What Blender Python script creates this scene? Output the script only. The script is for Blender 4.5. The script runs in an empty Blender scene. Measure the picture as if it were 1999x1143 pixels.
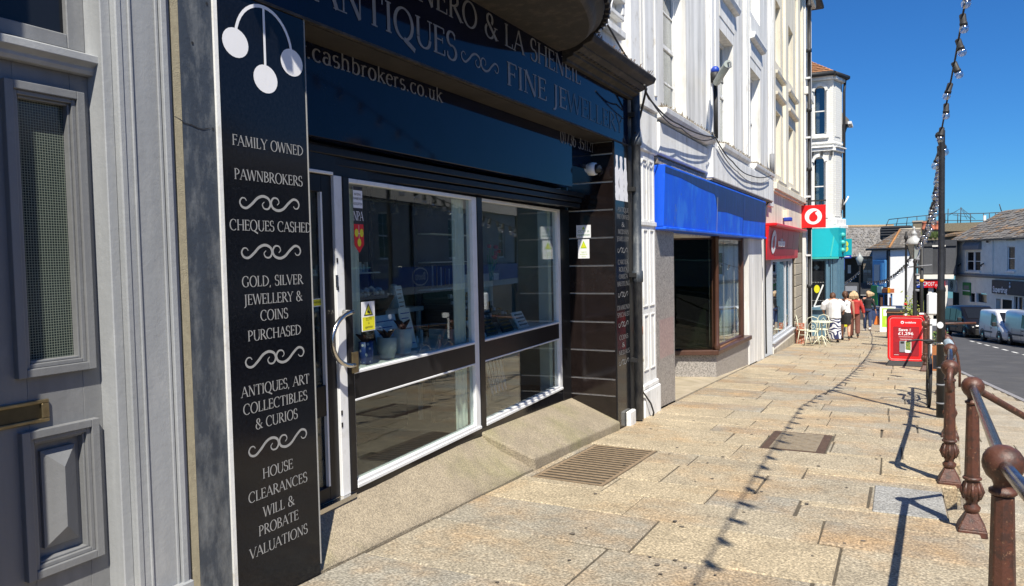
import bpy, math, random
from mathutils import Vector, Matrix
random.seed(7)
S = bpy.context.scene
R = math.radians
# ---------------------------------------------------------------- camera
def basis():
    yaw, pitch, roll = R(27.4), R(2.6), R(1.15)
    F0 = Vector((-math.sin(yaw), math.cos(yaw), 0)); R0 = Vector((math.cos(yaw), math.sin(yaw), 0)); U0 = Vector((0, 0, 1))
    F = F0*math.cos(pitch) - U0*math.sin(pitch); U = U0*math.cos(pitch) + F0*math.sin(pitch)
    return R0*math.cos(roll) - U*math.sin(roll), U*math.cos(roll) + R0*math.sin(roll), F
CR, CU, CF = basis()
EYE = Vector((0, 0, 1.6))
cd = bpy.data.cameras.new('camera'); cam = bpy.data.objects.new('camera', cd); S.collection.objects.link(cam)
cam.matrix_world = Matrix(((CR.x, CU.x, -CF.x, EYE.x), (CR.y, CU.y, -CF.y, EYE.y), (CR.z, CU.z, -CF.z, EYE.z), (0, 0, 0, 1)))
cd.sensor_width = 36; cd.lens = 1455/1999*36; cd.clip_start = 0.05; cd.clip_end = 2000
S.camera = cam
# ---------------------------------------------------------------- light
W = bpy.data.worlds.new('World'); S.world = W; W.use_nodes = True
nt = W.node_tree; bg = nt.nodes['Background']
sky = nt.nodes.new('ShaderNodeTexSky'); sky.sky_type = 'NISHITA'; sky.sun_disc = False
SUN = Vector((.390, -.60, 1.0)).normalized()
sky.sun_elevation = math.asin(SUN.z); sky.sun_rotation = math.atan2(SUN.x, SUN.y)
sky.altitude = 0; sky.air_density = 1.0; sky.dust_density = 0.1; sky.ozone_density = 2.0
hs = nt.nodes.new('ShaderNodeHueSaturation'); hs.inputs['Saturation'].default_value = 1.05
tn = nt.nodes.new('ShaderNodeMix'); tn.data_type = 'RGBA'; tn.blend_type = 'MULTIPLY'; tn.inputs['Factor'].default_value = 1; tn.inputs['B'].default_value = (.26, .70, 1.24, 1)
nt.links.new(sky.outputs[0], hs.inputs['Color']); nt.links.new(hs.outputs[0], tn.inputs['A']); nt.links.new(tn.outputs['Result'], bg.inputs[0]); bg.inputs[1].default_value = 0.062
sl = bpy.data.lights.new('sun', 'SUN'); sl.energy = 5.0; sl.angle = R(.5); sl.color = (1, .94, .82)
so = bpy.data.objects.new('sun', sl); S.collection.objects.link(so)
so.rotation_euler = SUN.to_track_quat('Z', 'Y').to_euler(); so.location = (20, -20, 40)
S.view_settings.view_transform = 'Standard'; S.view_settings.look = 'None'; S.view_settings.gamma = 1
S.view_settings.use_curve_mapping = False; S.view_settings.exposure = 0.62
S.render.engine = 'CYCLES'; S.cycles.max_bounces = 8; S.cycles.transparent_max_bounces = 24
S.cycles.glossy_bounces = 5
# ---------------------------------------------------------------- materials
MATS = {}
def mat(name, col, rough=.6, metal=0., var=.12, scale=6, bump=.15, col2=None, mix=(.45, .65), spec=.5, stretch=(1, 1, 1), bscale=None, rnd=0., emit=0, coat=0, bdist=.004):
    if name in MATS: return MATS[name]
    m = bpy.data.materials.new(name); m.use_nodes = True; MATS[name] = m
    t = m.node_tree; N = t.nodes; L = t.links; b = N['Principled BSDF']
    b.inputs['Roughness'].default_value = rough; b.inputs['Metallic'].default_value = metal
    b.inputs['Specular IOR Level'].default_value = spec
    if coat: b.inputs['Coat Weight'].default_value = coat
    tc = N.new('ShaderNodeTexCoord'); mp = N.new('ShaderNodeMapping'); mp.inputs['Scale'].default_value = stretch
    L.new(tc.outputs['Object'], mp.inputs[0])
    nz = N.new('ShaderNodeTexNoise'); nz.inputs['Scale'].default_value = scale; nz.inputs['Detail'].default_value = 8; nz.inputs['Roughness'].default_value = .65
    L.new(mp.outputs[0], nz.inputs['Vector'])
    mr = N.new('ShaderNodeMapRange'); mr.inputs['From Min'].default_value = .3; mr.inputs['From Max'].default_value = .7
    mr.inputs['To Min'].default_value = 1-var; mr.inputs['To Max'].default_value = 1+var
    L.new(nz.outputs[0], mr.inputs[0])
    vm = N.new('ShaderNodeVectorMath'); vm.operation = 'SCALE'
    if col2:
        n2 = N.new('ShaderNodeTexNoise'); n2.inputs['Scale'].default_value = scale*1.7; n2.inputs['Detail'].default_value = 10; n2.inputs['Roughness'].default_value = .7
        L.new(mp.outputs[0], n2.inputs['Vector'])
        r2 = N.new('ShaderNodeMapRange'); r2.inputs['From Min'].default_value = mix[0]; r2.inputs['From Max'].default_value = mix[1]
        L.new(n2.outputs[0], r2.inputs[0])
        mx = N.new('ShaderNodeMix'); mx.data_type = 'RGBA'; mx.inputs['A'].default_value = (*col, 1); mx.inputs['B'].default_value = (*col2, 1)
        L.new(r2.outputs[0], mx.inputs['Factor']); L.new(mx.outputs['Result'], vm.inputs[0])
    else: vm.inputs[0].default_value = col
    if rnd:
        oi = N.new('ShaderNodeObjectInfo'); m3 = N.new('ShaderNodeMapRange'); m3.inputs['To Min'].default_value = 1-rnd; m3.inputs['To Max'].default_value = 1+rnd
        L.new(oi.outputs['Random'], m3.inputs[0]); mm = N.new('ShaderNodeMath'); mm.operation = 'MULTIPLY'
        L.new(mr.outputs[0], mm.inputs[0]); L.new(m3.outputs[0], mm.inputs[1]); L.new(mm.outputs[0], vm.inputs['Scale'])
    else: L.new(mr.outputs[0], vm.inputs['Scale'])
    L.new(vm.outputs[0], b.inputs['Base Color'])
    if emit:
        b.inputs['Emission Strength'].default_value = emit; L.new(vm.outputs[0], b.inputs['Emission Color'])
    if bump:
        n4 = N.new('ShaderNodeTexNoise'); n4.inputs['Scale'].default_value = bscale or scale*6; n4.inputs['Detail'].default_value = 6
        L.new(mp.outputs[0], n4.inputs['Vector'])
        bp = N.new('ShaderNodeBump'); bp.inputs['Strength'].default_value = bump; bp.inputs['Distance'].default_value = bdist
        L.new(n4.outputs[0], bp.inputs['Height']); L.new(bp.outputs[0], b.inputs['Normal'])
    return m

def glass_mat(name, tint=(.9, .95, .93), base=.05, rough=0.0):
    m = bpy.data.materials.new(name); m.use_nodes = True; MATS[name] = m
    t = m.node_tree; N = t.nodes; L = t.links; N.remove(N['Principled BSDF'])
    out = [n for n in N if n.type == 'OUTPUT_MATERIAL'][0]
    tr = N.new('ShaderNodeBsdfTransparent'); tr.inputs[0].default_value = (*tint, 1)
    gl = N.new('ShaderNodeBsdfGlossy'); gl.inputs['Roughness'].default_value = rough; gl.inputs['Color'].default_value = (.95, .97, 1, 1)
    lw = N.new('ShaderNodeLayerWeight'); lw.inputs[0].default_value = .5
    pw = N.new('ShaderNodeMath'); pw.operation = 'POWER'; pw.inputs[1].default_value = 4.2; L.new(lw.outputs['Facing'], pw.inputs[0])
    ma = N.new('ShaderNodeMath'); ma.operation = 'MULTIPLY_ADD'; ma.inputs[1].default_value = 1-base; ma.inputs[2].default_value = base; L.new(pw.outputs[0], ma.inputs[0])
    mx = N.new('ShaderNodeMixShader'); L.new(ma.outputs[0], mx.inputs[0]); L.new(tr.outputs[0], mx.inputs[1]); L.new(gl.outputs[0], mx.inputs[2])
    nz = N.new('ShaderNodeTexNoise'); nz.inputs['Scale'].default_value = 1.3; tc = N.new('ShaderNodeTexCoord'); L.new(tc.outputs['Object'], nz.inputs['Vector'])
    bp = N.new('ShaderNodeBump'); bp.inputs['Strength'].default_value = .06; bp.inputs['Distance'].default_value = .01; L.new(nz.outputs[0], bp.inputs['Height']); L.new(bp.outputs[0], gl.inputs['Normal'])
    L.new(mx.outputs[0], out.inputs[0]); return m

def stone_mat(name, ca, cb, cc, lo=.60, hi=1.34, vs=46):
    """granite paving: speckle + warm rust patches + random tone per stone"""
    m = bpy.data.materials.new(name); m.use_nodes = True; MATS[name] = m
    t = m.node_tree; N = t.nodes; L = t.links; b = N['Principled BSDF']; b.inputs['Roughness'].default_value = .8
    tc = N.new('ShaderNodeTexCoord'); oi = N.new('ShaderNodeObjectInfo')
    def noise(sc, det=8, ro=.6, off=False):
        n = N.new('ShaderNodeTexNoise'); n.inputs['Scale'].default_value = sc; n.inputs['Detail'].default_value = det; n.inputs['Roughness'].default_value = ro
        L.new(tc.outputs['Object'], n.inputs['Vector']); return n.outputs[0]
    def rng(x, a, c, lo=0., hi=1.):
        r = N.new('ShaderNodeMapRange'); r.inputs['From Min'].default_value = a; r.inputs['From Max'].default_value = c
        r.inputs['To Min'].default_value = lo; r.inputs['To Max'].default_value = hi; L.new(x, r.inputs[0]); return r.outputs[0]
    def mixc(f, a, c):
        x = N.new('ShaderNodeMix'); x.data_type = 'RGBA'; L.new(f, x.inputs['Factor'])
        for s, v in (('A', a), ('B', c)):
            if isinstance(v, tuple): x.inputs[s].default_value = (*v, 1)
            else: L.new(v, x.inputs[s])
        return x.outputs['Result']
    def math_(op, a, c):
        x = N.new('ShaderNodeMath'); x.operation = op
        for i, v in enumerate((a, c)):
            if isinstance(v, (int, float)): x.inputs[i].default_value = v
            else: L.new(v, x.inputs[i])
        return x.outputs[0]
    tone = mixc(rng(oi.outputs['Random'], .15, .9), ca, cb)
    rust = mixc(rng(math_('ADD', noise(1.3, 7, .65), math_('MULTIPLY', oi.outputs['Random'], .16)), .54, .78, 0, .7), tone, cc)
    sp = noise(70, 3, .6); 
    sc = N.new('ShaderNodeVectorMath'); sc.operation = 'SCALE'; L.new(rust, sc.inputs[0])
    vo = N.new('ShaderNodeTexVoronoi'); vo.inputs['Scale'].default_value = vs; L.new(tc.outputs['Object'], vo.inputs['Vector'])
    k = math_('MULTIPLY', rng(sp, .38, .62, lo, hi), rng(noise(3.2, 8, .7), .3, .7, .80, 1.16))
    k = math_('MULTIPLY', k, rng(vo.outputs['Distance'], .1, .6, 1.22, .82))
    L.new(k, sc.inputs['Scale'])
    dirt = mixc(rng(noise(.55, 9, .75), .56, .72, 0, .5), sc.outputs[0], (.105, .09, .07))
    L.new(dirt, b.inputs['Base Color'])
    bp = N.new('ShaderNodeBump'); bp.inputs['Strength'].default_value = .6; bp.inputs['Distance'].default_value = .006
    L.new(math_('ADD', vo.outputs['Distance'], math_('MULTIPLY', noise(24, 6, .7), 1.5)), bp.inputs['Height']); L.new(bp.outputs[0], b.inputs['Normal'])
    return m

def flake_mat(name, base, chip, under, amt=(.56, .62), rough=.55, stretch=(1, 1, .45), scale=9, streak=.18, bump=.5, low=0):
    """old paint: base coat, chips to an under colour along a stretched noise, grime streaks"""
    m = bpy.data.materials.new(name); m.use_nodes = True; MATS[name] = m
    t = m.node_tree; N = t.nodes; L = t.links; b = N['Principled BSDF']; b.inputs['Roughness'].default_value = rough
    tc = N.new('ShaderNodeTexCoord')
    def nz(sc, st, det=9, ro=.7):
        mp = N.new('ShaderNodeMapping'); mp.inputs['Scale'].default_value = st; L.new(tc.outputs['Object'], mp.inputs[0])
        n = N.new('ShaderNodeTexNoise'); n.inputs['Scale'].default_value = sc; n.inputs['Detail'].default_value = det; n.inputs['Roughness'].default_value = ro
        L.new(mp.outputs[0], n.inputs['Vector']); return n.outputs[0]
    def mr(x, a, c, lo=0., hi=1.):
        r = N.new('ShaderNodeMapRange'); r.inputs['From Min'].default_value = a; r.inputs['From Max'].default_value = c; r.inputs['To Min'].default_value = lo; r.inputs['To Max'].default_value = hi
        L.new(x, r.inputs[0]); return r.outputs[0]
    def mx(f, a, c):
        x = N.new('ShaderNodeMix'); x.data_type = 'RGBA'; L.new(f, x.inputs['Factor'])
        for s, v in (('A', a), ('B', c)):
            if isinstance(v, tuple): x.inputs[s].default_value = (*v, 1)
            else: L.new(v, x.inputs[s])
        return x.outputs['Result']
    a = nz(scale, stretch)
    if low:
        sz = N.new('ShaderNodeSeparateXYZ'); L.new(tc.outputs['Object'], sz.inputs[0]); ml = N.new('ShaderNodeMath'); ml.operation = 'ADD'; L.new(a, ml.inputs[0]); L.new(mr(sz.outputs[2], 2.2, 0, 0, low), ml.inputs[1]); a = ml.outputs[0]
    c1 = mx(mr(a, *amt), base, chip)
    b2 = nz(scale*2.3, stretch)
    if low: m5 = N.new('ShaderNodeMath'); m5.operation = 'ADD'; L.new(b2, m5.inputs[0]); L.new(mr(sz.outputs[2], 2.2, 0, 0, low), m5.inputs[1]); b2 = m5.outputs[0]
    c2 = mx(mr(b2, amt[1]+.03, amt[1]+.07), c1, under)
    st = nz(5, (1, 1, .08), 6, .6); sv = N.new('ShaderNodeVectorMath'); sv.operation = 'SCALE'; L.new(c2, sv.inputs[0]); L.new(mr(st, .35, .7, 1+streak*.4, 1-streak), sv.inputs['Scale'])
    L.new(sv.outputs[0], b.inputs['Base Color'])
    bp = N.new('ShaderNodeBump'); bp.inputs['Strength'].default_value = bump; bp.inputs['Distance'].default_value = .004; L.new(nz(scale*3, (1, 1, 1)), bp.inputs['Height']); L.new(bp.outputs[0], b.inputs['Normal'])
    return m

RAMP = stone_mat('ramp_stone', (.335, .28, .20), (.32, .27, .195), (.26, .245, .11), .76, 1.2, 110)
GRP = stone_mat('grey_granite', (.32, .315, .30), (.31, .31, .30), (.30, .29, .26))
GR = stone_mat('granite_slab', (.43, .355, .24), (.30, .275, .225), (.42, .265, .125))
GR2 = stone_mat('pale_flagstone', (.42, .37, .29), (.36, .33, .27), (.36, .28, .18))
STEP = mat('worn_concrete', (.40, .34, .25), .85, var=.16, scale=3, bump=.5, bscale=40, col2=(.31, .26, .17), mix=(.45, .7))
WALLST = stone_mat('rubble_granite', (.26, .22, .17), (.20, .18, .15), (.24, .17, .10))
JOINT = mat('joint_mortar', (.085, .07, .05), .95, var=.3, scale=9, bump=.6)
ROAD = mat('asphalt', (.062, .062, .066), .85, var=.22, scale=.9, bump=.5, bscale=180, col2=(.085, .082, .08), mix=(.5, .7))
PAINTW = mat('road_paint', (.72, .72, .70), .7, var=.15, scale=14)
GREY = flake_mat('grey_joinery_paint', (.195, .20, .207), (.225, .23, .235), (.12, .12, .12), (.54, .66), .5, scale=6, streak=.22, bump=.6)
GREYP = flake_mat('grey_pilaster_paint', (.33, .342, .354), (.385, .395, .40), (.21, .21, .20), (.54, .68), .55, scale=6, streak=.22, bump=.7)
BEIGE = mat('beige_render_strip', (.34, .30, .205), .9, var=.15, scale=30, bump=.7, bscale=180)
WORN = flake_mat('worn_blue_black_stone', (.045, .056, .073), (.19, .20, .205), (.34, .34, .32), (.50, .74), .5, (1, 1, .35), 9, .3, .9, low=.10)
BLACK = mat('polished_black_granite', (.006, .007, .010), .10, var=.5, scale=60, bump=.02, spec=.3)
BLACKF = mat('dark_fascia_gloss', (.003, .006, .020), .06, var=.3, scale=2, bump=.015, bscale=2.0, spec=.2)
BLACKT = mat('black_glazed_tile', (.013, .009, .0085), .13, var=.3, scale=9, bump=.02, spec=.5, rnd=.25)
GROUT = mat('tile_grout', (.62, .58, .52), .9, var=.15, scale=30)
SOFF = mat('dark_soffit', (.035, .03, .026), .55, var=.4, scale=5, bump=.3)
LEAD = flake_mat('weathered_lead', (.026, .024, .023), (.06, .05, .042), (.14, .10, .07), (.5, .62), .7, (1, 1, 1), 8, .2)
ALW = mat('white_upvc', (.74, .75, .76), .35, var=.05, scale=8, bump=.05, col2=(.60, .60, .58), mix=(.55, .75))
ALB = mat('black_frame', (.012, .012, .014), .3, var=.2, scale=8, bump=.03, spec=.22)
STEEL = mat('brushed_steel', (.62, .60, .56), .22, 1., var=.08, scale=30, bump=.1)
BRASS = mat('aged_brass', (.34, .27, .15), .45, 1., var=.25, scale=18, bump=.2)
LETG = mat('silver_grey_lettering', (.30, .30, .295), .5, var=.12, scale=40, bump=0)
LETDD = mat('worn_away_lettering', (.05, .055, .065), .4, var=.5, scale=10, bump=0)
LETR = mat('dim_grey_lettering', (.20, .20, .20), .5, var=.2, scale=30, bump=0)
LETD = mat('dull_grey_lettering', (.19, .19, .20), .5, var=.2, scale=10, bump=0)
LETW = mat('white_vinyl', (.80, .80, .82), .5, var=.03, scale=3, bump=0)
BLK = mat('matt_black', (.02, .02, .021), .6, var=.2, scale=14, bump=.1)
POLE = mat('black_pole_paint', (.022, .023, .026), .42, var=.3, scale=8, bump=.2, col2=(.05, .05, .052), mix=(.58, .7))
IRON = flake_mat('red_oxide_iron', (.105, .040, .025), (.060, .030, .022), (.24, .13, .075), (.47, .57), .45, (1, 1, 1), 18, .15, .7)
RAILM = mat('worn_rail_steel', (.23, .22, .23), .22, .9, var=.3, scale=14, bump=.1, col2=(.09, .045, .03), mix=(.52, .66))
RUSTD = mat('dark_rust_frame', (.10, .062, .042), .7, .3, var=.3, scale=20, bump=.4)
RUSTY = mat('rusty_grate_iron', (.30, .22, .14), .75, .3, var=.3, scale=20, bump=.5)
MANH = mat('cast_cover_iron', (.27, .22, .155), .7, .3, var=.25, scale=12, bump=.8, bscale=160)
WHITE = flake_mat('white_masonry_paint', (.78, .77, .735), (.68, .665, .61), (.42, .37, .29), (.52, .66), .7, (1, 1, .4), 4, .32, .5)
WHITEB = flake_mat('white_moulding_paint', (.77, .77, .75), (.62, .60, .55), (.34, .29, .22), (.56, .66), .65, (1, 1, .7), 7, .25, .6)
CREAM = flake_mat('cream_masonry_paint', (.76, .70, .57), (.68, .61, .47), (.44, .38, .28), (.55, .66), .7, (1, 1, .5), 4, .22, .5)
MOSS = mat('mossy_ledge_top', (.20, .16, .11), .95, var=.4, scale=25, bump=.8, col2=(.50, .48, .42), mix=(.5, .6))
GSPK = mat('speckled_grey_granite', (.36, .335, .31), .4, var=.45, scale=34, bump=.15, col2=(.15, .14, .135), mix=(.46, .60))
BLUES = flake_mat('blue_sign_paint', (.003, .095, .70), (.02, .16, .74), (.10, .20, .42), (.50, .60), .5, (1, 1, .6), 3, .12, .3)
BLUED = flake_mat('faded_navy_patch', (.006, .022, .12), (.010, .035, .18), (.08, .12, .24), (.5, .6), .45, (1, 1, .3), 8, .25, .4)
BROWN = mat('brown_timber_frame', (.075, .034, .022), .35, var=.25, scale=12, bump=.2, stretch=(1, 1, .2))
DARK = mat('dark_interior', (.02, .022, .02), .9, var=.3, scale=3, bump=0)
DKGRN = mat('dark_green_screen', (.022, .034, .022), .9, var=.3, scale=3, bump=0)
FLOORG = mat('grey_shop_floor', (.10, .12, .12), .6, var=.2, scale=4)
CURT = mat('pale_green_curtain', (.66, .70, .66), .9, var=.06, scale=10, bump=.1)
WOOD = mat('varnished_board', (.22, .11, .05), .5, var=.25, scale=6, stretch=(1, 1, .3))
REDP = flake_mat('red_sign_paint', (.62, .010, .014), (.56, .012, .014), (.40, .03, .02), (.55, .62), .35, scale=3, streak=.08, bump=.1)
REDD = mat('deep_red_print', (.30, .012, .018), .4, var=.1)
REDB = mat('bright_red_print', (.66, .012, .012), .35, var=.04)
TEAL = mat('turquoise_sign', (.006, .36, .42), .35, var=.05, scale=2, bump=.02)
TEALP = mat('turquoise_post_paint', (.05, .42, .37), .45, var=.1)
PURP = mat('purple_sign_panel', (.07, .045, .30), .4, var=.05)
BLUEF = mat('slate_blue_joinery', (.10, .19, .26), .45, var=.1)
YEL = mat('yellow_print', (.70, .66, .02), .5, var=.03, bump=0)
LIME = mat('lime_print', (.38, .60, .03), .5, var=.08, bump=0)
ORNG = mat('orange_plastic', (.62, .16, .02), .5, var=.1)
BLUEP = mat('royal_blue_plastic', (.012, .05, .35), .4, var=.06)
STONE = mat('buff_granite_block', (.36, .32, .25), .85, var=.2, scale=20, bump=.5, rnd=.12)
RUSTB = mat('orange_lichened_board', (.36, .10, .05), .8, var=.4, scale=14, bump=.5, col2=(.45, .38, .33), mix=(.5, .58))
CREAMC = mat('cream_metal_chair_paint', (.66, .67, .52), .4, var=.06)
GLASS = glass_mat('shop_glass', (.86, .91, .88), .05)
GLASSD = glass_mat('dim_sash_glass', (.55, .58, .58), .10)
BULB = glass_mat('clear_bulb_glass', (.80, .82, .84), .30, .12)
SLATE = mat('weathered_slate', (.16, .15, .14), .85, var=.3, scale=4, bump=.4, col2=(.23, .19, .13), mix=(.5, .65), rnd=.3)
SLATEO = mat('lichened_slate', (.24, .155, .085), .85, var=.3, scale=3, bump=.4, col2=(.15, .13, .12), mix=(.48, .6), rnd=.35)
ROOFT = mat('orange_brown_roof_tile', (.33, .155, .07), .85, var=.3, scale=5, bump=.5, rnd=.3)
DKCLAD = mat('charcoal_cladding', (.045, .047, .052), .7, var=.2, scale=3, bump=.2)
GREYR = mat('grey_render', (.20, .205, .22), .85, var=.12, scale=2, bump=.2)
PALER = mat('pale_render', (.80, .77, .70), .85, var=.08, scale=1.5, bump=.2, col2=(.66, .63, .57), mix=(.52, .75))
LBLUE = mat('light_blue_frame', (.05, .19, .42), .5, var=.1)
TERRA = mat('terracotta_pot', (.42, .13, .07), .8, var=.15)
GREEN = mat('green_board', (.03, .20, .05), .6, var=.1)
LEAF = mat('leaf_green', (.05, .10, .02), .8, var=.4, scale=12, bump=0, rnd=.3)
SIGNBG = mat('grey_brick_stone', (.19, .16, .11), .9, var=.35, scale=9, bump=.8, col2=(.26, .21, .12), mix=(.5, .6))
SKIN = mat('skin', (.52, .27, .18), .55, var=.06, bump=0)
CLW = mat('white_cotton', (.76, .76, .77), .85, var=.06, scale=10, bump=.3)
CLB = mat('black_cloth', (.016, .016, .018), .85, var=.2, scale=12, bump=.3)
CLR = mat('red_jacket_cloth', (.42, .035, .03), .8, var=.15, scale=12, bump=.3)
CLBR = mat('brown_trouser_cloth', (.15, .055, .04), .85, var=.15, scale=12, bump=.3)
DENIM = mat('blue_denim', (.03, .05, .12), .85, var=.2, scale=16, bump=.3)
HAIRB = mat('brown_hair', (.09, .04, .02), .6, var=.4, scale=30, bump=.6, stretch=(1, 1, .2))
HAIRL = mat('blonde_hair', (.50, .35, .20), .6, var=.4, scale=30, bump=.6, stretch=(1, 1, .2))
TYRE = mat('tyre_rubber', (.02, .02, .021), .7, var=.2, scale=20, bump=.3)
VANB = mat('black_van_paint', (.010, .010, .012), .2, var=.1, bump=0, spec=.25)
VANW = mat('white_van_paint', (.74, .75, .76), .25, var=.03, bump=0, coat=.5)
VANS = mat('silver_van_paint', (.46, .48, .51), .28, .4, var=.04, bump=0, coat=.5)
VANG = mat('dark_vehicle_glass', (.012, .014, .018), .10, var=.1, bump=0, spec=.3)
LAMPG = mat('lamp_lens', (.62, .63, .62), .15, var=.3, scale=20, bump=.2, spec=.8)
PURPC = mat('skirt_white_print', (.72, .72, .74), .85, var=.05, bump=.2)
# patterned skirt: navy with white rings
_m = mat('patterned_skirt', (.03, .035, .12), .85, bump=0); _t = _m.node_tree
_w = _t.nodes.new('ShaderNodeTexWave'); _w.wave_type = 'RINGS'; _w.inputs['Scale'].default_value = 2.6; _w.inputs['Distortion'].default_value = 14; _w.inputs['Detail'].default_value = .5; _w.inputs['Detail Scale'].default_value = 1.6
_c = _t.nodes.new('ShaderNodeValToRGB'); _c.color_ramp.elements[0].position = .48; _c.color_ramp.elements[0].color = (.025, .03, .10, 1); _c.color_ramp.elements[1].position = .54; _c.color_ramp.elements[1].color = (.72, .72, .75, 1)
_tc = _t.nodes.new('ShaderNodeTexCoord'); _t.links.new(_tc.outputs['Object'], _w.inputs['Vector']); _t.links.new(_w.outputs['Fac'], _c.inputs[0]); _t.links.new(_c.outputs[0], _t.nodes['Principled BSDF'].inputs['Base Color'])
SKIRT = _m
# painted brickwork
def brick_mat(name, col, mortar, sc=1.0, bump=.5):
    m = mat(name, col, .75, bump=0); t = m.node_tree; L = t.links; N = t.nodes; b = N['Principled BSDF']
    br = N.new('ShaderNodeTexBrick'); br.inputs['Color1'].default_value = (*col, 1); br.inputs['Color2'].default_value = (*[c*.93 for c in col], 1); br.inputs['Mortar'].default_value = (*mortar, 1)
    br.inputs['Scale'].default_value = sc; br.inputs['Mortar Size'].default_value = .012; br.inputs['Brick Width'].default_value = .23; br.inputs['Row Height'].default_value = .078
    tc = N.new('ShaderNodeTexCoord'); sp = N.new('ShaderNodeSeparateXYZ'); cb = N.new('ShaderNodeCombineXYZ'); L.new(tc.outputs['Object'], sp.inputs[0])
    ad = N.new('ShaderNodeMath'); ad.operation = 'ADD'; L.new(sp.outputs[0], ad.inputs[0]); L.new(sp.outputs[1], ad.inputs[1]); L.new(ad.outputs[0], cb.inputs[0]); L.new(sp.outputs[2], cb.inputs[1])
    L.new(cb.outputs[0], br.inputs['Vector']); L.new(br.outputs['Color'], b.inputs['Base Color'])
    bp = N.new('ShaderNodeBump'); bp.inputs['Strength'].default_value = bump; bp.inputs['Distance'].default_value = .01; bp.invert = True
    L.new(br.outputs['Fac'], bp.inputs['Height']); L.new(bp.outputs[0], b.inputs['Normal']); return m
WBRICK = brick_mat('white_painted_brick', (.70, .70, .67), (.62, .61, .57), bump=.3)
# wired glass: fine square mesh
def wired():
    m = mat('wired_glass', (.02, .03, .03), .12, bump=0, spec=.5); t = m.node_tree; L = t.links; N = t.nodes; b = N['Principled BSDF']
    br = N.new('ShaderNodeTexBrick'); br.offset = 0; br.inputs['Scale'].default_value = 1; br.inputs['Mortar Size'].default_value = .0011; br.inputs['Mortar Smooth'].default_value = .3
    br.inputs['Brick Width'].default_value = .0105; br.inputs['Row Height'].default_value = .0105
    br.inputs['Color1'].default_value = (.012, .018, .018, 1); br.inputs['Color2'].default_value = (.018, .026, .026, 1); br.inputs['Mortar'].default_value = (.19, .22, .18, 1)
    tc = N.new('ShaderNodeTexCoord'); sp = N.new('ShaderNodeSeparateXYZ'); cb = N.new('ShaderNodeCombineXYZ'); L.new(tc.outputs['Object'], sp.inputs[0]); L.new(sp.outputs[1], cb.inputs[0]); L.new(sp.outputs[2], cb.inputs[1])
    L.new(cb.outputs[0], br.inputs['Vector']); L.new(br.outputs['Color'], b.inputs['Base Color']); return m
WIRED = wired()
# blue and white patterned pot
_m = mat('blue_tile_print', (.5, .5, .55), .4, bump=0); _t = _m.node_tree
_v = _t.nodes.new('ShaderNodeTexVoronoi'); _v.inputs['Scale'].default_value = 28; _c = _t.nodes.new('ShaderNodeValToRGB'); _c.color_ramp.interpolation = 'CONSTANT'
_c.color_ramp.elements[0].color = (.5, .52, .6, 1); _c.color_ramp.elements[1].position = .28; _c.color_ramp.elements[1].color = (.03, .06, .25, 1)
_tc = _t.nodes.new('ShaderNodeTexCoord'); _t.links.new(_tc.outputs['Object'], _v.inputs['Vector']); _t.links.new(_v.outputs['Distance'], _c.inputs[0]); _t.links.new(_c.outputs[0], _t.nodes['Principled BSDF'].inputs['Base Color'])
POTB = _m
# ---------------------------------------------------------------- geometry helpers
COL = S.collection
ORG = {}
class Fr:
    """local frame: u along, v up, n outwards"""
    def __init__(s, o, right, up=(0, 0, 1), n=None):
        s.o = Vector(o); s.r = Vector(right).normalized(); s.u = Vector(up).normalized(); s.n = s.r.cross(s.u)
    def __call__(s, u, v, n=0.): return s.o + s.r*u + s.u*v + s.n*n
WORLD = Fr((0, 0, 0), (1, 0, 0), (0, 1, 0))           # u=x v=y n=z
def facade(x): return Fr((x, 0, 0), (0, 1, 0))         # u=Y v=Z n=+X
def ray(px, py): return CF + CR*((px-999.5)/1455) - CU*((py-571.5)/1455)
def pf(fr, px, py, n=0.):
    r = ray(px, py); o = fr.o + fr.n*n; t = (o-EYE).dot(fr.n)/r.dot(fr.n); p = EYE + r*t
    return (p-fr.o).dot(fr.r), (p-fr.o).dot(fr.u)
def G(y): return -.05*y
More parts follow.
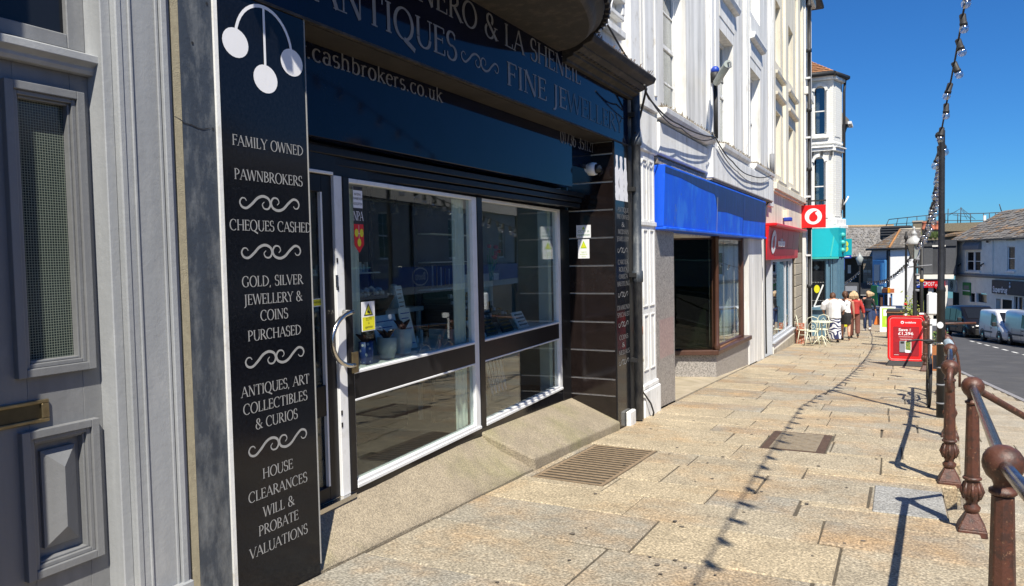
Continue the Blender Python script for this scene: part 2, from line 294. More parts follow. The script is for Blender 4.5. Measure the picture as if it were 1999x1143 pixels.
class MB:
    def __init__(s, fr=WORLD): s.v = []; s.f = []; s.fr = fr; s.sm = []
    def P(s, *a): s.v.append(s.fr(*a)); return len(s.v)-1
    def face(s, idx, smooth=False): s.f.append(idx); s.sm.append(smooth)
    def box(s, u0, u1, v0, v1, n0, n1):
        i = [s.P(u, v, n) for n in (n0, n1) for v in (v0, v1) for u in (u0, u1)]
        for q in ((0, 2, 3, 1), (4, 5, 7, 6), (0, 1, 5, 4), (2, 6, 7, 3), (0, 4, 6, 2), (1, 3, 7, 5)): s.face([i[k] for k in q])
        return s
    def hexa(s, pts):      # 8 corner points, bottom 4 then top 4 (each a loop)
        i = [s.P(*p) for p in pts]
        for q in ((3, 2, 1, 0), (4, 5, 6, 7), (0, 1, 5, 4), (1, 2, 6, 5), (2, 3, 7, 6), (3, 0, 4, 7)): s.face([i[k] for k in q])
        return s
    def poly(s, pts, n0, n1):   # outline in (u,v), thickness n0..n1
        k = len(pts); a = [s.P(u, v, n0) for u, v in pts]; b = [s.P(u, v, n1) for u, v in pts]
        s.face(list(reversed(a))); s.face(b)
        for i in range(k): s.face([a[i], a[(i+1) % k], b[(i+1) % k], b[i]])
        return s
    def quad(s, *pts): s.face([s.P(*p) for p in pts]); return s
    def profile(s, pts, u0, u1):  # outline in (n,v) swept along u
        k = len(pts); a = [s.P(u0, v, n) for n, v in pts]; b = [s.P(u1, v, n) for n, v in pts]
        s.face(a); s.face(list(reversed(b)))
        for i in range(k): s.face([a[i], b[i], b[(i+1) % k], a[(i+1) % k]])
        return s
    def rings(s, rings, cap=True, closed=True, smooth=True):
        idx = [[s.P(*p) for p in r] for r in rings]; k = len(idx[0])
        for a, b in zip(idx, idx[1:]):
            for i in range(k if closed else k-1): s.face([a[i], a[(i+1) % k], b[(i+1) % k], b[i]], smooth)
        if cap: s.face(list(reversed(idx[0]))); s.face(idx[-1])
        return s
    def lathe(s, prof, c=(0, 0, 0), seg=16, axis='n', smooth=True, cap=True):
        """prof: (radius, height) pairs; axis 'n' or 'v' or 'u' is the height axis"""
        rr = []
        for r, h in prof:
            ring = []
            for i in range(seg):
                a = 2*math.pi*i/seg; x, y = r*math.cos(a), r*math.sin(a)
                p = {'n': (x, y, h), 'v': (y, h, x), 'u': (h, x, y)}[axis]
                ring.append((c[0]+p[0], c[1]+p[1], c[2]+p[2]))
            rr.append(ring)
        return s.rings(rr, cap=cap, smooth=smooth)
    def tube(s, pts, r, seg=8, smooth=True, cap=True, flat=1.):
        pts = [Vector(p) for p in pts]; rs = r if isinstance(r, (list, tuple)) else [r]*len(pts)
        up = None; rr = []
        for i, p in enumerate(pts):
            d = (pts[min(i+1, len(pts)-1)] - pts[max(i-1, 0)]).normalized()
            if up is None: up = d.orthogonal().normalized() if abs(d.z) > .95 else d.cross(Vector((0, 0, 1))).cross(d).normalized()
            up = (up - d*up.dot(d)).normalized(); sd = d.cross(up)
            rr.append([tuple(p + (up*math.cos(2*math.pi*k/seg)*flat + sd*math.sin(2*math.pi*k/seg))*rs[i]) for k in range(seg)])
        return s.rings(rr, cap=cap, smooth=smooth)
    def ball(s, c, r, seg=12, sc=(1, 1, 1)):
        rr = []
        for j in range(seg//2+1):
            t = math.pi*j/(seg//2); t = min(max(t, .03), math.pi-.03)
            rr.append([(c[0]+r*sc[0]*math.sin(t)*math.cos(2*math.pi*i/seg), c[1]+r*sc[1]*math.sin(t)*math.sin(2*math.pi*i/seg), c[2]-r*sc[2]*math.cos(t)) for i in range(seg)])
        return s.rings(rr)
    def ribbon(s, pts, w, n):    # flat line with thickness in the (u,v) plane
        pts = [Vector(p) for p in pts]; k = len(pts); L = []; s.rn = getattr(s, 'rn', 0)+1; n = n+(s.rn % 9)*.00012
        for i in range(k):
            d = (pts[min(i+1, k-1)]-pts[max(i-1, 0)])
            if d.length < 1e-7: d = Vector((1, 0))
            d.normalize(); q = Vector((-d.y, d.x))*(w[i] if isinstance(w, list) else w)/2
            L.append((s.P(*(pts[i]-q), n), s.P(*(pts[i]+q), n)))
        for a, b in zip(L, L[1:]): s.face([a[0], b[0], b[1], a[1]])
        return s
    def build(s, name, m, parent=None, bevel=0., kind=None, label=None, cat=None, group=None, seg=1):
        org = ORG.get(parent, Vector((0, 0, 0))) if parent else Vector((0, 0, 0))
        me = bpy.data.meshes.new(name); me.from_pydata([tuple(v-org) for v in s.v], [], s.f)
        me.polygons.foreach_set('use_smooth', s.sm); me.validate(); me.update()
        o = bpy.data.objects.new(name, me); COL.objects.link(o); me.materials.append(m)
        if parent: o.parent = parent; ORG[o] = org
        else: ORG[o] = Vector((0, 0, 0))
        if bevel:
            b = o.modifiers.new('bevel', 'BEVEL'); b.width = bevel; b.segments = seg; b.limit_method = 'ANGLE'; b.angle_limit = R(40)
        if kind: o['kind'] = kind
        if label: o['label'] = label
        if cat: o['category'] = cat
        if group: o['group'] = group
        return o
def thing(name, label, cat, loc=(0, 0, 0), group=None):
    o = bpy.data.objects.new(name, None); COL.objects.link(o); o.location = loc; o.empty_display_size = .2
    o['label'] = label; o['category'] = cat
    if group: o['group'] = group
    ORG[o] = Vector(loc); return o
def structure(name, mb, m): return mb.build(name, m, kind='structure')
def bx(fr, name, m, parent, *c, bevel=0., label=None): return MB(fr).box(*c).build(name, m, parent, bevel, label=label)
def copy_tree(o, parent=None):
    c = o.copy(); COL.objects.link(c)
    if parent: c.parent = parent
    for ch in list(o.children): copy_tree(ch, c)
    return c
def remesh(o, vox, smooth=2):
    md = o.modifiers.new('remesh', 'REMESH'); md.mode = 'VOXEL'; md.voxel_size = vox; md.use_smooth_shade = True
    if smooth: sm = o.modifiers.new('smooth', 'SMOOTH'); sm.iterations = smooth; sm.factor = .5
# ---------------------------------------------------------------- serif lettering
T_, t_ = .125, .055
def _arc(cx, cy, rx, ry, a0, a1, k=14):
    return [(cx+rx*math.cos(R(a0+(a1-a0)*i/k)), cy+ry*math.sin(R(a0+(a1-a0)*i/k))) for i in range(k+1)]
def _l(x0, y0, x1, y1, w=T_, s=3): return ('l', x0, y0, x1, y1, w, s)   # s: serif bits 1 start 2 end
def _a(*a): return ('a', _arc(*a))
GL = {
 'A': (.80, [_l(.04, 0, .38, 1, t_, 1), _l(.38, 1, .74, 0, T_, 2), _l(.17, .36, .60, .36, t_, 0)]),
 'B': (.66, [_l(.13, 0, .13, 1), _a(.16, .76, .34, .24, 90, -90), _a(.16, .26, .42, .26, 90, -90)]),
 'C': (.78, [_a(.43, .5, .39, .51, 48, 312), _l(.69, .72, .69, .95, t_, 0)]),
 'D': (.82, [_l(.13, 0, .13, 1), _a(.14, .5, .60, .5, 90, -90)]),
 'E': (.62, [_l(.13, 0, .13, 1), _l(.13, .975, .54, .975, t_, 0), _l(.13, .53, .46, .53, t_, 0), _l(.13, .025, .57, .025, t_, 0), _l(.54, .98, .54, .80, t_, 0), _l(.57, .02, .57, .22, t_, 0), _l(.46, .43, .46, .63, t_, 0)]),
 'F': (.58, [_l(.13, 0, .13, 1), _l(.13, .975, .54, .975, t_, 0), _l(.13, .53, .44, .53, t_, 0), _l(.54, .98, .54, .80, t_, 0), _l(.44, .43, .44, .63, t_, 0)]),
 'G': (.82, [_a(.43, .5, .39, .51, 48, 300), _l(.69, .72, .69, .95, t_, 0), _l(.67, .06, .67, .42, T_, 2)]),
 'H': (.84, [_l(.13, 0, .13, 1), _l(.71, 0, .71, 1), _l(.13, .52, .71, .52, t_, 0)]),
 'I': (.32, [_l(.16, 0, .16, 1)]),
 'J': (.36, [_l(.19, 0, .19, 1, T_, 2), ('a', [(.19, .02), (.16, -.12), (.06, -.22), (-.02, -.22)])]),
 'K': (.76, [_l(.13, 0, .13, 1), _l(.17, .46, .60, 1, t_, 2), _l(.28, .58, .70, 0, T_, 2)]),
 'L': (.60, [_l(.13, 0, .13, 1), _l(.13, .025, .54, .025, t_, 0), _l(.55, .02, .55, .22, t_, 0)]),
 'M': (.98, [_l(.12, 0, .17, 1, t_, 3), _l(.17, 1, .49, .05, T_, 0), _l(.49, .05, .80, 1, t_, 2), _l(.80, 1, .85, 0, T_, 2)]),
 'N': (.84, [_l(.12, 0, .12, 1, t_, 3), _l(.14, 1, .70, 0, T_, 0), _l(.71, 0, .71, 1, t_, 2)]),
 'O': (.88, [_a(.44, .5, .38, .52, 90, 450, 24)]),
 'P': (.62, [_l(.13, 0, .13, 1), _a(.16, .73, .38, .27, 90, -90)]),
 'Q': (.90, [_a(.44, .5, .38, .52, 90, 450, 24), _l(.44, 0, .92, -.26, T_, 0)]),
 'R': (.72, [_l(.13, 0, .13, 1), _a(.16, .74, .36, .26, 90, -90), _l(.32, .48, .70, 0, T_, 2)]),
 'S': (.56, [_a(.28, .76, .21, .26, 40, 270), _a(.27, .25, .24, .27, 90, -140), _l(.45, .76, .45, .96, t_, 0), _l(.06, .05, .06, .25, t_, 0)]),
 'T': (.72, [_l(.36, 0, .36, 1, T_, 1), _l(.04, .975, .68, .975, t_, 0), _l(.04, .98, .04, .80, t_, 0), _l(.68, .98, .68, .80, t_, 0)]),
 'U': (.80, [_l(.13, .34, .13, 1, T_, 2), _a(.41, .32, .28, .34, 180, 360), _l(.69, .34, .69, 1, t_, 2)]),
 'V': (.76, [_l(.04, 1, .38, 0, T_, 1), _l(.38, 0, .72, 1, t_, 2)]),
 'W': (1.08, [_l(.04, 1, .30, 0, T_, 1), _l(.30, 0, .54, 1, t_, 0), _l(.54, 1, .80, 0, T_, 0), _l(.80, 0, 1.04, 1, t_, 2)]),
 'X': (.74, [_l(.06, 1, .68, 0, T_, 3), _l(.06, 0, .68, 1, t_, 3)]),
 'Y': (.72, [_l(.04, 1, .36, .46, T_, 1), _l(.36, .46, .68, 1, t_, 2), _l(.36, .46, .36, 0, T_, 2)]),
 '&': (.86, [_a(.34, .78, .17, .22, -50, 230), _l(.22, .64, .78, .02, T_, 2), _a(.32, .27, .26, .29, 130, 330), _l(.56, .14, .72, .52, t_, 2)]),
 ',': (.26, [_l(.12, .06, .06, -.16, .09, 0)]), '.': (.28, [_l(.12, 0, .12, .11, .12, 0)]), '-': (.40, [_l(.06, .38, .32, .38, .07, 0)]),
 'w': (.88, [_l(.04, .64, .24, 0, .10, 1), _l(.24, 0, .44, .64, t_, 0), _l(.44, .64, .64, 0, .10, 0), _l(.64, 0, .84, .64, t_, 2)]),
 'c': (.50, [_a(.27, .32, .23, .33, 45, 315)]),
 'a': (.54, [_a(.25, .46, .17, .19, 160, 0), _l(.42, .46, .42, 0, .10, 2), _a(.24, .19, .17, .19, 60, 380)]),
 's': (.44, [_a(.22, .48, .15, .17, 40, 270), _a(.21, .17, .17, .17, 90, -140)]),
 'h': (.60, [_l(.12, 0, .12, 1.05, .10, 3), _a(.29, .42, .17, .22, 180, 0), _l(.46, .42, .46, 0, .10, 2)]),
 'b': (.58, [_l(.12, 0, .12, 1.05, .10, 2), _a(.28, .32, .22, .33, 130, -130)]),
 'r': (.42, [_l(.12, 0, .12, .64, .10, 3), _a(.28, .42, .16, .22, 180, 60)]),
 'o': (.56, [_a(.28, .32, .23, .34, 90, 450, 18)]),
 'k': (.58, [_l(.12, 0, .12, 1.05, .10, 3), _l(.14, .28, .46, .64, t_, 2), _l(.24, .38, .52, 0, .10, 2)]),
 'e': (.50, [_l(.07, .36, .45, .40, t_, 0), _a(.27, .32, .22, .33, 15, 310)]),
 'u': (.60, [_l(.12, .22, .12, .64, .10, 2), _a(.28, .22, .16, .22, 180, 360), _l(.46, 0, .46, .64, .10, 3)]),
 '0': (.60, [_a(.30, .5, .23, .52, 90, 450, 20)]), '1': (.40, [_l(.20, 0, .20, 1, .10, 1), _l(.20, 1, .08, .88, t_, 0)]),
 '2': (.56, [_a(.27, .74, .20, .27, 160, -30), _l(.45, .62, .07, .03, t_, 0), _l(.07, .04, .50, .04, .09, 0)]),
 '3': (.54, [_a(.25, .76, .20, .25, 150, -90), _a(.25, .26, .23, .27, 90, -150)]),
 '5': (.54, [_l(.13, .97, .46, .97, .08, 0), _l(.13, .97, .11, .56, t_, 0), _a(.23, .30, .24, .30, 115, -140)]),
 '6': (.58, [_a(.30, .32, .22, .33, 90, 450), _a(.52, .32, .44, .72, 180, 110)]),
 '7': (.54, [_l(.06, .96, .48, .96, .08, 0), _l(.48, .96, .18, 0, .10, 0)]),
 '8': (.56, [_a(.28, .76, .18, .24, 90, 450), _a(.28, .26, .22, .27, 90, 450)]), ' ': (.38, []),
}
def swidth(s, tr=.0): return sum(GL[c][0]+tr for c in s)
def serif(mb, s, u, v, h, n, squash=1., align='c', tr=.0, bold=1.):
    """write s with cap height h, centred at u on the baseline v"""
    w = swidth(s, tr)*h*squash
    x = u - (w/2 if align == 'c' else 0 if align == 'l' else w)
    for c in s:
        adv, st = GL[c]
        for q in st:
            if q[0] == 'l':
                _, x0, y0, x1, y1, wd, sf = q
                mb.ribbon([(x+x0*h*squash, v+y0*h), (x+x1*h*squash, v+y1*h)], wd*h*bold*(squash if abs(y1-y0) > .1 else 1), n)
                for b, (a, c_) in ((1, (x0, y0)), (2, (x1, y1))):
                    if sf & b:
                        yy = c_ + (.022 if c_ < .3 else -.022)
                        mb.ribbon([(x+(a-.115)*h*squash, v+yy*h), (x+(a+.115)*h*squash, v+yy*h)], .045*h*bold, n)
            else:
                pts = [Vector((x+a*h*squash, v+b*h)) for a, b in q[1]]; ws = []
                for i in range(len(pts)):
                    d = (pts[min(i+1, len(pts)-1)]-pts[max(i-1, 0)]).normalized()
                    ws.append((.045+.085*abs(d.y)**1.3)*h*bold*squash)
                mb.ribbon(pts, ws, n)
        x += (adv+tr)*h*squash
    return w
def scroll(mb, u, v, w, n, lw=.009):
    """double S flourish of width w"""
    K = [(-2.95, .10), (-3.15, .32), (-3.5, .30), (-3.72, -.05), (-3.5, -.45), (-2.95, -.55), (-2.3, -.15), (-1.6, .42), (-.9, .62), (-.25, .40), (-.05, -.10), (-.35, -.52), (-.85, -.50), (-1.05, -.15), (-.80, .10)]
    q = w/7.6; P = []
    K = [K[0]]+K+[K[-1]]
    for i in range(1, len(K)-2):
        p0, p1, p2, p3 = [Vector(k) for k in K[i-1:i+3]]
        for j in range(5):
            t = j/5; P.append(.5*((2*p1)+(p2-p0)*t+(2*p0-5*p1+4*p2-p3)*t*t+(3*p1-p0-3*p2+p3)*t**3))
    P.append(Vector(K[-2])); L = len(P); ws = [lw*(.35+.75*math.sin(math.pi*i/L)**1.5) for i in range(L)]
    for sx in (1, -1): mb.ribbon([(u+sx*p.x*q, v+sx*p.y*q) for p in P], ws, n)
def sans(fr, s, u, v, h, n, m, parent, name='lettering', align='CENTER', squash=1., bold=0., thick=0.):
    c = bpy.data.curves.new('t', 'FONT'); c.body = s; c.size = h*1.38; c.align_x = align; c.offset = bold; c.resolution_u = 3
    if thick: c.extrude = thick
    tmp = bpy.data.objects.new('t', c); me = bpy.data.meshes.new_from_object(tmp)
    mb = MB(fr)
    for q in me.vertices: mb.P(u+q.co.x*squash, v+q.co.y, n+q.co.z+thick)
    for p in me.polygons: mb.face(list(p.vertices))
    bpy.data.objects.remove(tmp); bpy.data.curves.remove(c); bpy.data.meshes.remove(me)
    return mb.build(name, m, parent)
def disc(mb, u, v, r, n, seg=24, ry=None):
    i = [mb.P(u+r*math.cos(2*math.pi*k/seg), v+(ry or r)*math.sin(2*math.pi*k/seg), n) for k in range(seg)]; mb.face(i); return mb
def ellring(mb, u, v, r, w, n, ry=None, seg=28):
    ry = ry or r; mb.ribbon([(u+r*math.cos(2*math.pi*k/seg), v+ry*math.sin(2*math.pi*k/seg)) for k in range(seg+1)], w, n); return mb
def wall_boxes(mb, u0, u1, v0, v1, n0, n1, holes):
    """a wall with rectangular openings, split into boxes"""
    us = sorted({u0, u1, *[h[0] for h in holes], *[h[1] for h in holes]})
    us = [u for u in us if u0 <= u <= u1]
    for a, b in zip(us, us[1:]):
        hs = sorted([h for h in holes if h[0] < b-1e-6 and h[1] > a+1e-6], key=lambda h: h[2]); z = v0
        for h in hs:
            if h[2] > z+1e-4: mb.box(a, b, z, min(h[2], v1), n0, n1)
            z = max(z, h[3])
        if z < v1-1e-4: mb.box(a, b, z, v1, n0, n1)
    return mb
def sash(fr, parent, u0, u1, v0, v1, n, m_frame, m_glass, cols=2, rows=2, fw=.06, back=True, name='window'):
    """sash window: frame, meeting rail and bars, pane; n is the plane of the frame front"""
    f = MB(fr); f.box(u0, u0+fw, v0, v1, n-.06, n); f.box(u1-fw, u1, v0, v1, n-.06, n); f.box(u0+fw, u1-fw, v0, v0+fw*1.3, n-.06, n); f.box(u0+fw, u1-fw, v1-fw, v1, n-.06, n)
    vm = (v0+v1)/2; f.box(u0+fw, u1-fw, vm-fw*.4, vm+fw*.4, n-.05, n-.004)
    for i in range(1, cols): uu = u0+(u1-u0)*i/cols; f.box(uu-.013, uu+.013, v0+fw*1.3, v1-fw, n-.045, n-.012)
    for j in range(rows*2):
        if j and j != rows: vv = v0+(v1-v0)*j/(rows*2); f.box(u0+fw, u1-fw, vv-.012, vv+.012, n-.043, n-.014)
    w = f.build(name, m_frame, parent)
    MB(fr).box(u0+fw*.5, u1-fw*.5, v0+fw*.5, v1-fw*.5, n-.036, n-.030).build('pane', m_glass, w)
    if back: MB(fr).box(u0-.1, u1+.1, v0-.1, v1+.1, n-.75, n-.70).build('blind', DARK, w)
    return w
# ================================================================ THE SETTING
# wide base ground following the slope of the street
structure('ground', MB().quad((-120, -30, 1.5-1.35-.35), (120, -30, 1.5-1.35-.35), (120, 600, -30-1.35-.35), (-120, 600, -30-1.35-.35)), ROAD)
KX = lambda y: 2.2 + (26.7-y)*.123                 # kerb line
# terrace pavement: bed with the slabs on it
mb = MB()
mb.hexa([(-2.95, -2, -.9), (.33, -2, -.9), (.33, 50, -3.5), (-2.95, 50, -3.5), (-2.95, -2, .1-.012), (.33, -2, .1-.012), (.33, 50, -2.5-.012), (-2.95, 50, -2.5-.012)])
pav = structure('pavement', mb, JOINT)
def slab_mesh(x0, x1, y0, y1, base=0., th=.14, gap=.0075, jit=.003, skew=0.):
    g = gap; b = .007
    h = [random.uniform(-jit, jit) for _ in range(4)]
    m = MB(); c = [(x0+g, y0+g), (x1-g, y0+g), (x1-g, y1-g), (x0+g, y1-g)]
    if skew: c = [(x+random.uniform(-skew, skew), y+random.uniform(-skew, skew)) for x, y in c]
    cx, cy = sum(p[0] for p in c)/4, sum(p[1] for p in c)/4
    lo = [m.P(x, y, G(y)+base-th) for x, y in c]; mid = [m.P(x, y, G(y)+base-b+h[i]) for i, (x, y) in enumerate(c)]
    top = [m.P(x+(b if x < cx else -b), y+(b if y < cy else -b), G(y)+base+h[i]) for i, (x, y) in enumerate(c)]
    for a, d in ((lo, mid), (mid, top)):
        for i in range(4): m.face([a[i], a[(i+1) % 4], d[(i+1) % 4], d[i]])
    m.face(top); return m
HOLES = [(.33, .8, 5.95, 7.02), (-2.83, -2.16, 5.73, 7.30), (-1.27, -.64, 7.93, 9.03)]
def cut(rect, holes):
    out = [rect]
    for hx0, hx1, hy0, hy1 in holes:
        nx = []
        for x0, x1, y0, y1 in out:
            if hx0 >= x1 or hx1 <= x0 or hy0 >= y1 or hy1 <= y0: nx.append((x0, x1, y0, y1)); continue
            if hy0 > y0: nx.append((x0, x1, y0, hy0))
            if hy1 < y1: nx.append((x0, x1, hy1, y1))
            a, b = max(y0, hy0), min(y1, hy1)
            if hx0 > x0: nx.append((x0, hx0, a, b))
            if hx1 < x1: nx.append((hx1, x1, a, b))
        out = nx
    return [r for r in out if r[1]-r[0] > .03 and r[3]-r[2] > .03]
def EX(y):
    return .50 if y < 5.95 else (.46 if y < 7.0 else .45+min((y-7.0)*.06, .2))
y = 1.3; rnd = random.Random(11); n_s = 0
while y < 36:
    d = rnd.choice((.48, .55, .62, .7, .78, .86)) * (1 if y < 16 else 1.15)
    x = -2.90; xe = EX(y+d*.5)
    while x < xe-.01:
        w = rnd.uniform(.62, 1.45); x1 = x+w
        if xe-x1 < .4: x1 = xe
        for r in cut((x, x1, y, y+d), HOLES):
            slab_mesh(*r, skew=.006, th=.20, jit=.004).build('paving_slab', GR, pav); n_s += 1
        x = x1
    y += d
# far, too small to tell apart
MB().hexa([(-2.9, 36.3, -2.2), (.6, 36.3, -2.2), (.6, 50, -3), (-2.9, 50, -3), (-2.9, 36.3, G(36.3)), (.6, 36.3, G(36.3)), (.6, 50, G(50)), (-2.9, 50, G(50))]).build('far_paving', GR, pav, kind='stuff')
# strip along the shop foot
y = .8
while y < 2.4:
    slab_mesh(-3.1, -2.9, y, y+.8).build('paving_slab', GR, pav); y += .8
# pale replaced slab by the stair head
slab_mesh(-.17, .325, 5.97, 6.80, base=.008, jit=0).build('paving_slab', GRP, pav, label='pale grey replacement slab')
# retaining wall under the terrace edge
rw = thing('retaining_wall', 'rough granite block wall holding up the raised pavement under the brown railing', 'wall', (.5, 1, -1))
mb = MB()
for a, b in ((1.0, 5.95), (7.0, 36)):
    mb.hexa([(.30, a, G(a)-1.3), (.66, a, G(a)-1.3), (.66, b, G(b)-1.3), (.30, b, G(b)-1.3), (.30, a, G(a)-.2), (.40, a, G(a)-.2), (.40 if b < 6 else .55, b, G(b)-.2), (.30, b, G(b)-.2)])
mb.build('core', JOINT, rw)
for k, (za, zb, off) in enumerate(((-.42, -.20, .04), (-.63, -.43, .10), (-.84, -.64, .15), (-1.04, -.85, .20))):
    y = 2.6 + k*.11
    while y < 17.5:
        d = rnd.uniform(.24, .52)
        if y < 5.95 < y+d: d = 5.95-y
        if 5.9 < y < 7.0: y = 7.02; continue
        xx = EX(y+.05)-.12+off+rnd.uniform(-.03, .04); g = .012
        MB().hexa([(.34, y+g, G(y)+za+g), (xx+.04, y+g, G(y)+za+g), (xx+.03, y+d-g, G(y+d)+za+g), (.34, y+d-g, G(y+d)+za+g),
                   (.34, y+g, G(y)+zb-g), (xx-.01, y+g*2, G(y)+zb-g), (xx, y+d-g*2, G(y+d)+zb-g), (.34, y+d-g, G(y+d)+zb-g)]).build('rubble_stone', WALLST, rw, bevel=.012)
        y += d
# steps down from the terrace
st = thing('stone_steps', 'worn granite steps going down through the gap in the brown railing', 'steps', (.33, 6.5, -1.2))
for i in range(5):
    x0 = .335+i*.30; z = G(6.5)-.19*(i+1)
    MB().box(x0, x0+.34, 5.98, 6.98, z-.16, z).build('step', GR, st, bevel=.01)
# lower pavement with flags, kerb, road
mb = MB(); y0, y1 = -6, 40
mb.hexa([(.6, y0, G(y0)-1.3), (KX(y0)-.14, y0, G(y0)-1.3), (KX(y1)-.14, y1, G(y1)-1.3), (.6, y1, G(y1)-1.3), (.6, y0, G(y0)-1.014), (KX(y0)-.14, y0, G(y0)-1.014), (KX(y1)-.14, y1, G(y1)-1.014), (.6, y1, G(y1)-1.014)])
lp = structure('lower_pavement', mb, JOINT)
y = 5.0
while y < 31:
    d = rnd.choice((.6, .75, .9)); x = .68; xe = KX(y+d)-.15
    while x < xe-.1:
        x1 = min(x+rnd.uniform(.6, 1.1), xe); x1 = xe if xe-x1 < .25 else x1
        slab_mesh(x, x1, y, y+d, base=-1.0, th=.05, jit=.002).build('flagstone', GR2, lp); x = x1
    y += d
kb = structure('kerb', MB().hexa([(KX(-6)-.14, -6, G(-6)-1.35), (KX(-6), -6, G(-6)-1.35), (KX(40), 40, G(40)-1.35), (KX(40)-.14, 40, G(40)-1.35), (KX(-6)-.14, -6, G(-6)-1.0), (KX(-6), -6, G(-6)-1.0), (KX(40), 40, G(40)-1.0), (KX(40)-.14, 40, G(40)-1.0)]), GSPK)
rz = lambda y: G(y)-1.10
rd = structure('road', MB().quad((-40, -12, rz(-12)), (60, -12, rz(-12)), (60, 240, rz(240)), (-40, 240, rz(240))), ROAD)
for k in range(10):
    a = 49.5 - k*1.65; mk = lambda y: 4.18+(45.5-y)*.128
    MB().quad((mk(a)-.06, a, rz(a)+.004), (mk(a)+.06, a, rz(a)+.004), (mk(a-.9)+.06, a-.9, rz(a-.9)+.004), (mk(a-.9)-.06, a-.9, rz(a-.9)+.004)).build('painted_dash', PAINTW, rd)
# drain grating and manhole
gt = thing('pavement_grating', 'rusty slotted iron grating set in the paving in front of the black shop step', 'grating', (-2.43, 6.35, -.32))
def tilt(x0, x1, y0, y1, za, zb):
    return MB().hexa([(x0, y0, G(y0)+za), (x1, y0, G(y0)+za), (x1, y1, G(y1)+za), (x0, y1, G(y1)+za), (x0, y0, G(y0)+zb), (x1, y0, G(y0)+zb), (x1, y1, G(y1)+zb), (x0, y1, G(y1)+zb)])
tilt(-2.83, -2.16, 5.73, 7.30, -.125, -.12).build('pit', BLK, gt)
for a, b, c, d in ((-2.82, -2.79, 5.74, 7.29), (-2.20, -2.17, 5.74, 7.29)): tilt(a, b, c, d, -.06, -.004).build('side_rim', RUSTY, gt)
nb = 18
for i in range(nb):
    yy = 5.75+i*(1.50/(nb-1)); tilt(-2.79, -2.20, yy, yy+.034, -.008, -.004).build('bar', RUSTY, gt)
mh = thing('manhole_cover', 'rusty square cast manhole cover level with the paving in the middle of the walkway', 'manhole cover', (-.96, 8.48, -.42))
tilt(-1.26, -.65, 7.94, 9.02, -.05, -.003).build('frame', RUSTD, mh)
tilt(-1.18, -.73, 7.99, 8.97, -.003, .001).build('cover', MANH, mh)
for i in range(9):
    for j in range(5):
        cx_, cy_ = -1.16+j*.085, 8.03+i*.10
        if (i+j) % 2: tilt(cx_, cx_+.05, cy_, cy_+.06, .001, .005).build('tread_block', MANH, mh)
rr = random.Random(21); m = MB()
for i in range(150):
    yy = 2.2+rr.random()**1.7*20; xx = rr.uniform(-2.6, .1); r_ = rr.uniform(.008, .02); k = [m.P(xx+r_*math.cos(a)*rr.uniform(.7, 1.2), yy+r_*math.sin(a)*rr.uniform(.7, 1.2), G(yy)+.0055-.05*r_*math.sin(a)) for a in [j*math.pi/4 for j in range(8)]]; m.face(k)
m.build('gum_spots', mat('old_gum', (.12, .10, .08), .9), pav, kind='stuff')

# ================================================================ GREY DOOR BUILDING (left)
F = facade(-2.9)
b0 = thing('door_building', 'grey painted doorway with moulded pilaster at the left end of the black shop', 'building', (-2.9, 1.9, 0))
mb = MB(F); mb.box(2.05, 2.285, -.3, 5.2, -.3, 0); 
mb.box(2.05, 2.075, -.3, 5.2, 0, .006)
mb.box(2.285, 2.325, -.3, 5.2, -.3, -.012)
mb.box(2.105, 2.118, -.3, 5.2, 0, .010); mb.box(2.255, 2.285, -.3, 5.2, 0, .022); mb.box(2.235, 2.25, -.3, 5.2, 0, .010)
mb.build('pilaster', GREYP, b0, bevel=.004)
bx(F, 'pilaster_plinth', GREYP, b0, 2.04, 2.30, -.3, .16, 0, .035, bevel=.004)
bx(F, 'jamb', GREYP, b0, 2.005, 2.05, -.3, 2.95, -.3, -.03, bevel=.004)
bx(F, 'render_strip', BEIGE, b0, 2.325, 2.365, -.3, 5.2, -.3, -.004)
d = thing('panelled_door', 'old grey panelled door with wired glass and a brass letter slot', 'door', (-3.03, 1.6, 0))
FD = facade(-3.03)
DL, DR = 1.17, 2.005
mb = MB(FD)   # stiles and rails
wall_boxes(mb, DL, DR, .10, 2.40, -.05, 0, [(1.70, 1.925, 1.22, 2.28), (1.24, 1.46, 1.22, 2.28), (1.70, 1.925, .42, .92), (1.24, 1.46, .42, .92)])
mb.build('door_frame', GREY, d, bevel=.002)
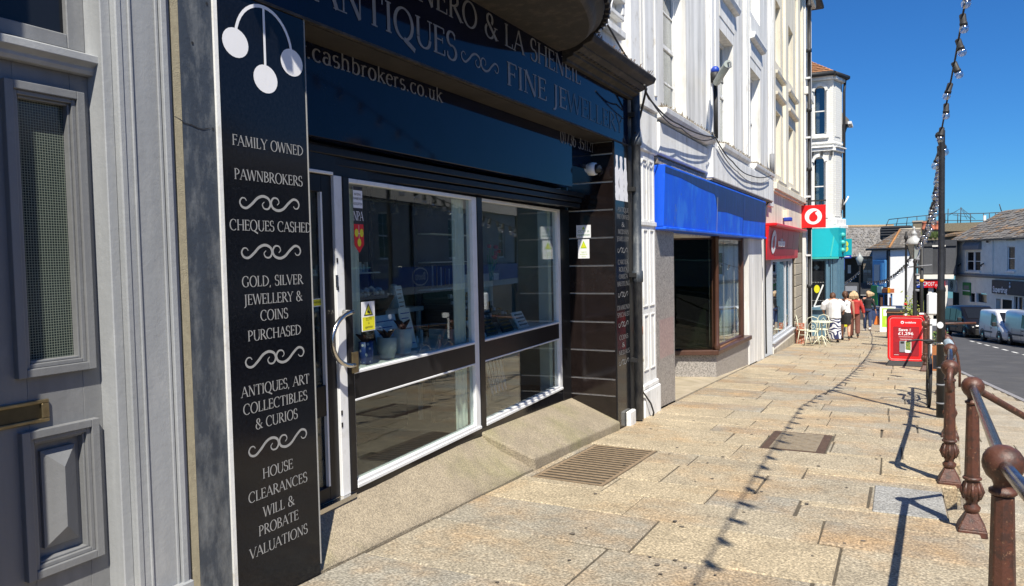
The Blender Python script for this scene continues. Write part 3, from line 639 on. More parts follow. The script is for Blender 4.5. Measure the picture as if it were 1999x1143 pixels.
for a, b in ((1.70, 1.925), (1.24, 1.46)):
    for v0, v1, nm in ((1.22, 2.28, 'glass'), (.42, .92, 'panel')):
        m = MB(FD)
        for k, (i0, i1, h0, h1) in enumerate(((-.045, -.012, 0, .030), (-.012, .006, 0, .018), (.006, .016, -.02, .004))):
            m.box(a+i0, a+i1, v0+i0, v1-i0, -.03, h1); m.box(b-i1, b-i0, v0+i0, v1-i0, -.03, h1)
            m.box(a+i1, b-i1, v0+i0, v0+i1, -.03, h1); m.box(a+i1, b-i1, v1-i1, v1-i0, -.03, h1)
        m.build('moulding', GREY, d, bevel=.003, seg=2)
        if nm == 'glass': bx(FD, 'wired_pane', WIRED, d, a, b, v0, v1, -.035, -.028)
        else:
            bx(FD, 'panel_back', GREY, d, a, b, v0, v1, -.045, -.03)
            p = MB(FD); x0, x1, y0, y1 = a+.045, b-.04, v0+.055, v1-.05; cx = (x0+x1)/2
            q = [p.P(x0, y0, -.03), p.P(x1, y0, -.03), p.P(x1, y1, -.03), p.P(x0, y1, -.03)]; w = [p.P(x0, y0, -.012), p.P(x1, y0, -.012), p.P(x1, y1, -.012), p.P(x0, y1, -.012)]
            r0, r1 = p.P(cx, y0+.075, .030), p.P(cx, y1-.075, .030)
            for i in range(4): p.face([q[i], q[(i+1) % 4], w[(i+1) % 4], w[i]])
            p.face([w[0], w[1], r0]); p.face([w[1], w[2], r1, r0]); p.face([w[2], w[3], r1]); p.face([w[3], w[0], r0, r1]); p.build('raised_panel', GREY, d)
m = MB(FD); m.box(1.40, 1.775, .99, 1.005, 0, .014); m.box(1.40, 1.775, 1.065, 1.08, 0, .014); m.box(1.745, 1.775, 1.005, 1.065, 0, .014); m.box(1.40, 1.43, 1.005, 1.065, 0, .014)
lb = m.build('letter_slot', BRASS, d, bevel=.003); bx(FD, 'flap', mat('dark_brass', (.10, .085, .05), .5, .8, var=.3), lb, 1.43, 1.745, 1.005, 1.065, 0, .004)
bx(FD, 'weather_bar', GREY, d, DL, DR, .10, .17, 0, .03, bevel=.006)
bx(F, 'threshold', STEP, b0, 1.1, 2.05, -.2, .10, -.3, .06, bevel=.01)
# transom and fanlight
m = MB(FD); m.profile([(-.02, 2.40), (.035, 2.40), (.045, 2.415), (.045, 2.43), (.075, 2.445), (.075, 2.475), (.03, 2.49), (-.02, 2.50)], DL-.08, 2.03); m.build('transom', GREYP, b0, bevel=.002)
m = MB(FD); wall_boxes(m, DL, 2.005, 2.50, 3.4, -.05, -.005, [(DL+.07, 1.93, 2.56, 3.33)]); m.build('fanlight_frame', GREY, b0, bevel=.004)
bx(FD, 'fanlight_pane', VANG, b0, DL+.07, 1.93, 2.56, 3.33, -.04, -.03)
# left side: unseen pier, added and sized to throw the shade on the door
m = MB(F); m.box(.55, 1.12, -.3, 5.2, -.3, .285); m.build('unseen_shade_pier', GREYP, b0, bevel=.01)
bx(F, 'neighbour_wall', GREYP, b0, -7, .55, -.3, 5.2, -.3, .02); bx(F, 'neighbour_window', VANG, b0, -5, -.6, .7, 2.7, .02, .03)
bx(F, 'wall_above', GREYP, b0, 1.12, 2.05, 3.4, 5.2, -.3, -.05)

# ================================================================ BLACK SHOP
sh = thing('black_shop', 'black fronted pawnbroker and antiques shop with large glazed front and granite piers', 'shop', (-2.9, 5.6, 0))
wp = bx(F, 'worn_pilaster', WORN, sh, 2.365, 2.558, -.3, 5.2, -.3, -.006, bevel=.004)
m = MB(F)
# crack across the worn pilaster
m.ribbon([pf(F, x, y) for x, y in ((341, 226), (352, 232), (362, 240), (375, 243), (387, 249), (398, 252), (412, 249))], [.002, .005, .004, .007, .005, .006, .002], -.004); m.build('crack', BLK, wp)
m = MB(F)
for x, y in ((377, 83), (405, 6), (417, 251)): disc(m, *pf(F, x, y), .007, -.0035, 8)
m.build('bolt_hole', BLK, wp)
bx(F, 'edge_strip', WHITEB, sh, 2.558, 2.580, -.3, 2.95, -.3, .004)
pr = bx(F, 'stone_pier', BLACK, sh, 2.580, 3.172, -.3, 2.95, -.45, 0, bevel=.003)
bx(F, 'pier_edge_trim', LETG, sh, 3.172, 3.177, -.1, 2.95, -.02, .004)
def line(mb, fr, s, x0, x1, py, h, n=.002, track=.03, bold=1.0):
    """text s between the pixel columns measured in the photograph, on the plane"""
    u0, _ = pf(fr, x0, py); u1, _ = pf(fr, x1, py); _, v = pf(fr, (x0+x1)/2, py)
    sq = (u1-u0)/(swidth(s, track)*h); serif(mb, s, (u0+u1)/2, v-h/2, h, n, sq, tr=track, bold=bold)
m = MB(F)
for s, x0, x1, py in (('FAMILY OWNED', 453, 591, 283), ('PAWNBROKERS', 457, 590, 346), ('CHEQUES CASHED', 448, 607, 441), ('GOLD, SILVER', 472, 591, 547), ('JEWELLERY &', 476, 590, 581),
                      ('COINS', 508, 562, 613), ('PURCHASED', 483, 588, 649), ('ANTIQUES, ART', 470, 604, 752), ('COLLECTIBLES', 474, 600, 785), ('& CURIOS', 498, 581, 817),
                      ('HOUSE', 512, 572, 914), ('CLEARANCES', 484, 600, 951), ('WILL &', 513, 575, 987), ('PROBATE', 504, 583, 1020), ('VALUATIONS', 486, 601, 1056)):
    m = MB(F); line(m, F, s, x0, x1, py, .053); m.build('lettering', LETG, pr)
for py in (397, 491, 697, 865): m = MB(F); scroll(m, 2.885, pf(F, 527 + (py-397)*.02, py)[1], .42, .002, .013); m.build('scroll_ornament', LETG, pr)
m = MB(F)
c = [pf(F, *p) for p in ((459, 83), (569, 122), (518, 154))]
for u, v in c: disc(m, u, v, .082, .0025, ry=.072)
top = pf(F, 515, 14); u0, v0 = c[0]; u1, v1 = c[1]; uc = (u0+u1)/2; vb = min(v0, v1)+.03
arc = [(uc+(u0-uc)*math.cos(R(a)), vb+(top[1]-vb)*math.sin(R(a))) for a in range(0, 181, 9)]
m.ribbon(arc, .017, .0025); m.ribbon([(c[2][0], c[2][1]), (c[2][0], top[1]-.005)], .015, .0025)
m.build('pawnbroker_symbol', LETW, pr)
# fascia
fa = bx(F, 'fascia', BLACKF, sh, 2.545, 8.72, 2.95, 3.62, -.28, 0, bevel=.003)
m = MB(F)
U0, V0 = pf(F, 838, 40); U1, V1 = pf(F, 1134, 170)
hh = pf(F, 990, 50)[1]-pf(F, 990, 96)[1]
serif(m, 'INERO & LA SHENEIL', U1, V1+.02, .185, .003, (U1-pf(F, 800, 20)[0])/(swidth('INERO & LA SHENEIL', .05)*.185), align='r', tr=.05); m.build('lettering', LETD, fa); m = MB(F)
a0 = pf(F, 612, -20)[0]; a1 = pf(F, 893, 100)[0]; vv = pf(F, 885, 117)[1]
serif(m, 'ANTIQUES', a1, vv, .195, .003, (a1-a0)/(swidth('ANTIQUES', .05)*.195), align='r', tr=.05); m.build('lettering', LETD, fa); m = MB(F)
f0 = pf(F, 989, 150)[0]; f1 = pf(F, 1216, 225)[0]; vf = pf(F, 995, 167)[1]
sq = (f1-f0)/(swidth('FINE JEWELLERY', .05)*.195); wj = serif(m, 'FINE JE', f0, vf, .195, .003, sq, align='l', tr=.05)
m9 = MB(F); serif(m9, 'WELLERY', f0+wj, vf, .195, .003, sq, align='l', tr=.05); m9.build('faded_lettering', LETDD, fa)
m.build('lettering', LETD, fa); m = MB(F)
s0 = pf(F, 899, 100)[0]; s1 = pf(F, 973, 130)[0]; scroll(m, (s0+s1)/2, vv+.07, (s1-s0), .003, .016)
m.build('scroll_ornament', LETD, fa)
bx(F, 'bottom_bead', LEAD, fa, 2.545, 8.72, 2.935, 2.95, -.02, .010)
# soffit behind the fascia and the shutter box
FS = facade(-3.15)
bx(F, 'soffit', SOFF, sh, 3.178, 8.22, 2.93, 2.949, -.6, -.021)
sb = thing('x', 'x', 'x'); bpy.data.objects.remove(sb)
sg = MB(FS); sg.box(3.178, 7.56, 2.37, 2.93, -.35, 0); sg = sg.build('shutter_box', BLACKF, sh, bevel=.003)
m = MB(FS); w0 = pf(FS, 596, 100)[0]; w1 = pf(FS, 864, 190)[0]; vw = pf(FS, 860, 199)[1]
serif(m, 'www.cashbrokers.co.uk', w1, vw, .115, .003, (w1-3.02)/(swidth('www.cashbrokers.co.uk', .05)*.115), align='r', tr=.05); m.build('lettering', LETD, sg)
m = MB(FS); m.box(7.56, 8.20, 2.62, 2.93, -.05, -.03); np_ = m.build('number_board', BLACKF, sh)
m = MB(FS); p0 = pf(FS, 1093, 268)[0]; p1 = pf(FS, 1158, 290)[0]
serif(m, '01736 351121', p0, pf(FS, 1093, 277)[1], .125, .004, (p1-p0)/(swidth('01736 351121', .05)*.125), align='l', tr=.05); m.build('lettering', LETD, np_)
# stepped dark rails under the shutter box
for i in range(3): bx(F, 'shutter_rail', ALB, sh, 3.10, 8.1, 2.345-.06*i-.05, 2.345-.06*i, -.42-.02*i, -.34-.02*i, bevel=.004)
# recessed glazing, slightly skewed to the pavement
FG = Fr((-3.25, 4.0, 0), (-math.sin(R(3.2)), math.cos(R(3.2)), 0))
HZ = 2.16
bx(FG, 'head_frame', ALB, sh, -1.1, 4.17, 2.165, 2.36, -.12, -.02, bevel=.003)
bx(FG, 'plinth', BLACK, sh, -.135, 4.17, -.35, .075, -.08, .005, bevel=.003)
for a, b in ((-.14, -.075), (1.80, 1.905), (3.93, 4.22)): bx(FG, 'post', ALB, sh, a, b, -.35 if a > 3 else .075, 2.165, -.08, .01, bevel=.004)
def shop_window(u0, u1, wide_l, wide_r):
    w = thing('tmp', 't', 't'); bpy.data.objects.remove(w)
    m = MB(FG); m.box(u0, u0+wide_l, .075, 2.16, -.06, .004); m.box(u1-wide_r, u1, .075, 2.16, -.06, .004)
    m.box(u0+wide_l, u1-wide_r, .075, .125, -.06, .004); m.box(u0+wide_l, u1-wide_r, 2.13, 2.16, -.06, .004)
    m.box(u0+wide_l, u1-wide_r, .665, .68, -.05, .006); m.box(u0+wide_l, u1-wide_r, .85, .87, -.05, .006)
    f = m.build('window', ALW, sh, bevel=.003)
    bx(FG, 'pane', GLASS, f, u0+wide_l, u1-wide_r, .125, .665, -.035, -.027); bx(FG, 'pane', GLASS, f, u0+wide_l, u1-wide_r, .87, 2.13, -.035, -.027)
    bx(FG, 'transom_panel', ALB, f, u0+wide_l, u1-wide_r, .68, .85, -.05, .002)
    bx(FG, 'sill', ALW, f, u0, u1, .075, .10, .004, .014, bevel=.003)
    return f
shop_window(-.075, 1.80, .008, .085); shop_window(1.905, 3.93, .010, .085)
# door: black leaf, white jamb, steel pull
m = MB(FG); wall_boxes(m, -1.05, -.225, .06, 2.16, -.07, -.02, [(-.95, -.33, .16, .62), (-.95, -.33, .82, 2.05)])
dl = m.build('shop_door', ALB, sh, bevel=.004)
bx(FG, 'door_pane', GLASS, dl, -.95, -.33, .16, .62, -.05, -.042); bx(FG, 'door_pane', GLASS, dl, -.95, -.33, .82, 2.05, -.05, -.042)
bx(FG, 'glazing_strip', ALW, dl, -.345, -.328, .16, 2.05, -.04, -.017)
m = MB(FG); m.box(-.225, -.14, .06, 2.165, -.08, 0); m.box(-1.1, -.225, 2.165, 2.185, -.08, .0); dj = m.build('door_jamb', ALW, sh, bevel=.003)
pts = [(-.165, 1.275, .0), (-.165, 1.275, .06)] + [(-.165-.22*math.sin(R(a)), 1.10+.175*math.cos(R(a)), .075) for a in range(0, 181, 12)] + [(-.165, .925, .06), (-.165, .925, .0)]
MB(FG).tube(pts, .0155, 10).build('pull_handle', STEEL, dl)
bx(FG, 'keep', STEEL, dj, -.235, -.215, 1.44, 1.52, 0, .006)
for v in (1.60, 1.42, .60, .52): bx(FG, 'hinge_bolt', BLK, dj, -.222, -.208, v, v+.03, 0, .004)
bx(FG, 'hinge', BRASS, sh, -.11, -.04, .86, 1.0, .01, .02, bevel=.002)
bx(FG, 'threshold', STEEL, sh, -1.1, -.12, .03, .06, -.08, .03)
# interior
m = MB(FG); m.box(-1.2, 4.2, -.3, .05, -3.3, -.085); m.build('shop_floor', FLOORG, sh)
m = MB(FG); m.box(-1.2, 4.2, .05, 3.0, -3.35, -3.3); m.box(-1.25, -1.2, .05, 3.0, -3.3, -.1); m.box(4.2, 4.25, .05, 3.0, -3.3, -.1); m.box(-1.2, 4.2, 2.45, 2.5, -3.3, -.42); m.build('shop_inner_wall', mat('dim_shop_wall', (.38, .39, .35), .9, var=.3, scale=1.5, bump=0), sh)
bx(FG, 'display_floor', mat('display_cloth', (.6, .61, .6), .9), sh, -.05, 4.0, .82, .86, -.75, -.07)
bx(FG, 'lower_back_board', DARK, sh, -.02, 1.78, .05, .66, -.80, -.76)
bx(FG, 'lower_back_board', WOOD, sh, 2.6, 3.95, .05, .66, -.80, -.76)
bx(FG, 'lower_back_board', DARK, sh, 1.95, 2.55, .05, .66, -.60, -.56)
def curtain(u0, u1, v0, v1, n, k=9, dep=.02):
    m = MB(FG); rings = []
    pts = [(u0+(u1-u0)*i/(k*4), n+dep*math.sin(i*math.pi/2+.4)) for i in range(k*4+1)]
    a = [m.P(u, v0, q) for u, q in pts]; b = [m.P(u, v1, q) for u, q in pts]; c = [m.P(u, v0, q-.006) for u, q in pts]; d = [m.P(u, v1, q-.006) for u, q in pts]
    for i in range(len(pts)-1):
        m.face([a[i], a[i+1], b[i+1], b[i]], True); m.face([c[i+1], c[i], d[i], d[i+1]], True)
    return m.build('curtain', CURT, sh)
curtain(1.50, 1.71, .87, 2.13, -.09, 3); curtain(1.50, 1.71, .12, .67, -.09, 3); curtain(.20, .36, .87, 2.13, -.25, 3)
bx(FG, 'side_panel', CURT, sh, 3.74, 3.84, .86, 2.14, -.20, -.08); bx(FG, 'side_panel', CURT, sh, 3.74, 3.84, .05, .66, -.20, -.08)
bx(FG, 'inner_rail', CURT, sh, 2.9, 3.78, 1.36, 1.44, -.80, -.72); bx(FG, 'inner_rail', CURT, sh, 2.9, 3.78, .86, 1.36, -.82, -.80)
# tiled return
FT = Fr((-3.50, 8.22, 0), (1, -.03, 0))
bx(FT, 'tile_backing', GROUT, sh, 0, .585, -.35, 2.93, -.3, -.004)
rows = [-.35, -.02, .175, .51, .845, 1.18, 1.505, 1.83, 2.15, 2.47, 2.79, 2.93]
for a, b in zip(rows, rows[1:]): bx(FT, 'glazed_tile', BLACKT, sh, .01, .592, a+.008, b-.008, -.004, .006, bevel=.002)
# right pier
p2 = bx(F, 'stone_pier', BLACK, sh, 8.22, 8.70, -.55, 2.95, -.45, 0, bevel=.003)
bx(F, 'pier_edge_trim', ALB, sh, 8.205, 8.22, -.4, 2.95, -.02, .006)
m = MB(F)
for s, x0, x1, py in (('ANTIQUE', 1205, 1227, 409), ('PRE-OWNED', 1204, 1228, 423), ('&', 1213, 1219, 438), ('MODERN', 1206, 1227, 452), ('JEWELLERY', 1204, 1228, 466), ('CARTIER', 1206, 1226, 511),
                      ('ROLEX', 1208, 1224, 525), ('OMEGA', 1208, 1225, 539), ('BREITLING', 1205, 1229, 553), ('DIAMOND', 1205, 1229, 599), ('SPECIALIST', 1205, 1229, 613), ('COINS', 1209, 1226, 657), ('&', 1214, 1220, 672), ('MEDALS', 1208, 1229, 686)):
    m = MB(F); line(m, F, s, x0, x1, py, .052, bold=.9); m.build('lettering', LETR, p2)
for py in (488, 574, 632, 706): m = MB(F); scroll(m, 8.46, pf(F, 1217, py)[1], .36, .002, .012); m.build('scroll_ornament', LETR, p2)
m = MB(F)   # peeling white crest sticker
for cx, w in ((8.30, .09), (8.45, .12), (8.60, .09)):
    rr = random.Random(int(cx*100)); pts = []; v0, v1 = 2.26, 2.78
    for i in range(13): pts.append((cx-w*(.55+.35*rr.random())*(1 if i < 9 else .45), v0+(v1-v0)*i/12))
    for i in range(12, -1, -1): pts.append((cx+w*(.55+.35*rr.random())*(1 if i < 9 else .45), v0+(v1-v0)*i/12))
    m.poly(pts, .001, .003)
m.build('torn_white_sticker', LETW, p2)
bx(F, 'foot_block', WHITEB, sh, 8.50, 8.72, -.46, -.26, .0, .06, bevel=.012)
# ramp and step
m = MB(); n = 14
def ramp_pt(i, j):
    yy = 3.08+(6.02-3.08)*i/n; t = j/5
    xi, xo = -3.28-(yy-4)*.056, -2.915+.006*math.sin(yy*3); zi = .066-.004*(yy-4)-.05*max(0, yy-5.3); zo = G(yy)+.003
    x = xi+(xo-xi)*t; return (x, yy, zi+(zo-zi)*(t**.8)+.004*math.sin(yy*7+t*5))
ids = [[m.P(*ramp_pt(i, j)) for j in range(6)] for i in range(n+1)]
for i in range(n):
    for j in range(5): m.face([ids[i][j], ids[i][j+1], ids[i+1][j+1], ids[i+1][j]], True)
lo = [m.P(*(Vector(ramp_pt(i, 5))-Vector((0, 0, .15)))) for i in range(n+1)]
for i in range(n): m.face([ids[i][5], lo[i], lo[i+1], ids[i+1][5]])
m.face([ids[0][j] for j in range(6)]+[lo[0]])
m.build('entrance_ramp', RAMP, sh)
m = MB(); m.hexa([(-3.52, 5.80, -.6), (-2.90, 5.98, -.6), (-2.87, 8.22, -.6), (-3.52, 8.22, -.6), (-3.36, 5.80, .045), (-2.90, 5.98, G(6)+.10), (-2.87, 8.22, G(8.1)+.085), (-3.50, 8.22, -.07)])
m.build('entrance_step', RAMP, sh, bevel=.018, seg=2)
# cornice over the fascia
m = MB(F); m.profile([(-.3, 3.50), (.05, 3.50), (.05, 3.53), (.12, 3.55), (.12, 3.575), (.17, 3.59), (.22, 3.62), (.22, 3.635), (.31, 3.66), (.335, 3.71), (.32, 3.735), (-.3, 3.80)], 6.75, 8.80)
co = m.build('cornice', LEAD, sh, bevel=.004)
m = MB(F)
for i in range(19): u = 6.80+i*.104; m.box(u, u+.055, 3.578, 3.62, .12, .165)
m.build('dentil_course', LEAD, co, kind='stuff')
m = MB(F); rr = random.Random(3)
for i in range(220):
    u = rr.uniform(6.4, 8.78); h = rr.uniform(.0, .035); q = rr.uniform(.18, .31); m.tube([(u, 3.735, q), (u+rr.uniform(-.03, .03), 3.745+h, q+rr.uniform(-.02, .04))], .004, 3, cap=False)
m.build('dry_weeds', mat('dry_weed', (.16, .10, .06), .9), co, kind='stuff')
# bow window base (bulging soffit) with its walls above
def bow(a): return (4.75+2.5*math.cos(a), .02+1.0*math.sin(a))
m = MB(F); lay = []
for sc, z in ((.86, 3.80), (.90, 3.86), (.92, 3.93), (.96, 3.95), (.97, 4.03), (1.0, 4.06), (1.03, 4.12), (1.03, 4.20), (.99, 4.24), (.95, 4.30)):
    lay.append([(4.55+2.45*sc*math.cos(a), z-.22, .0+.92*sc*math.sin(a)) for a in [math.pi*i/36 for i in range(37)]])
m.rings(lay, cap=True); m.build('bow_window_base', LEAD, sh)
m = MB(F)
for i in range(44):
    a = math.pi*(i+.5)/44; c = Vector((4.55+2.45*.985*math.cos(a), .92*.985*math.sin(a))); m.box(c.x-.022, c.x+.022, 3.735, 3.80, c.y-.01, c.y+.03)
m.build('dentil_course', LEAD, sh, kind='stuff')
m = MB(F); lay = [[(4.55+2.45*.93*math.cos(a), z, .92*.93*math.sin(a)) for a in [math.pi*i/24 for i in range(25)]] for z in (4.08, 6.6)]; m.rings(lay); m.build('bow_wall', WHITE, sh)
# wall above
m = MB(F); m.box(2.4, 9.1, 3.75, 9.5, -.35, -.05); m.build('upper_wall', WHITE, sh)
m = MB(F)   # moulded window surround seen above the cornice
m.box(7.25, 7.42, 3.8, 6.6, -.05, .06); m.box(7.47, 7.56, 3.8, 6.6, -.05, .03); m.box(7.7, 8.55, 4.15, 4.24, -.05, .05); m.box(7.7, 8.55, 4.36, 4.42, -.05, .035); m.box(7.7, 7.78, 4.42, 6.5, -.05, .04); m.box(8.47, 8.55, 4.42, 6.5, -.05, .04); m.box(7.72, 8.52, 4.55, 4.62, -.05, .06); m.box(8.72, 9.08, 3.7, 9.5, -.05, .05)
m.build('window_surround', WHITEB, sh, bevel=.01)
# ================================================================ THINGS IN AND ON THE SHOP WINDOW
def sticker(label, fr, u0, u1, v0, v1, n, parts, cat='sticker', group=None):
    t = thing('warning_sign' if 'warning' in label or 'camera' in label else 'sign', label, cat, tuple(fr((u0+u1)/2, v0, n)), group)
    MB(fr).box(u0, u1, v0, v1, n, n+.003).build('backing', LETW, t)
    for f in parts: f(t, u0, u1, v0, v1, n+.0035)
    return t
def cctv(t, u0, u1, v0, v1, n, fr=None, mirror=False):
    fr = fr or FG; w = u1-u0; h = v1-v0; c = (u0+u1)/2
    MB(fr).box(u0+.04*w, u1-.04*w, v0+.03*h, v0+.48*h, n, n+.001).build('yellow_field', YEL, t)
    MB(fr).poly([(c-.34*w, v0+.53*h), (c+.34*w, v0+.53*h), (c, v0+.95*h)], n, n+.001).build('triangle', BLK, t)
    MB(fr).poly([(c-.25*w, v0+.565*h), (c+.25*w, v0+.565*h), (c, v0+.87*h)], n+.001, n+.002).build('triangle_fill', YEL, t)
    MB(fr).poly([(c-.12*w, v0+.64*h), (c+.08*w, v0+.58*h), (c+.12*w, v0+.63*h), (c-.06*w, v0+.72*h)], n+.002, n+.003).build('camera_symbol', BLK, t)
    for s, k in (('CCTV', .36), ('in', .23), ('operation', .10)): sans(fr, s, c, v0+k*h, .09*h if k < .3 else .10*h, n+.002, BLK, t, squash=.9)
sticker('yellow and white camera warning sign on the glass behind the steel door handle', FG, .07, .225, 1.12, 1.325, -.026, [cctv])
t = thing('membership_sticker', 'tall membership sticker with red shield and three gold balls inside the glass beside the door', 'sticker', tuple(FG(.06, 1.7, 0)))
MB(FG).box(.012, .115, 1.97, 2.115, -.026, -.023).build('top_panel', LETW, t); MB(FG).box(.012, .115, 2.09, 2.115, -.023, -.022).build('black_strip', BLK, t)
for s, v in (('NATIONAL', 2.055), ('PAWNBROKERS', 2.025), ('ASSOCIATION', 1.99)): sans(FG, s, .06, v, .018, -.0222, BLK, t, squash=.62)
MB(FG).box(.012, .118, 1.86, 1.97, -.026, -.023).build('middle_panel', BLK, t); m = MB(FG); serif(m, 'NPA', .063, 1.885, .062, -.0225, .82); m.build('lettering', LETW, t)
MB(FG).poly([(.012, 1.86), (.012, 1.72), (.065, 1.665), (.12, 1.72), (.12, 1.86)], -.026, -.023).build('shield', REDB, t)
m = MB(FG); m.ribbon([(.015, 1.795), (.118, 1.795)], .003, -.0228); m.ribbon([(.065, 1.855), (.065, 1.74)], .003, -.0228); m.build('rule', LETW, t)
m = MB(FG); disc(m, .037, 1.80, .021, -.0222, ry=.028); disc(m, .095, 1.80, .021, -.0222, ry=.028); disc(m, .066, 1.735, .021, -.0222, ry=.028); m.build('gold_ball', YEL, t)
t = thing('warning_label', 'small yellow warning label on the black door glass left of the steel handle', 'label', tuple(FG(-.38, 1.3, 0)))
MB(FG).box(-.47, -.335, 1.325, 1.375, -.042, -.039).build('backing', LETW, t); MB(FG).box(-.415, -.338, 1.33, 1.37, -.039, -.038).build('yellow_field', YEL, t)
MB(FG).poly([(-.46, 1.332), (-.425, 1.332), (-.4425, 1.368)], -.039, -.038).build('triangle', YEL, t); sans(FG, 'WARNING', -.377, 1.345, .014, -.0375, BLK, t, squash=.9)
# stickers on the tiles (one sign board above the other)
U = lambda px, py: pf(FT, px, py)
t = thing('camera_sign', 'pale camera notice with black writing on the black tiles beside the right pier', 'sign', tuple(FT(.2, 1.9, 0)))
a, b = U(1126, 465)[0], U(1154, 465)[0]; v0, v1 = U(1140, 464)[1], U(1140, 439)[1]
MB(FT).box(a, b, v0, v1, .007, .010).build('backing', LETW, t); MB(FT).poly([((a+b)/2-.02, v1-.05), ((a+b)/2+.02, v1-.05), ((a+b)/2, v1-.015)], .010, .011).build('triangle', LIME, t)
sans(FT, 'CCTV in', (a+b)/2, v0+.065, .03, .011, GREEN, t); sans(FT, 'operation', (a+b)/2, v0+.025, .03, .011, GREEN, t)
t = thing('camera_sign', 'small white notice with yellow triangle right under the larger camera notice on the tiles', 'sign', tuple(FT(.2, 1.6, 0)))
a, b = U(1129, 480)[0], U(1151, 480)[0]; v0, v1 = U(1140, 504)[1], U(1140, 466)[1]; c = (a+b)/2
MB(FT).box(a, b, v0, v1-.004, .007, .010).build('backing', LETW, t); MB(FT).poly([(c-.042, v1-.11), (c+.042, v1-.11), (c, v1-.02)], .010, .011).build('triangle', LIME, t); MB(FT).poly([(c-.026, v1-.10), (c+.026, v1-.10), (c, v1-.045)], .011, .012).build('triangle_fill', YEL, t)
for k in range(3): sans(FT, ('images are', 'monitored for', 'security')[k], c, v0+.07-.027*k, .015, .011, LIME, t, squash=.8)
# dome camera
t = thing('dome_camera', 'white dome security camera on the wall above the black tiles', 'camera', (-3.13, 7.98, 2.62))
m = MB(Fr((-3.15, 8.12, 2.62), (1, 0, 0))); m.lathe([(.055, 0), (.055, .07), (.05, .08)], seg=20); m.build('mount', ALW, t)
m = MB(Fr((-3.12, 7.97, 2.60), (1, 0, 0))); m.lathe([(.02, -.01), (.07, .0), (.075, .05), (.068, .09)], axis='u', seg=22); m.build('housing', ALW, t)
m = MB(); m.ball((-3.02, 7.97, 2.60), .055, 16); m.build('dome', VANG, t)
# window display
disp = 'objects set out in the shop window'
def potc(label, u, n, r, h, m_, fluted=False, plant=True):
    t = thing('plant_pot', label, 'pot', tuple(FG(u, .865, n)))
    m = MB(Fr(FG(u, .865, n), (1, 0, 0), (0, 1, 0))); m.lathe([(r*.78, 0), (r*.82, .01), (r*.84, h*.25), (r*.95, h*.3), (r, h), (r*.93, h), (r*.9, h*.9)], seg=24); m.build('pot', m_, t)
    if plant:
        p = MB(Fr(FG(u, .865, n), (1, 0, 0), (0, 1, 0)))
        for k in range(5): a = k*1.3; p.tube([(0, 0, h*.9), (.03*math.cos(a), .03*math.sin(a), h*1.2), (.07*math.cos(a), .07*math.sin(a), h*1.35)], [.014, .02, .003], 4)
        p.build('leaves', mat('dark_red_leaf', (.05, .015, .015), .7), t)
    return t
potc('blue and white patterned pot, leftmost of the pots in the shop window', .30, -.16, .055, .16, POTB)
potc('plain grey pot between the patterned pot and the ribbed pot in the shop window', .60, -.18, .075, .16, mat('grey_pot', (.55, .56, .56), .7))
potc('ribbed pale grey pot, rightmost of the pots in the shop window', .86, -.20, .075, .20, mat('pale_pot', (.68, .69, .68), .7))
t = thing('shell_bowl', 'big dull red bowl heaped with shells in the shop window behind the camera warning sign', 'bowl', tuple(FG(.05, .7, -.4)))
fb = Fr(FG(.12, .865, -.38), (1, 0, 0), (0, 1, 0)); MB(fb).lathe([(.12, 0), (.17, .1), (.19, .26), (.17, .26), (.15, .2)], seg=24).build('bowl', mat('dull_red_glaze', (.13, .03, .03), .5), t)
def heap(t, fr, rx, ry, z, k, nm='shell'):
    rr = random.Random(k); m = MB(fr)
    for i in range(46): a = rr.uniform(0, 6.28); q = rr.random()**.5; m.ball((rx*q*math.cos(a), ry*q*math.sin(a), z+.05*(1-q)+rr.uniform(0, .02)), rr.uniform(.016, .030), 6, (1, rr.uniform(.5, 1), .7))
    m.build('shells', mat('sea_shell', (.72, .55, .42), .6, var=.4, scale=25), t, kind='stuff')
heap(t, fb, .17, .17, .25, 4)
t = thing('shell_basket', 'dark wicker basket of shells on a stand in the shop window behind the blue notice', 'basket', tuple(FG(.9, .7, -.5)))
fb = Fr(FG(.85, .865, -.52), (0, 1, 0), (-1, 0, 0)); m = MB(fb); m.lathe([(.15, .34), (.22, .46), (.20, .46)], seg=20); m.build('basket', mat('dark_wicker', (.05, .03, .02), .8), t); MB(fb).box(-.1, .1, -.1, .1, 0, .34).build('stand', WOOD, t); heap(t, fb, .20, .20, .46, 9)
def leaning(label, u0, u1, v0, v1, n, m_, lines, name='notice', lm=None):
    t = thing(name, label, 'notice', tuple(FG((u0+u1)/2, v0, n)))
    fr = Fr(FG(u0, v0, n), FG.r, (FG.u - FG.n*.22)); MB(fr).box(0, u1-u0, 0, v1-v0, -.008, 0).build('board', m_, t)
    m = MB(fr)
    for i in range(lines):
        v = (v1-v0)*(1-(i+1)/(lines+1)); m.box((u1-u0)*.14, (u1-u0)*(.9-.12*(i % 3)), v-.004, v+.004, 0, .001)
    m.build('faint_writing', lm or BLUEP, t); return t
leaning('pale blue notice propped in the middle of the shop window', .66, .98, .93, 1.18, -.30, mat('pale_blue_card', (.45, .66, .85), .6), 4)
leaning('tall white price card leaning at the right of the pots', 1.0, 1.17, .88, 1.22, -.26, mat('pale_card', (.72, .74, .73), .6), 7)
leaning('narrow card with a column of pictures standing near the pale curtain', 1.17, 1.27, 1.08, 1.40, -.40, mat('pale_card', (.45, .47, .46), .6), 8, lm=WOOD)
t = thing('display_table', 'small pale table with white jars at the back of the shop window', 'table', tuple(FG(1.6, .3, -1.0)))
m = MB(FG); m.box(1.25, 2.1, 1.12, 1.16, -1.2, -.75); m.build('table_top', mat('dim_white_wood', (.6, .6, .57), .7), t)
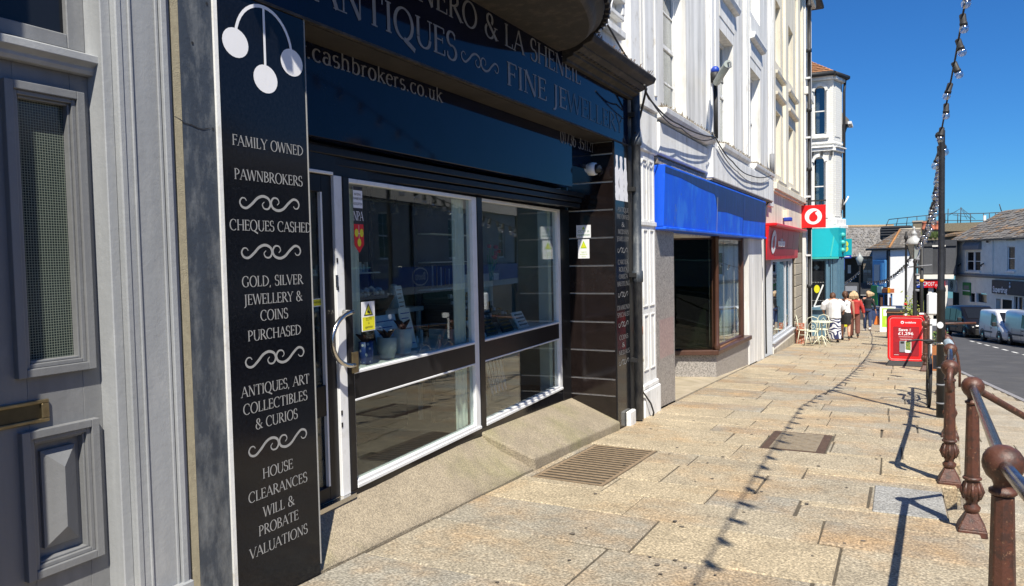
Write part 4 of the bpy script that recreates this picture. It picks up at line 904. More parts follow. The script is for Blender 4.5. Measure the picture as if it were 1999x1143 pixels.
for u in (1.27, 2.04):
    for q in (-1.18, -.80): bx(FG, 'leg', MATS['dim_white_wood'], t, u, u+.04, .05, 1.12, q, q+.03)
for k, (u, q, r, h) in enumerate(((1.42, -.95, .04, .16), (1.55, -.9, .05, .20), (1.70, -1.0, .035, .13), (1.84, -.92, .045, .22), (1.97, -1.0, .04, .15))):
    t = thing('storage_jar', ('squat white jar', 'broad white jar', 'little white jar', 'tall grey jar', 'rightmost white jar')[k] + ' on the small pale table inside the shop window', 'jar', tuple(FG(u, 1.16, q)), disp)
    MB(Fr(FG(u, 1.16, q), (1, 0, 0), (0, 1, 0))).lathe([(r, 0), (r, h*.85), (r*.7, h), (.001, h+.01)], seg=14).build('jar_body', mat('pale_pot', (.4, .41, .4)), t)
rr = random.Random(77); fr_ = FG
for nm, mm_ in (('small_pale_goods', 'pale_pot'), ('small_brown_goods', 'varnished_board'), ('small_blue_goods', 'royal_blue_plastic')):
    m = MB(FG)
    for i in range(26):
        u = rr.choice((rr.uniform(.05, 1.45), rr.uniform(2.0, 3.6))); q = rr.uniform(-.72, -.34); w = rr.uniform(.02, .06); h = rr.uniform(.03, .14)
        if rr.random() < .5: m.box(u, u+w, .86, .86+h, q, q+w*.6)
        else: m.lathe([(w*.45, 0), (w*.5, h*.6), (w*.25, h*.75), (w*.2, h)], (u, .86, q), 8, 'v')
    m.build(nm, MATS[mm_], sh, kind='stuff')
# two glass shelves with rows of small goods behind the left window
for v in (1.22, 1.50):
    bx(FG, 'shelf', MATS['pale_ledge'] if 'pale_ledge' in MATS else CURT, sh, .25, 1.42, v, v+.012, -1.0, -.78)
    m = MB(FG)
    for i in range(20): u = .30+i*.055; h = rr.uniform(.03, .12); m.box(u, u+rr.uniform(.015, .04), v+.012, v+.012+h, -.9, -.87)
    m.build('row_of_goods', MATS['pale_pot'], sh, kind='stuff')
# bracket spot lamps along the window head
for k in range(5):
    u = (.35, .62, .95, 1.25, 1.5)[k]; t = thing('spot_lamp', f"black spot lamp, {('first', 'second', 'third', 'fourth', 'fifth')[k]} from the door along the head of the shop window", 'lamp', tuple(FG(u, 2.02, -.3)), 'spot lamps at the shop window head')
    MB(FG).tube([(u, 2.13, -.3), (u, 2.05, -.3)], .008, 6).build('stem', BLK, t); MB(Fr(FG(u, 2.02, -.3), (1, 0, 0), (0, 1, 0))).lathe([(.018, .04), (.03, -.03), (.028, -.03)], seg=12).build('lamp_head', BLK, t)
t = thing('bead_curtain_pole', 'dark hanging pole with fittings behind the left shop window', 'pole', tuple(FG(1.0, 1.2, -.7)))
MB(FG).tube([(1.32, 2.3, -.8), (1.30, .9, -.8)], .022, 8).build('rod', BLK, t); MB(FG).tube([(.3, 2.08, -.3), (1.7, 2.08, -.3)], .01, 6).build('track', BLK, t)
# jewellery steps in the right hand window
t = thing('jewellery_stand', 'stepped black jewellery stand with rings and pale edges in the right shop window', 'display stand', tuple(FG(2.6, .7, -.5)))
for i in range(5): bx(FG, 'tier', BLK, t, 1.98+i*.05, 3.25-i*.16, .95+i*.055, 1.005+i*.055, -.62-i*.05, -.30-i*.05)
bx(FG, 'front_ledge', mat('pale_ledge', (.68, .72, .71), .7), t, 1.97, 3.35, .86, .95, -.62, -.27)
rr = random.Random(5); m = MB(FG); m2 = MB(FG)
for i in range(5):
    for k in range(16-i*2):
        u = 2.05+i*.05+k*.075; v = 1.005+i*.055
        (m if rr.random() < .6 else m2).box(u, u+.035, v, v+rr.uniform(.02, .045), -.36-i*.05, -.33-i*.05)
m.build('trinkets', mat('pale_trinket', (.45, .45, .48), .4), t, kind='stuff'); m2.build('gold_trinkets', mat('gold_trinket', (.35, .20, .05), .35, .7), t, kind='stuff')
for k, (u, c, l) in enumerate(((1.97, 0, 'pale jewellery tray with rows of chains, nearest the white mullion'), (2.24, 1, 'black tray of rings, left of the two black ones in the window'), (2.62, 1, 'black tray of rings, right of the two black ones in the window'), (3.02, 0, 'pale jewellery tray nearest the right hand window edge'))):
    t = thing('jewellery_tray', l, 'tray', tuple(FG(u, .70, -.2)), 'trays of jewellery in the right shop window')
    fr = Fr(FG(u, .868, -.13), FG.r, (FG.u-FG.n*.55)); MB(fr).box(0, .26, 0, .19, -.02, 0).build('tray', (LETW if c == 0 else BLK), t, bevel=.004)
    m = MB(fr)
    for i in range(4):
        for j in range(7): m.box(.03+j*.03, .046+j*.03, .025+i*.04, .042+i*.04, 0, .006)
    m.build('rings', MATS['gold_trinket'] if c else mat('steel_trinket', (.20, .25, .30), .4, .5), t, kind='stuff')
t = thing('necklace_board', 'black stand hung with pale bead necklaces low in the right shop window', 'display stand', tuple(FG(3.0, .05, -.5)))
fr = Fr(FG(2.95, .08, -.45), FG.r, (FG.u-FG.n*.2)); MB(fr).box(0, .45, 0, .46, -.02, 0).build('board', BLK, t)
for k in range(5): MB(fr).tube([(.05+k*.085+.02*math.cos(a), .24+.17*math.sin(a), .01) for a in [i*math.pi/8 for i in range(17)]], .008, 5).build('necklace', LETW, t)
t = thing('bust_stand', 'slim pale stand left of the bead necklace board in the right shop window', 'display stand', tuple(FG(2.6, .05, -.4)))
MB(FG).tube([(2.62, .06, -.4), (2.68, .32, -.4), (2.74, .06, -.4)], .014, 6).build('prop', LETW, t); MB(FG).tube([(2.68, .1, -.5), (2.68, .34, -.46)], .06, 8, flat=.3).build('bust', BLK, t)
t = thing('dried_flowers', 'small bunch of red and green flowers behind the right shop window', 'flowers', tuple(FG(3.4, 1.3, -.7)))
m = MB(FG); rr = random.Random(8)
for i in range(9): u = 3.45+rr.uniform(-.05, .05); m.tube([(u, 1.36, -.66), (u+rr.uniform(-.15, .15), 1.3+rr.uniform(.3, .5), -.62)], .006, 4)
m.build('stems', GREEN, t); m = MB(FG)
for i in range(8): m.ball((3.45+rr.uniform(-.14, .14), 1.68+rr.uniform(-.08, .08), -.62), .028, 6)
m.build('blooms', mat('red_bloom', (.40, .03, .01), .7), t)
t = thing('glass_cabinet', 'dark glazed cabinet with pale shelf edges at the back of the right shop window', 'cabinet', tuple(FG(2.9, .7, -1.0)))
bx(FG, 'cabinet_back', BLK, t, 2.3, 3.75, .87, 2.13, -.98, -.95)
for v in (1.30, 1.58, 1.87): bx(FG, 'shelf_edge', MATS['pale_ledge'], t, 2.35, 3.4, v, v+.008, -.95, -.80)
rr = random.Random(6)
for k in range(6): bx(FG, 'cabinet_bar', MATS['gold_trinket'] if k % 2 else MATS['pale_trinket'], t, 2.6+k*.09, 2.612+k*.09, 1.33, 1.55-.01*k, -.94, -.93)

# ================================================================ RAIN PIPES between black shop and white building
t = thing('drainpipe', 'worn black cast drainpipe at the corner between the black pier and the white building', 'drainpipe', (-2.86, 8.78, 0))
MB(F).lathe([(.055, -.42), (.055, 1.28), (.07, 1.29), (.07, 1.42), (.055, 1.43), (.055, 2.95), (.07, 2.96), (.07, 3.05), (.055, 3.06), (.055, 3.6)], (8.87, 0, .05), 14, 'v').build('pipe', WORN, t)
bx(F, 'backing', BLK, t, 8.70, 8.98, -.6, 3.6, -.3, -.03)
for v in (.3, 1.35, 2.4, 3.3): bx(F, 'bracket', BLK, t, 8.79, 8.95, v, v+.05, -.03, .06)
t = thing('service_pipe', 'thin cream service pipe with an orange cap beside the black drainpipe', 'pipe', (-2.86, 8.98, 0))
MB(F).tube([(9.04, -.45, .03), (9.04, .4, .03), (9.035, 2.9, .03)], .022, 8).build('pipe', mat('cream_pipe', (.55, .50, .40), .5, var=.2), t)
MB(F).tube([(9.04, .62, .03), (9.04, .72, .03)], .028, 8).build('cap', ORNG, t); MB(F).tube([(9.04, .28, .03), (9.04, .34, .03)], .034, 8).build('joint', MATS['cream_pipe'], t)
t = thing('loose_cable', 'black cable hanging at the foot of the white pilaster', 'cable', (-2.85, 9.05, -.4))
MB(F).tube([(9.03, .1, .02), (9.05, -.1, .04), (9.20, -.28, .10), (9.32, -.42, .10), (9.30, -.52, .08)], .012, 6).build('cable_run', BLK, t)

# ================================================================ WHITE BUILDING with the blue sign
wb = thing('white_building', 'white rendered terrace with blue shop sign and brown framed corner window', 'building', (-2.9, 14.7, -.5))
TOP = 13.0
holes = [(10.30, 11.55, 3.66, 5.72), (14.0, 15.28, 3.66, 5.72), (17.2, 18.54, 3.66, 5.72), (10.30, 11.55, 6.95, 8.9), (14.0, 15.28, 6.95, 8.9), (17.2, 18.54, 6.95, 8.9), (10.3, 11.55, 10, 11.6), (14.0, 15.28, 10, 11.6), (17.2, 18.54, 10, 11.6)]
m = MB(F); wall_boxes(m, 9.1, 20.3, 3.45, TOP, -.4, 0, holes); m.build('wall', WHITE, wb)
for i, h in enumerate(holes): sash(F, wb, h[0], h[1], h[2], h[3], -.17, WHITEB, GLASSD, cols=2 if i % 3 == 0 else 1, rows=1 if i % 3 else 2, fw=.07)
for u0, u1 in ((9.12, 9.83), (12.95, 13.50), (16.35, 16.85), (19.75, 20.30)):
    m = MB(F); m.box(u0, u1, 3.5, TOP, 0, .055); m.box(u0+.08, u0+.16, 3.7, TOP, .055, .075); m.box(u1-.16, u1-.08, 3.7, TOP, .055, .075); m.build('pilaster', WHITEB, wb, bevel=.006)
for i, (a, b) in enumerate(((9.86, 12.95), (13.62, 16.25), (17.0, 19.7))):
    m = MB(F); m.profile([(0, 3.44), (.10, 3.46), (.16, 3.52), (.17, 3.58), (0, 3.60)], a, b); l = m.build('ledge', WHITEB, wb, bevel=.006)
    m = MB(F); rr = random.Random(i); 
    m.profile([(.0, 3.60), (.165, 3.581), (.15, 3.605), (0, 3.625)], a+.03, b-.03)
    for k in range(260): u = rr.uniform(a, b); q = rr.uniform(.03, .16); hgt = rr.uniform(.0, .05); m.tube([(u, 3.59, q), (u+rr.uniform(-.04, .04), 3.6+hgt, q+rr.uniform(-.02, .03))], .006, 3, cap=False)
    m.build('moss', MOSS, l, kind='stuff')
    u0, u1 = holes[i][0]-.05, holes[i][1]+.1
    m = MB(F); m.profile([(0, 6.32), (.10, 6.34), (.13, 6.42), (.12, 6.46), (0, 6.48)], u0, u1+.1); m.build('ledge', WHITEB, wb, bevel=.006)
    m = MB(F); m.box(u0+.06, u1, 6.50, 6.80, 0, .015); m.box(u0+.06, u1, 5.95, 6.28, 0, .012); m.build('panel', WHITE, wb, bevel=.004)
m = MB(F); m.box(9.1, 20.3, 9.2, 9.4, 0, .12); m.box(9.1, 20.3, 12.4, 13.0, 0, .3); m.build('string_course', WHITEB, wb, bevel=.02)
# fascia band stepping out
m = MB(F); m.box(9.1, 9.87, 2.95, 3.45, -.4, .03); m.box(9.87, 12.75, 2.98, 3.40, -.4, .06); m.box(12.75, 19.6, 2.90, 3.42, -.4, .14); m.box(12.75, 19.6, 3.42, 3.46, -.4, .12); m.box(19.6, 20.3, 2.80, 3.45, -.4, .05)
m.build('frieze', WHITEB, wb, bevel=.012)
m = MB(F); m.box(9.87, 18.5, 2.84, 2.95, -.4, .02); m.box(12.75, 19.5, 2.86, 2.90, -.4, .12); m.build('peeling_batten', MOSS, wb, bevel=.01)
# left fluted pilaster and granite pier
m = MB(F); m.box(9.18, 9.80, -.75, 2.95, -.4, 0)
for a in (9.25, 9.53):
    for v0, v1 in ((.12, .85), (2.05, 2.85), (.95, 1.95)):
        m.box(a, a+.02, v0, v1, 0, .014); m.box(a+.17, a+.19, v0, v1, 0, .014); m.box(a+.02, a+.17, v0, v0+.02, 0, .014); m.box(a+.02, a+.17, v1-.02, v1, 0, .014)
m.box(9.16, 9.82, 2.0, 2.05, 0, .02); m.build('pilaster', WHITEB, wb, bevel=.003)
m = MB(F); m.box(9.13, 9.84, -.85, -.12, -.4, .05); m.box(9.15, 9.82, -.12, -.05, -.4, .03); m.build('pilaster_plinth', WHITEB, wb, bevel=.015)
gp = bx(F, 'granite_pier', GSPK, wb, 9.84, 10.78, -.9, 2.06, -.45, -.01, bevel=.003)
gh = MB(F); gh.box(10.0, 10.72, .18, .72, -.0098, -.0088); gh.build('faded_pink_patch', mat('pink_ghost_print', (.34, .25, .235), .4, var=.35, scale=30), gp)
# blue sign
bs = MB(F); bs.hexa([(9.87, 2.0, .10), (18.45, 2.0, .10), (18.45, 2.0, -.2), (9.87, 2.0, -.2), (9.87, 2.83, .13), (18.45, 2.83, .13), (18.45, 2.83, -.2), (9.87, 2.83, -.2)])
bs = bs.build('sign_board', BLUES, wb, bevel=.008)
m = MB(F); m.box(9.87, 18.5, 1.955, 2.0, -.2, .135); m.build('sign_moulding', BLUES, bs, bevel=.01)
TL = Fr(F(0, 2.0, .10), (0, 1, 0), (.03/.83, 0, 1))
m = MB(TL); m.poly([(9.88, .80), (9.88, .72), (10.7, .72), (11.9, .66), (12.9, .64), (13.0, .60), (13.2, .36), (14.0, .38), (15.6, .34), (15.62, .30), (18.3, .34), (18.44, .36), (18.44, .80)], -.001, .003); m.build('faded_patch', BLUED, bs)
m = MB(TL); m.box(13.16, 13.18, .0, .60, .003, .005); m.build('board_joint', LETG, bs); m = MB(TL); m.box(15.6, 15.615, .0, .80, .003, .005); m.build('board_joint', BLUED, bs)
# wall under the sign: right white pier, corner shop window
m = MB(F); m.box(16.95, 18.78, -1.3, 1.955, -.5, -.01); m.box(18.5, 18.78, 1.955, 2.9, -.4, 0); m.build('white_pier', WHITE, wb, bevel=.006)
bx(F, 'white_pier', WHITE, wb, 16.5, 16.95, -1.3, 1.955, -.9, -.38)
A, B, C = (-3.03, 14.15), (-2.93, 16.95), (-4.3, 13.6)     # window plan: post A, end B, lobby side C
mb = MB(); mb.hexa([(C[0], C[1], -1.3), (A[0], A[1], -1.3), (B[0], B[1], -1.3), (-4.3, 17, -1.3), (C[0], C[1], -.27), (A[0], A[1], -.27), (B[0], B[1], -.27), (-4.3, 17, -.27)]); mb.build('stall_riser', GSPK, wb)
mb = MB(); mb.hexa([(C[0], C[1]-.09, -.27), (A[0]+.06, A[1]-.09, -.27), (B[0]+.08, B[1], -.27), (-4.3, 17, -.27), (C[0], C[1]-.09, -.18), (A[0]+.06, A[1]-.09, -.18), (B[0]+.08, B[1], -.18), (-4.3, 17, -.18)]); mb.build('timber_sill', BROWN, wb, bevel=.01)
FA = Fr((A[0]-.04, A[1], 0), (B[0]-A[0], B[1]-A[1], 0)); LN = math.hypot(B[0]-A[0], B[1]-A[1])
m = MB(FA); m.box(0, .10, -.18, 1.98, -.08, .02); m.box(LN-.42, LN-.30, -.18, 1.98, -.08, .02); m.box(.1, LN-.3, 1.90, 1.98, -.06, .0); m.box(.1, LN-.3, -.18, -.13, -.06, 0); wf = m.build('shop_window_frame', BROWN, wb, bevel=.008)
m = MB(); m.lathe([(.05, -.18), (.062, -.16), (.062, -.08), (.045, -.05), (.045, 1.88), (.06, 1.9), (.06, 1.98)], (A[0]+.02, A[1]-.03, 0), 12); m.build('turned_post', BROWN, wf)
MB(FA).box(.10, LN-.42, -.13, 1.90, -.035, -.027).build('pane', GLASS, wf)
FB = Fr((C[0], C[1], 0), (A[0]-C[0], A[1]-C[1], 0)); LB = math.hypot(A[0]-C[0], A[1]-C[1])
MB(FB).box(0, LB-.05, -.18, 1.94, -.035, -.027).build('side_pane', glass_mat('dark_side_glass', (.5, .55, .5), .015), wf); MB(FB).box(0, LB-.05, 1.90, 1.98, -.06, .0).build('head_rail', BROWN, wf)
for k in range(2): MB(FA).box(.9+k*.9, .906+k*.9, -.13, 1.9, -.04, -.025).build('glass_joint', LETG, wf)
bx(F, 'inner_screen', DKGRN, wb, 12.5, 13.45, -.9, 2.8, -3.0, -2.9); 
m = MB(F); m.box(9.84, 17.2, -.9, 2.9, -3.3, -3.2); m.box(9.9, 9.95, -.9, 2.9, -3.2, -.45); m.box(9.9, 17, 2.2, 2.25, -3.2, -.22); m.box(16.9, 16.94, -.5, 2.2, -3.2, -.9); m.build('inner_wall', DKGRN, wb)
m = MB(); m.hexa([(-3.25, 14.35, -.17), (-3.2, 14.35, -.17), (-4.2, 14.0, -.17), (-4.2, 13.9, -.17), (-3.25, 14.35, 1.95), (-3.2, 14.35, 1.95), (-4.2, 14.0, 1.95), (-4.2, 13.9, 1.95)]); m.build('display_back', DKGRN, wb)
bx(F, 'window_display_back', mat('cream_display_panel', (.58, .56, .50), .8), wb, 15.3, 16.5, -.17, 1.95, -.62, -.55)
m = MB(F); m.box(14.3, 16.5, -.18, -.165, -1.2, -.1); m.build('display_floor', WOOD, wb)
bx(F, 'lobby_ceiling', WHITE, wb, 10.78, 14.1, 1.93, 1.955, -1.4, -.21)
m = MB(); m.hexa([(-4.3, 9.84, -1), (-2.91, 9.84, -1), (-2.91, 18, -1.4), (-4.3, 18, -1.4), (-4.3, 9.84, G(9.84)+.012), (-2.91, 9.84, G(9.84)+.012), (-2.91, 18, G(18)+.012), (-4.3, 18, G(18)+.012)]); m.build('lobby_floor', STEP, wb)
t = thing('folded_board', 'brown framed notice board leaning inside the corner shop window', 'board', (-3.2, 14.5, -.2))
fr = Fr((-3.28, 14.32, -.16), FA.r, FA.u-FA.n*.15); MB(fr).box(0, .36, 0, .62, -.02, 0).build('frame', BROWN, t); MB(fr).box(.04, .32, .05, .57, 0, .004).build('sheet', MATS['pale_card'], t)
t = thing('taped_notice', 'white paper taped inside the corner shop window glass', 'notice', (-3.0, 14.5, .9)); MB(FA).box(.28, .55, .92, 1.20, -.045, -.040).build('sheet', LETW, t)
# ================================================================ cables and fittings on the white wall
def cable(label, pts, r, m_=BLK, name='cable', sag=0, cat='cable', group=None):
    t = thing(name, label, cat, tuple(pts[0]), group); P = []
    for a, b in zip(pts, pts[1:]):
        a, b = Vector(a), Vector(b)
        for i in range(8): s = i/8; p = a.lerp(b, s); p.z -= sag*4*s*(1-s); P.append(p)
    P.append(Vector(pts[-1])); MB().tube([tuple(p) for p in P], r, 6).build('strand', m_, t); return t
def fp(px, py, n=.06): u, v = pf(F, px, py, n); return tuple(F(u, v, n))
cable('black cable sagging from the black shop cornice to the floodlight bracket', [fp(1258, 165, .3), fp(1270, 195, .22), fp(1325, 242, .19), fp(1397, 267, .18)], .011, sag=.04)
cable('thinner black cable looping just under the sagging cable on the white wall', [fp(1262, 180, .28), fp(1330, 250, .19), fp(1397, 268, .18)], .008, sag=.10)
cable('black cable drooping from the floodlight bracket down to the small box', [fp(1397, 268, .18), fp(1430, 315, .19), fp(1465, 342, .19), fp(1505, 342, .2)], .011, sag=.05)
cable('lower grey cable loop drooping towards the small box on the white wall', [fp(1402, 285, .18), fp(1440, 335, .19), fp(1475, 355, .19), fp(1505, 346, .2)], .009, GREYR, sag=.06)
cable('thin cables hanging down from the cornice corner beside the drainpipe', [fp(1262, 172, .2), fp(1250, 225, .08), fp(1240, 260, .06)], .014)
cable('pale loose wires hooked round the end of the bow window', [fp(1168, 5, .5), fp(1186, 48, .3), fp(1210, 90, .2), fp(1235, 130, .15), fp(1258, 165, .2)], .010)
cable('white wire crossing the moulded wall above the cornice', [fp(1195, 0, .3), fp(1186, 45, .3), fp(1170, 60, .45)], .010, ALW)
cable('black cable running down the joint between white and cream buildings', [fp(1505, 342, .08), fp(1507, 385, .1), fp(1496, 400, .08), fp(1493, 440, .1), fp(1494, 560, .06), fp(1496, 690, .05)], .02)
t = thing('floodlight_bracket', 'grey tube floodlight on a black bracket pole on the white wall', 'floodlight', fp(1397, 268))
MB().tube([fp(1398, 270, .10), fp(1397, 160, .10)], .035, 8).build('bracket_pole', BLK, t)
MB().tube([fp(1399, 160, .2), fp(1421, 124, .55)], .060, 12).build('lamp_tube', mat('grey_green_lamp', (.30, .34, .32), .5), t)
MB().ball(fp(1396, 137, .12), .075, 10).build('blue_cap', BLUEP, t)
MB().tube([fp(1396, 160, .12), fp(1395, 140, .12)], .07, 8).build('socket', BLK, t)
MB().tube([fp(1421, 122, .55), fp(1426, 121, .6), fp(1427, 130, .6), fp(1422, 132, .6)], .012, 5).build('hook', GREYR, t)
MB().tube([fp(1403, 155, .2), fp(1411, 150, .2), fp(1411, 163, .2), fp(1404, 158, .2)], .012, 5).build('lead', BLK, t)
t = thing('wall_sounder', 'small dark grey box on the corner beside the cream building', 'box', fp(1507, 340))
MB().tube([fp(1507, 338, .12), fp(1507, 300, .12)], .06, 8).build('case', GREYR, t)

# ================================================================ CREAM BUILDING with the red sign
cb = thing('cream_building', 'cream rendered building above the red fronted phone shop', 'building', (-2.9, 24, -1.1))
hol = []
for a, b in ((20.95, 22.15), (23.75, 24.95)):
    hol += [(a, b, 3.75, 5.45), (a, b, 6.75, 8.4)]
m = MB(F); wall_boxes(m, 20.30, 29.3, 2.35, 10.7, -.4, -.02, hol); m.build('wall', CREAM, cb)
for h in hol: sash(F, cb, *h, -.20, CREAM, GLASSD, cols=1, rows=1, fw=.07)
for u0, u1 in ((20.30, 20.62), (22.6, 23.2), (25.6, 26.2), (26.9, 27.3)):
    bx(F, 'pilaster', CREAM, cb, u0, u1, 3.45, 10.7, -.02, .06, bevel=.01)
for a, b in ((20.7, 22.4), (23.3, 25.4)):
    for v in (3.45, 6.3, 5.75):
        m = MB(F); m.profile([(-.02, v), (.10, v+.02), (.12, v+.09), (-.02, v+.11)], a, b); m.build('ledge', CREAM, cb, bevel=.006)
    bx(F, 'panel', CREAM, cb, a+.1, b-.1, 5.9, 6.25, -.02, .01)
m = MB(F); m.box(20.3, 27.4, 3.28, 3.45, -.02, .12); m.box(20.3, 27.4, 3.22, 3.28, -.02, .06); m.build('string_course', CREAM, cb, bevel=.01)
bx(F, 'eaves', CREAM, cb, 20.3, 29.4, 10.4, 10.7, -.02, .25, bevel=.03)
m = MB(F); m.box(27.35, 29.35, -1.6, 10.4, -.4, .10); m.box(27.33, 29.4, 7.0, 7.25, -.02, .18); m.build('white_end_strip', WHITE, cb, bevel=.01)
t = thing('roof_gutter', 'black gutter jutting out at the top corner of the cream building', 'gutter', (-2.7, 28, 10.7))
MB(F).box(20.3, 30.6, 10.71, 10.85, -.1, .42).build('channel', BLK, t, bevel=.03); MB(F).tube([(27.6, 10.72, .3), (27.5, 10.4, .16), (27.5, 10.0, .16)], .06, 8).build('outlet', BLK, t)
t = thing('drainpipe', 'tall black drainpipe running the full height of the cream building', 'drainpipe', (-2.8, 27.5, -1.3))
pr_ = [(.06, -1.3)]
for z in (.4, 2.4, 4.4, 6.4, 8.4, 9.9): pr_ += [(.06, z), (.085, z+.01), (.085, z+.12), (.06, z+.13)]
MB(F).lathe(pr_+[(.06, 10.3)], (27.45, 0, .20), 12, 'v').build('pipe', BLK, t)
for z in (1.5, 3.5, 5.5, 7.5): bx(F, 'bracket', ALW, t, 27.33, 27.57, z, z+.06, .1, .25)
# phone shop ground floor
FV = facade(-2.86)
m = MB(F); m.box(18.78, 19.05, -1.4, 2.9, -.4, .0); m.box(20.3, 27.3, 2.35, 3.3, -.4, -.005) if False else None; m.build('party_pier', WHITE, cb)
bx(F, 'frieze', CREAM, cb, 19.05, 20.3, 2.35, 2.9, -.4, -.01)
rs = MB(F); rs.hexa([(19.10, 1.45, .03), (25.55, 1.45, .03), (25.55, 1.45, -.2), (19.10, 1.45, -.2), (19.10, 2.28, .10), (25.55, 2.28, .10), (25.55, 2.28, -.2), (19.10, 2.28, -.2)]); rs = rs.build('red_sign', REDP, cb, bevel=.01)
bx(F, 'sign_hood', REDP, rs, 19.15, 25.9, 2.28, 2.36, -.2, .28, bevel=.02)
TV = Fr(F(0, 1.45, .031), (0, 1, 0), (.07/.83, 0, 1))
m = MB(TV); disc(m, 20.05, .46, .42, .012, 28, ry=.30); q = m.build('logo_disc', LETW, rs)
m = MB(TV); m.poly([(20.18, .62), (19.98, .60), (19.86, .46), (19.93, .32), (20.08, .28), (20.20, .38), (20.20, .48), (20.12, .56), (20.30, .70)], .014, .018); m.build('logo_mark', REDP, rs)
sans(TV, 'vodafone', 20.75, .36, .20, .012, LETW, rs, align='LEFT', squash=1.30, bold=.01, thick=.008)
m = MB(TV); m.box(20.3, 24.6, .10, .30, .002, .004); m.build('darker_patch', REDD, rs)
for u in (21.6, 22.8, 24.0): m = MB(TV); m.box(u, u+.012, .02, .80, .002, .004); m.build('board_joint', REDD, rs)
# door frame + window + riser
gm = mat('pale_grey_frame', (.48, .50, .53), .4, var=.05)
bx(F, 'door_jamb', gm, cb, 19.12, 20.35, -1.2, 1.45, -.32, -.28); 
m = MB(F); m.box(20.35, 20.5, -1.2, 1.45, -.32, -.02); m.box(19.08, 19.2, -1.2, 1.45, -.3, -.02); m.build('door_post', gm, cb, bevel=.01)
m = MB(F); m.box(20.5, 20.62, -.72, 1.45, -.12, -.03); m.box(24.55, 24.7, -.72, 1.45, -.12, -.03); m.box(20.62, 24.55, -.72, -.64, -.12, -.03); m.box(20.62, 24.55, 1.38, 1.45, -.12, -.03); m.box(23.35, 23.43, -.64, 1.38, -.12, -.05)
vf_ = m.build('shop_window_frame', gm, cb, bevel=.005)
MB(F).box(20.62, 23.35, -.64, 1.38, -.09, -.08).build('pane', glass_mat('reflective_shop_glass', (.55, .58, .6), .28), vf_); MB(F).box(23.43, 24.55, -.64, 1.38, -.09, -.08).build('pane', MATS['reflective_shop_glass'], vf_)
m = MB(F); m.box(20.5, 25.0, -1.5, -.74, -.3, -.0); m.build('stall_riser', PALER, cb)
for k in range(8):
    for j in range(2): bx(F, 'stone_block', STONE, cb, 20.52+k*.55, 21.04+k*.55, -1.45+j*.27-.0*k, -1.45+j*.27+.25, 0, .012, bevel=.006)
bx(F, 'sill', gm, cb, 20.45, 25.0, -.76, -.72, -.1, .05)
for k in range(9): bx(F, 'stone_block', STONE, cb, 25.0, 26.7, -1.6+k*.36, -1.26+k*.36, -.3, .03, bevel=.012)
bx(F, 'stone_back', JOINT, cb, 24.9, 27.33, -1.7, 2.4, -.4, -.01)
m = MB(F); m.box(19.1, 25.2, -1.5, 2.3, -3.0, -2.9); m.box(25.0, 25.05, -1.5, 2.3, -2.9, -.3); m.box(19.1, 25.2, 1.5, 1.6, -2.9, -.3); m.build('inner_wall', DARK, cb)
bx(F, 'poster', REDB, cb, 20.9, 21.3, .1, .9, -.14, -.13); bx(F, 'poster', mat('blue_poster', (.03, .08, .3), .5), cb, 21.5, 22.3, .5, 1.2, -.3, -.29)
t = thing('wall_camera', 'small blue and white camera under the cream ledge above the red sign', 'camera', (-2.8, 22.6, 2.7))
MB(F).box(22.5, 22.65, 2.62, 2.85, -.02, .14).build('bracket', CREAM, t); MB(F).box(22.48, 22.68, 2.52, 2.63, .0, .22).build('housing', BLUEP, t, bevel=.02)
t = thing('hanging_sign', 'square red hanging sign with white round logo on a black bracket', 'sign', (-2.6, 27.2, 2.5))
FH = Fr((-2.93, 27.2, 0), (1, 0, 0)); MB(FH).box(0.0, .77, 2.46, 3.22, -.05, .05).build('panel', REDB, t, bevel=.004)
m = MB(FH); disc(m, .385, 2.84, .27, .053, 32); m.build('logo_disc', LETW, t)
m = MB(FH); pts = [(.385+.135*math.cos(R(a)), 2.80+.135*math.sin(R(a))) for a in range(-200, 61, 15)]; pts += [(.44, 2.96), (.52, 3.03), (.40, 3.01), (.30, 2.93), (.262, 2.87)]; m.poly(pts, .055, .058); m.build('logo_mark', REDB, t)
m = MB(FH); m.box(-.2, .78, 3.34, 3.39, -.025, .025); m.box(.1, .13, 3.22, 3.34, -.01, .01); m.box(.62, .65, 3.22, 3.34, -.01, .01); m.build('bracket', BLK, t)
t = thing('lichened_board', 'narrow orange lichened board standing against the foot of the phone shop', 'board', (-2.62, 23.4, -1.2))
MB(Fr((-2.86, 24.9, -1.25), (1, -.12, 0), (0, .02, 1))).box(0, .26, 0, .66, -.05, 0).build('board_face', RUSTB, t, bevel=.01)
# ================================================================ BAY BUILDING with turquoise shopfront
bb = thing('bay_building', 'white painted brick bay building with hipped tile roof above a turquoise shopfront', 'building', (-2.5, 31, -1.5))
FE = Fr((-2.90, 30.0, 0), (1, .06, 0))        # face towards the camera
FC = Fr(FE(.76, 0, 0), (.27, .96, 0))          # canted return
FR_ = Fr(FC(.95, 0, 0), (-.75, .66, 0))
hs = [(.10, .53, 5.95, 7.75), (.08, .50, 3.0, 5.15)]
m = MB(FE); wall_boxes(m, -1.5, .78, 2.7, 8.2, -.3, 0, hs); m.build('wall', WBRICK, bb)
m = MB(FC); m.box(0, .95, 2.7, 8.2, -.3, 0); m.box(.2, .75, 5.9, 7.8, 0, .02); m.box(.2, .75, 2.95, 5.2, 0, .02); m.build('wall', WBRICK, bb)
m = MB(FR_); m.box(0, 2.5, 2.7, 8.2, -.3, 0); m.build('wall', WBRICK, bb)
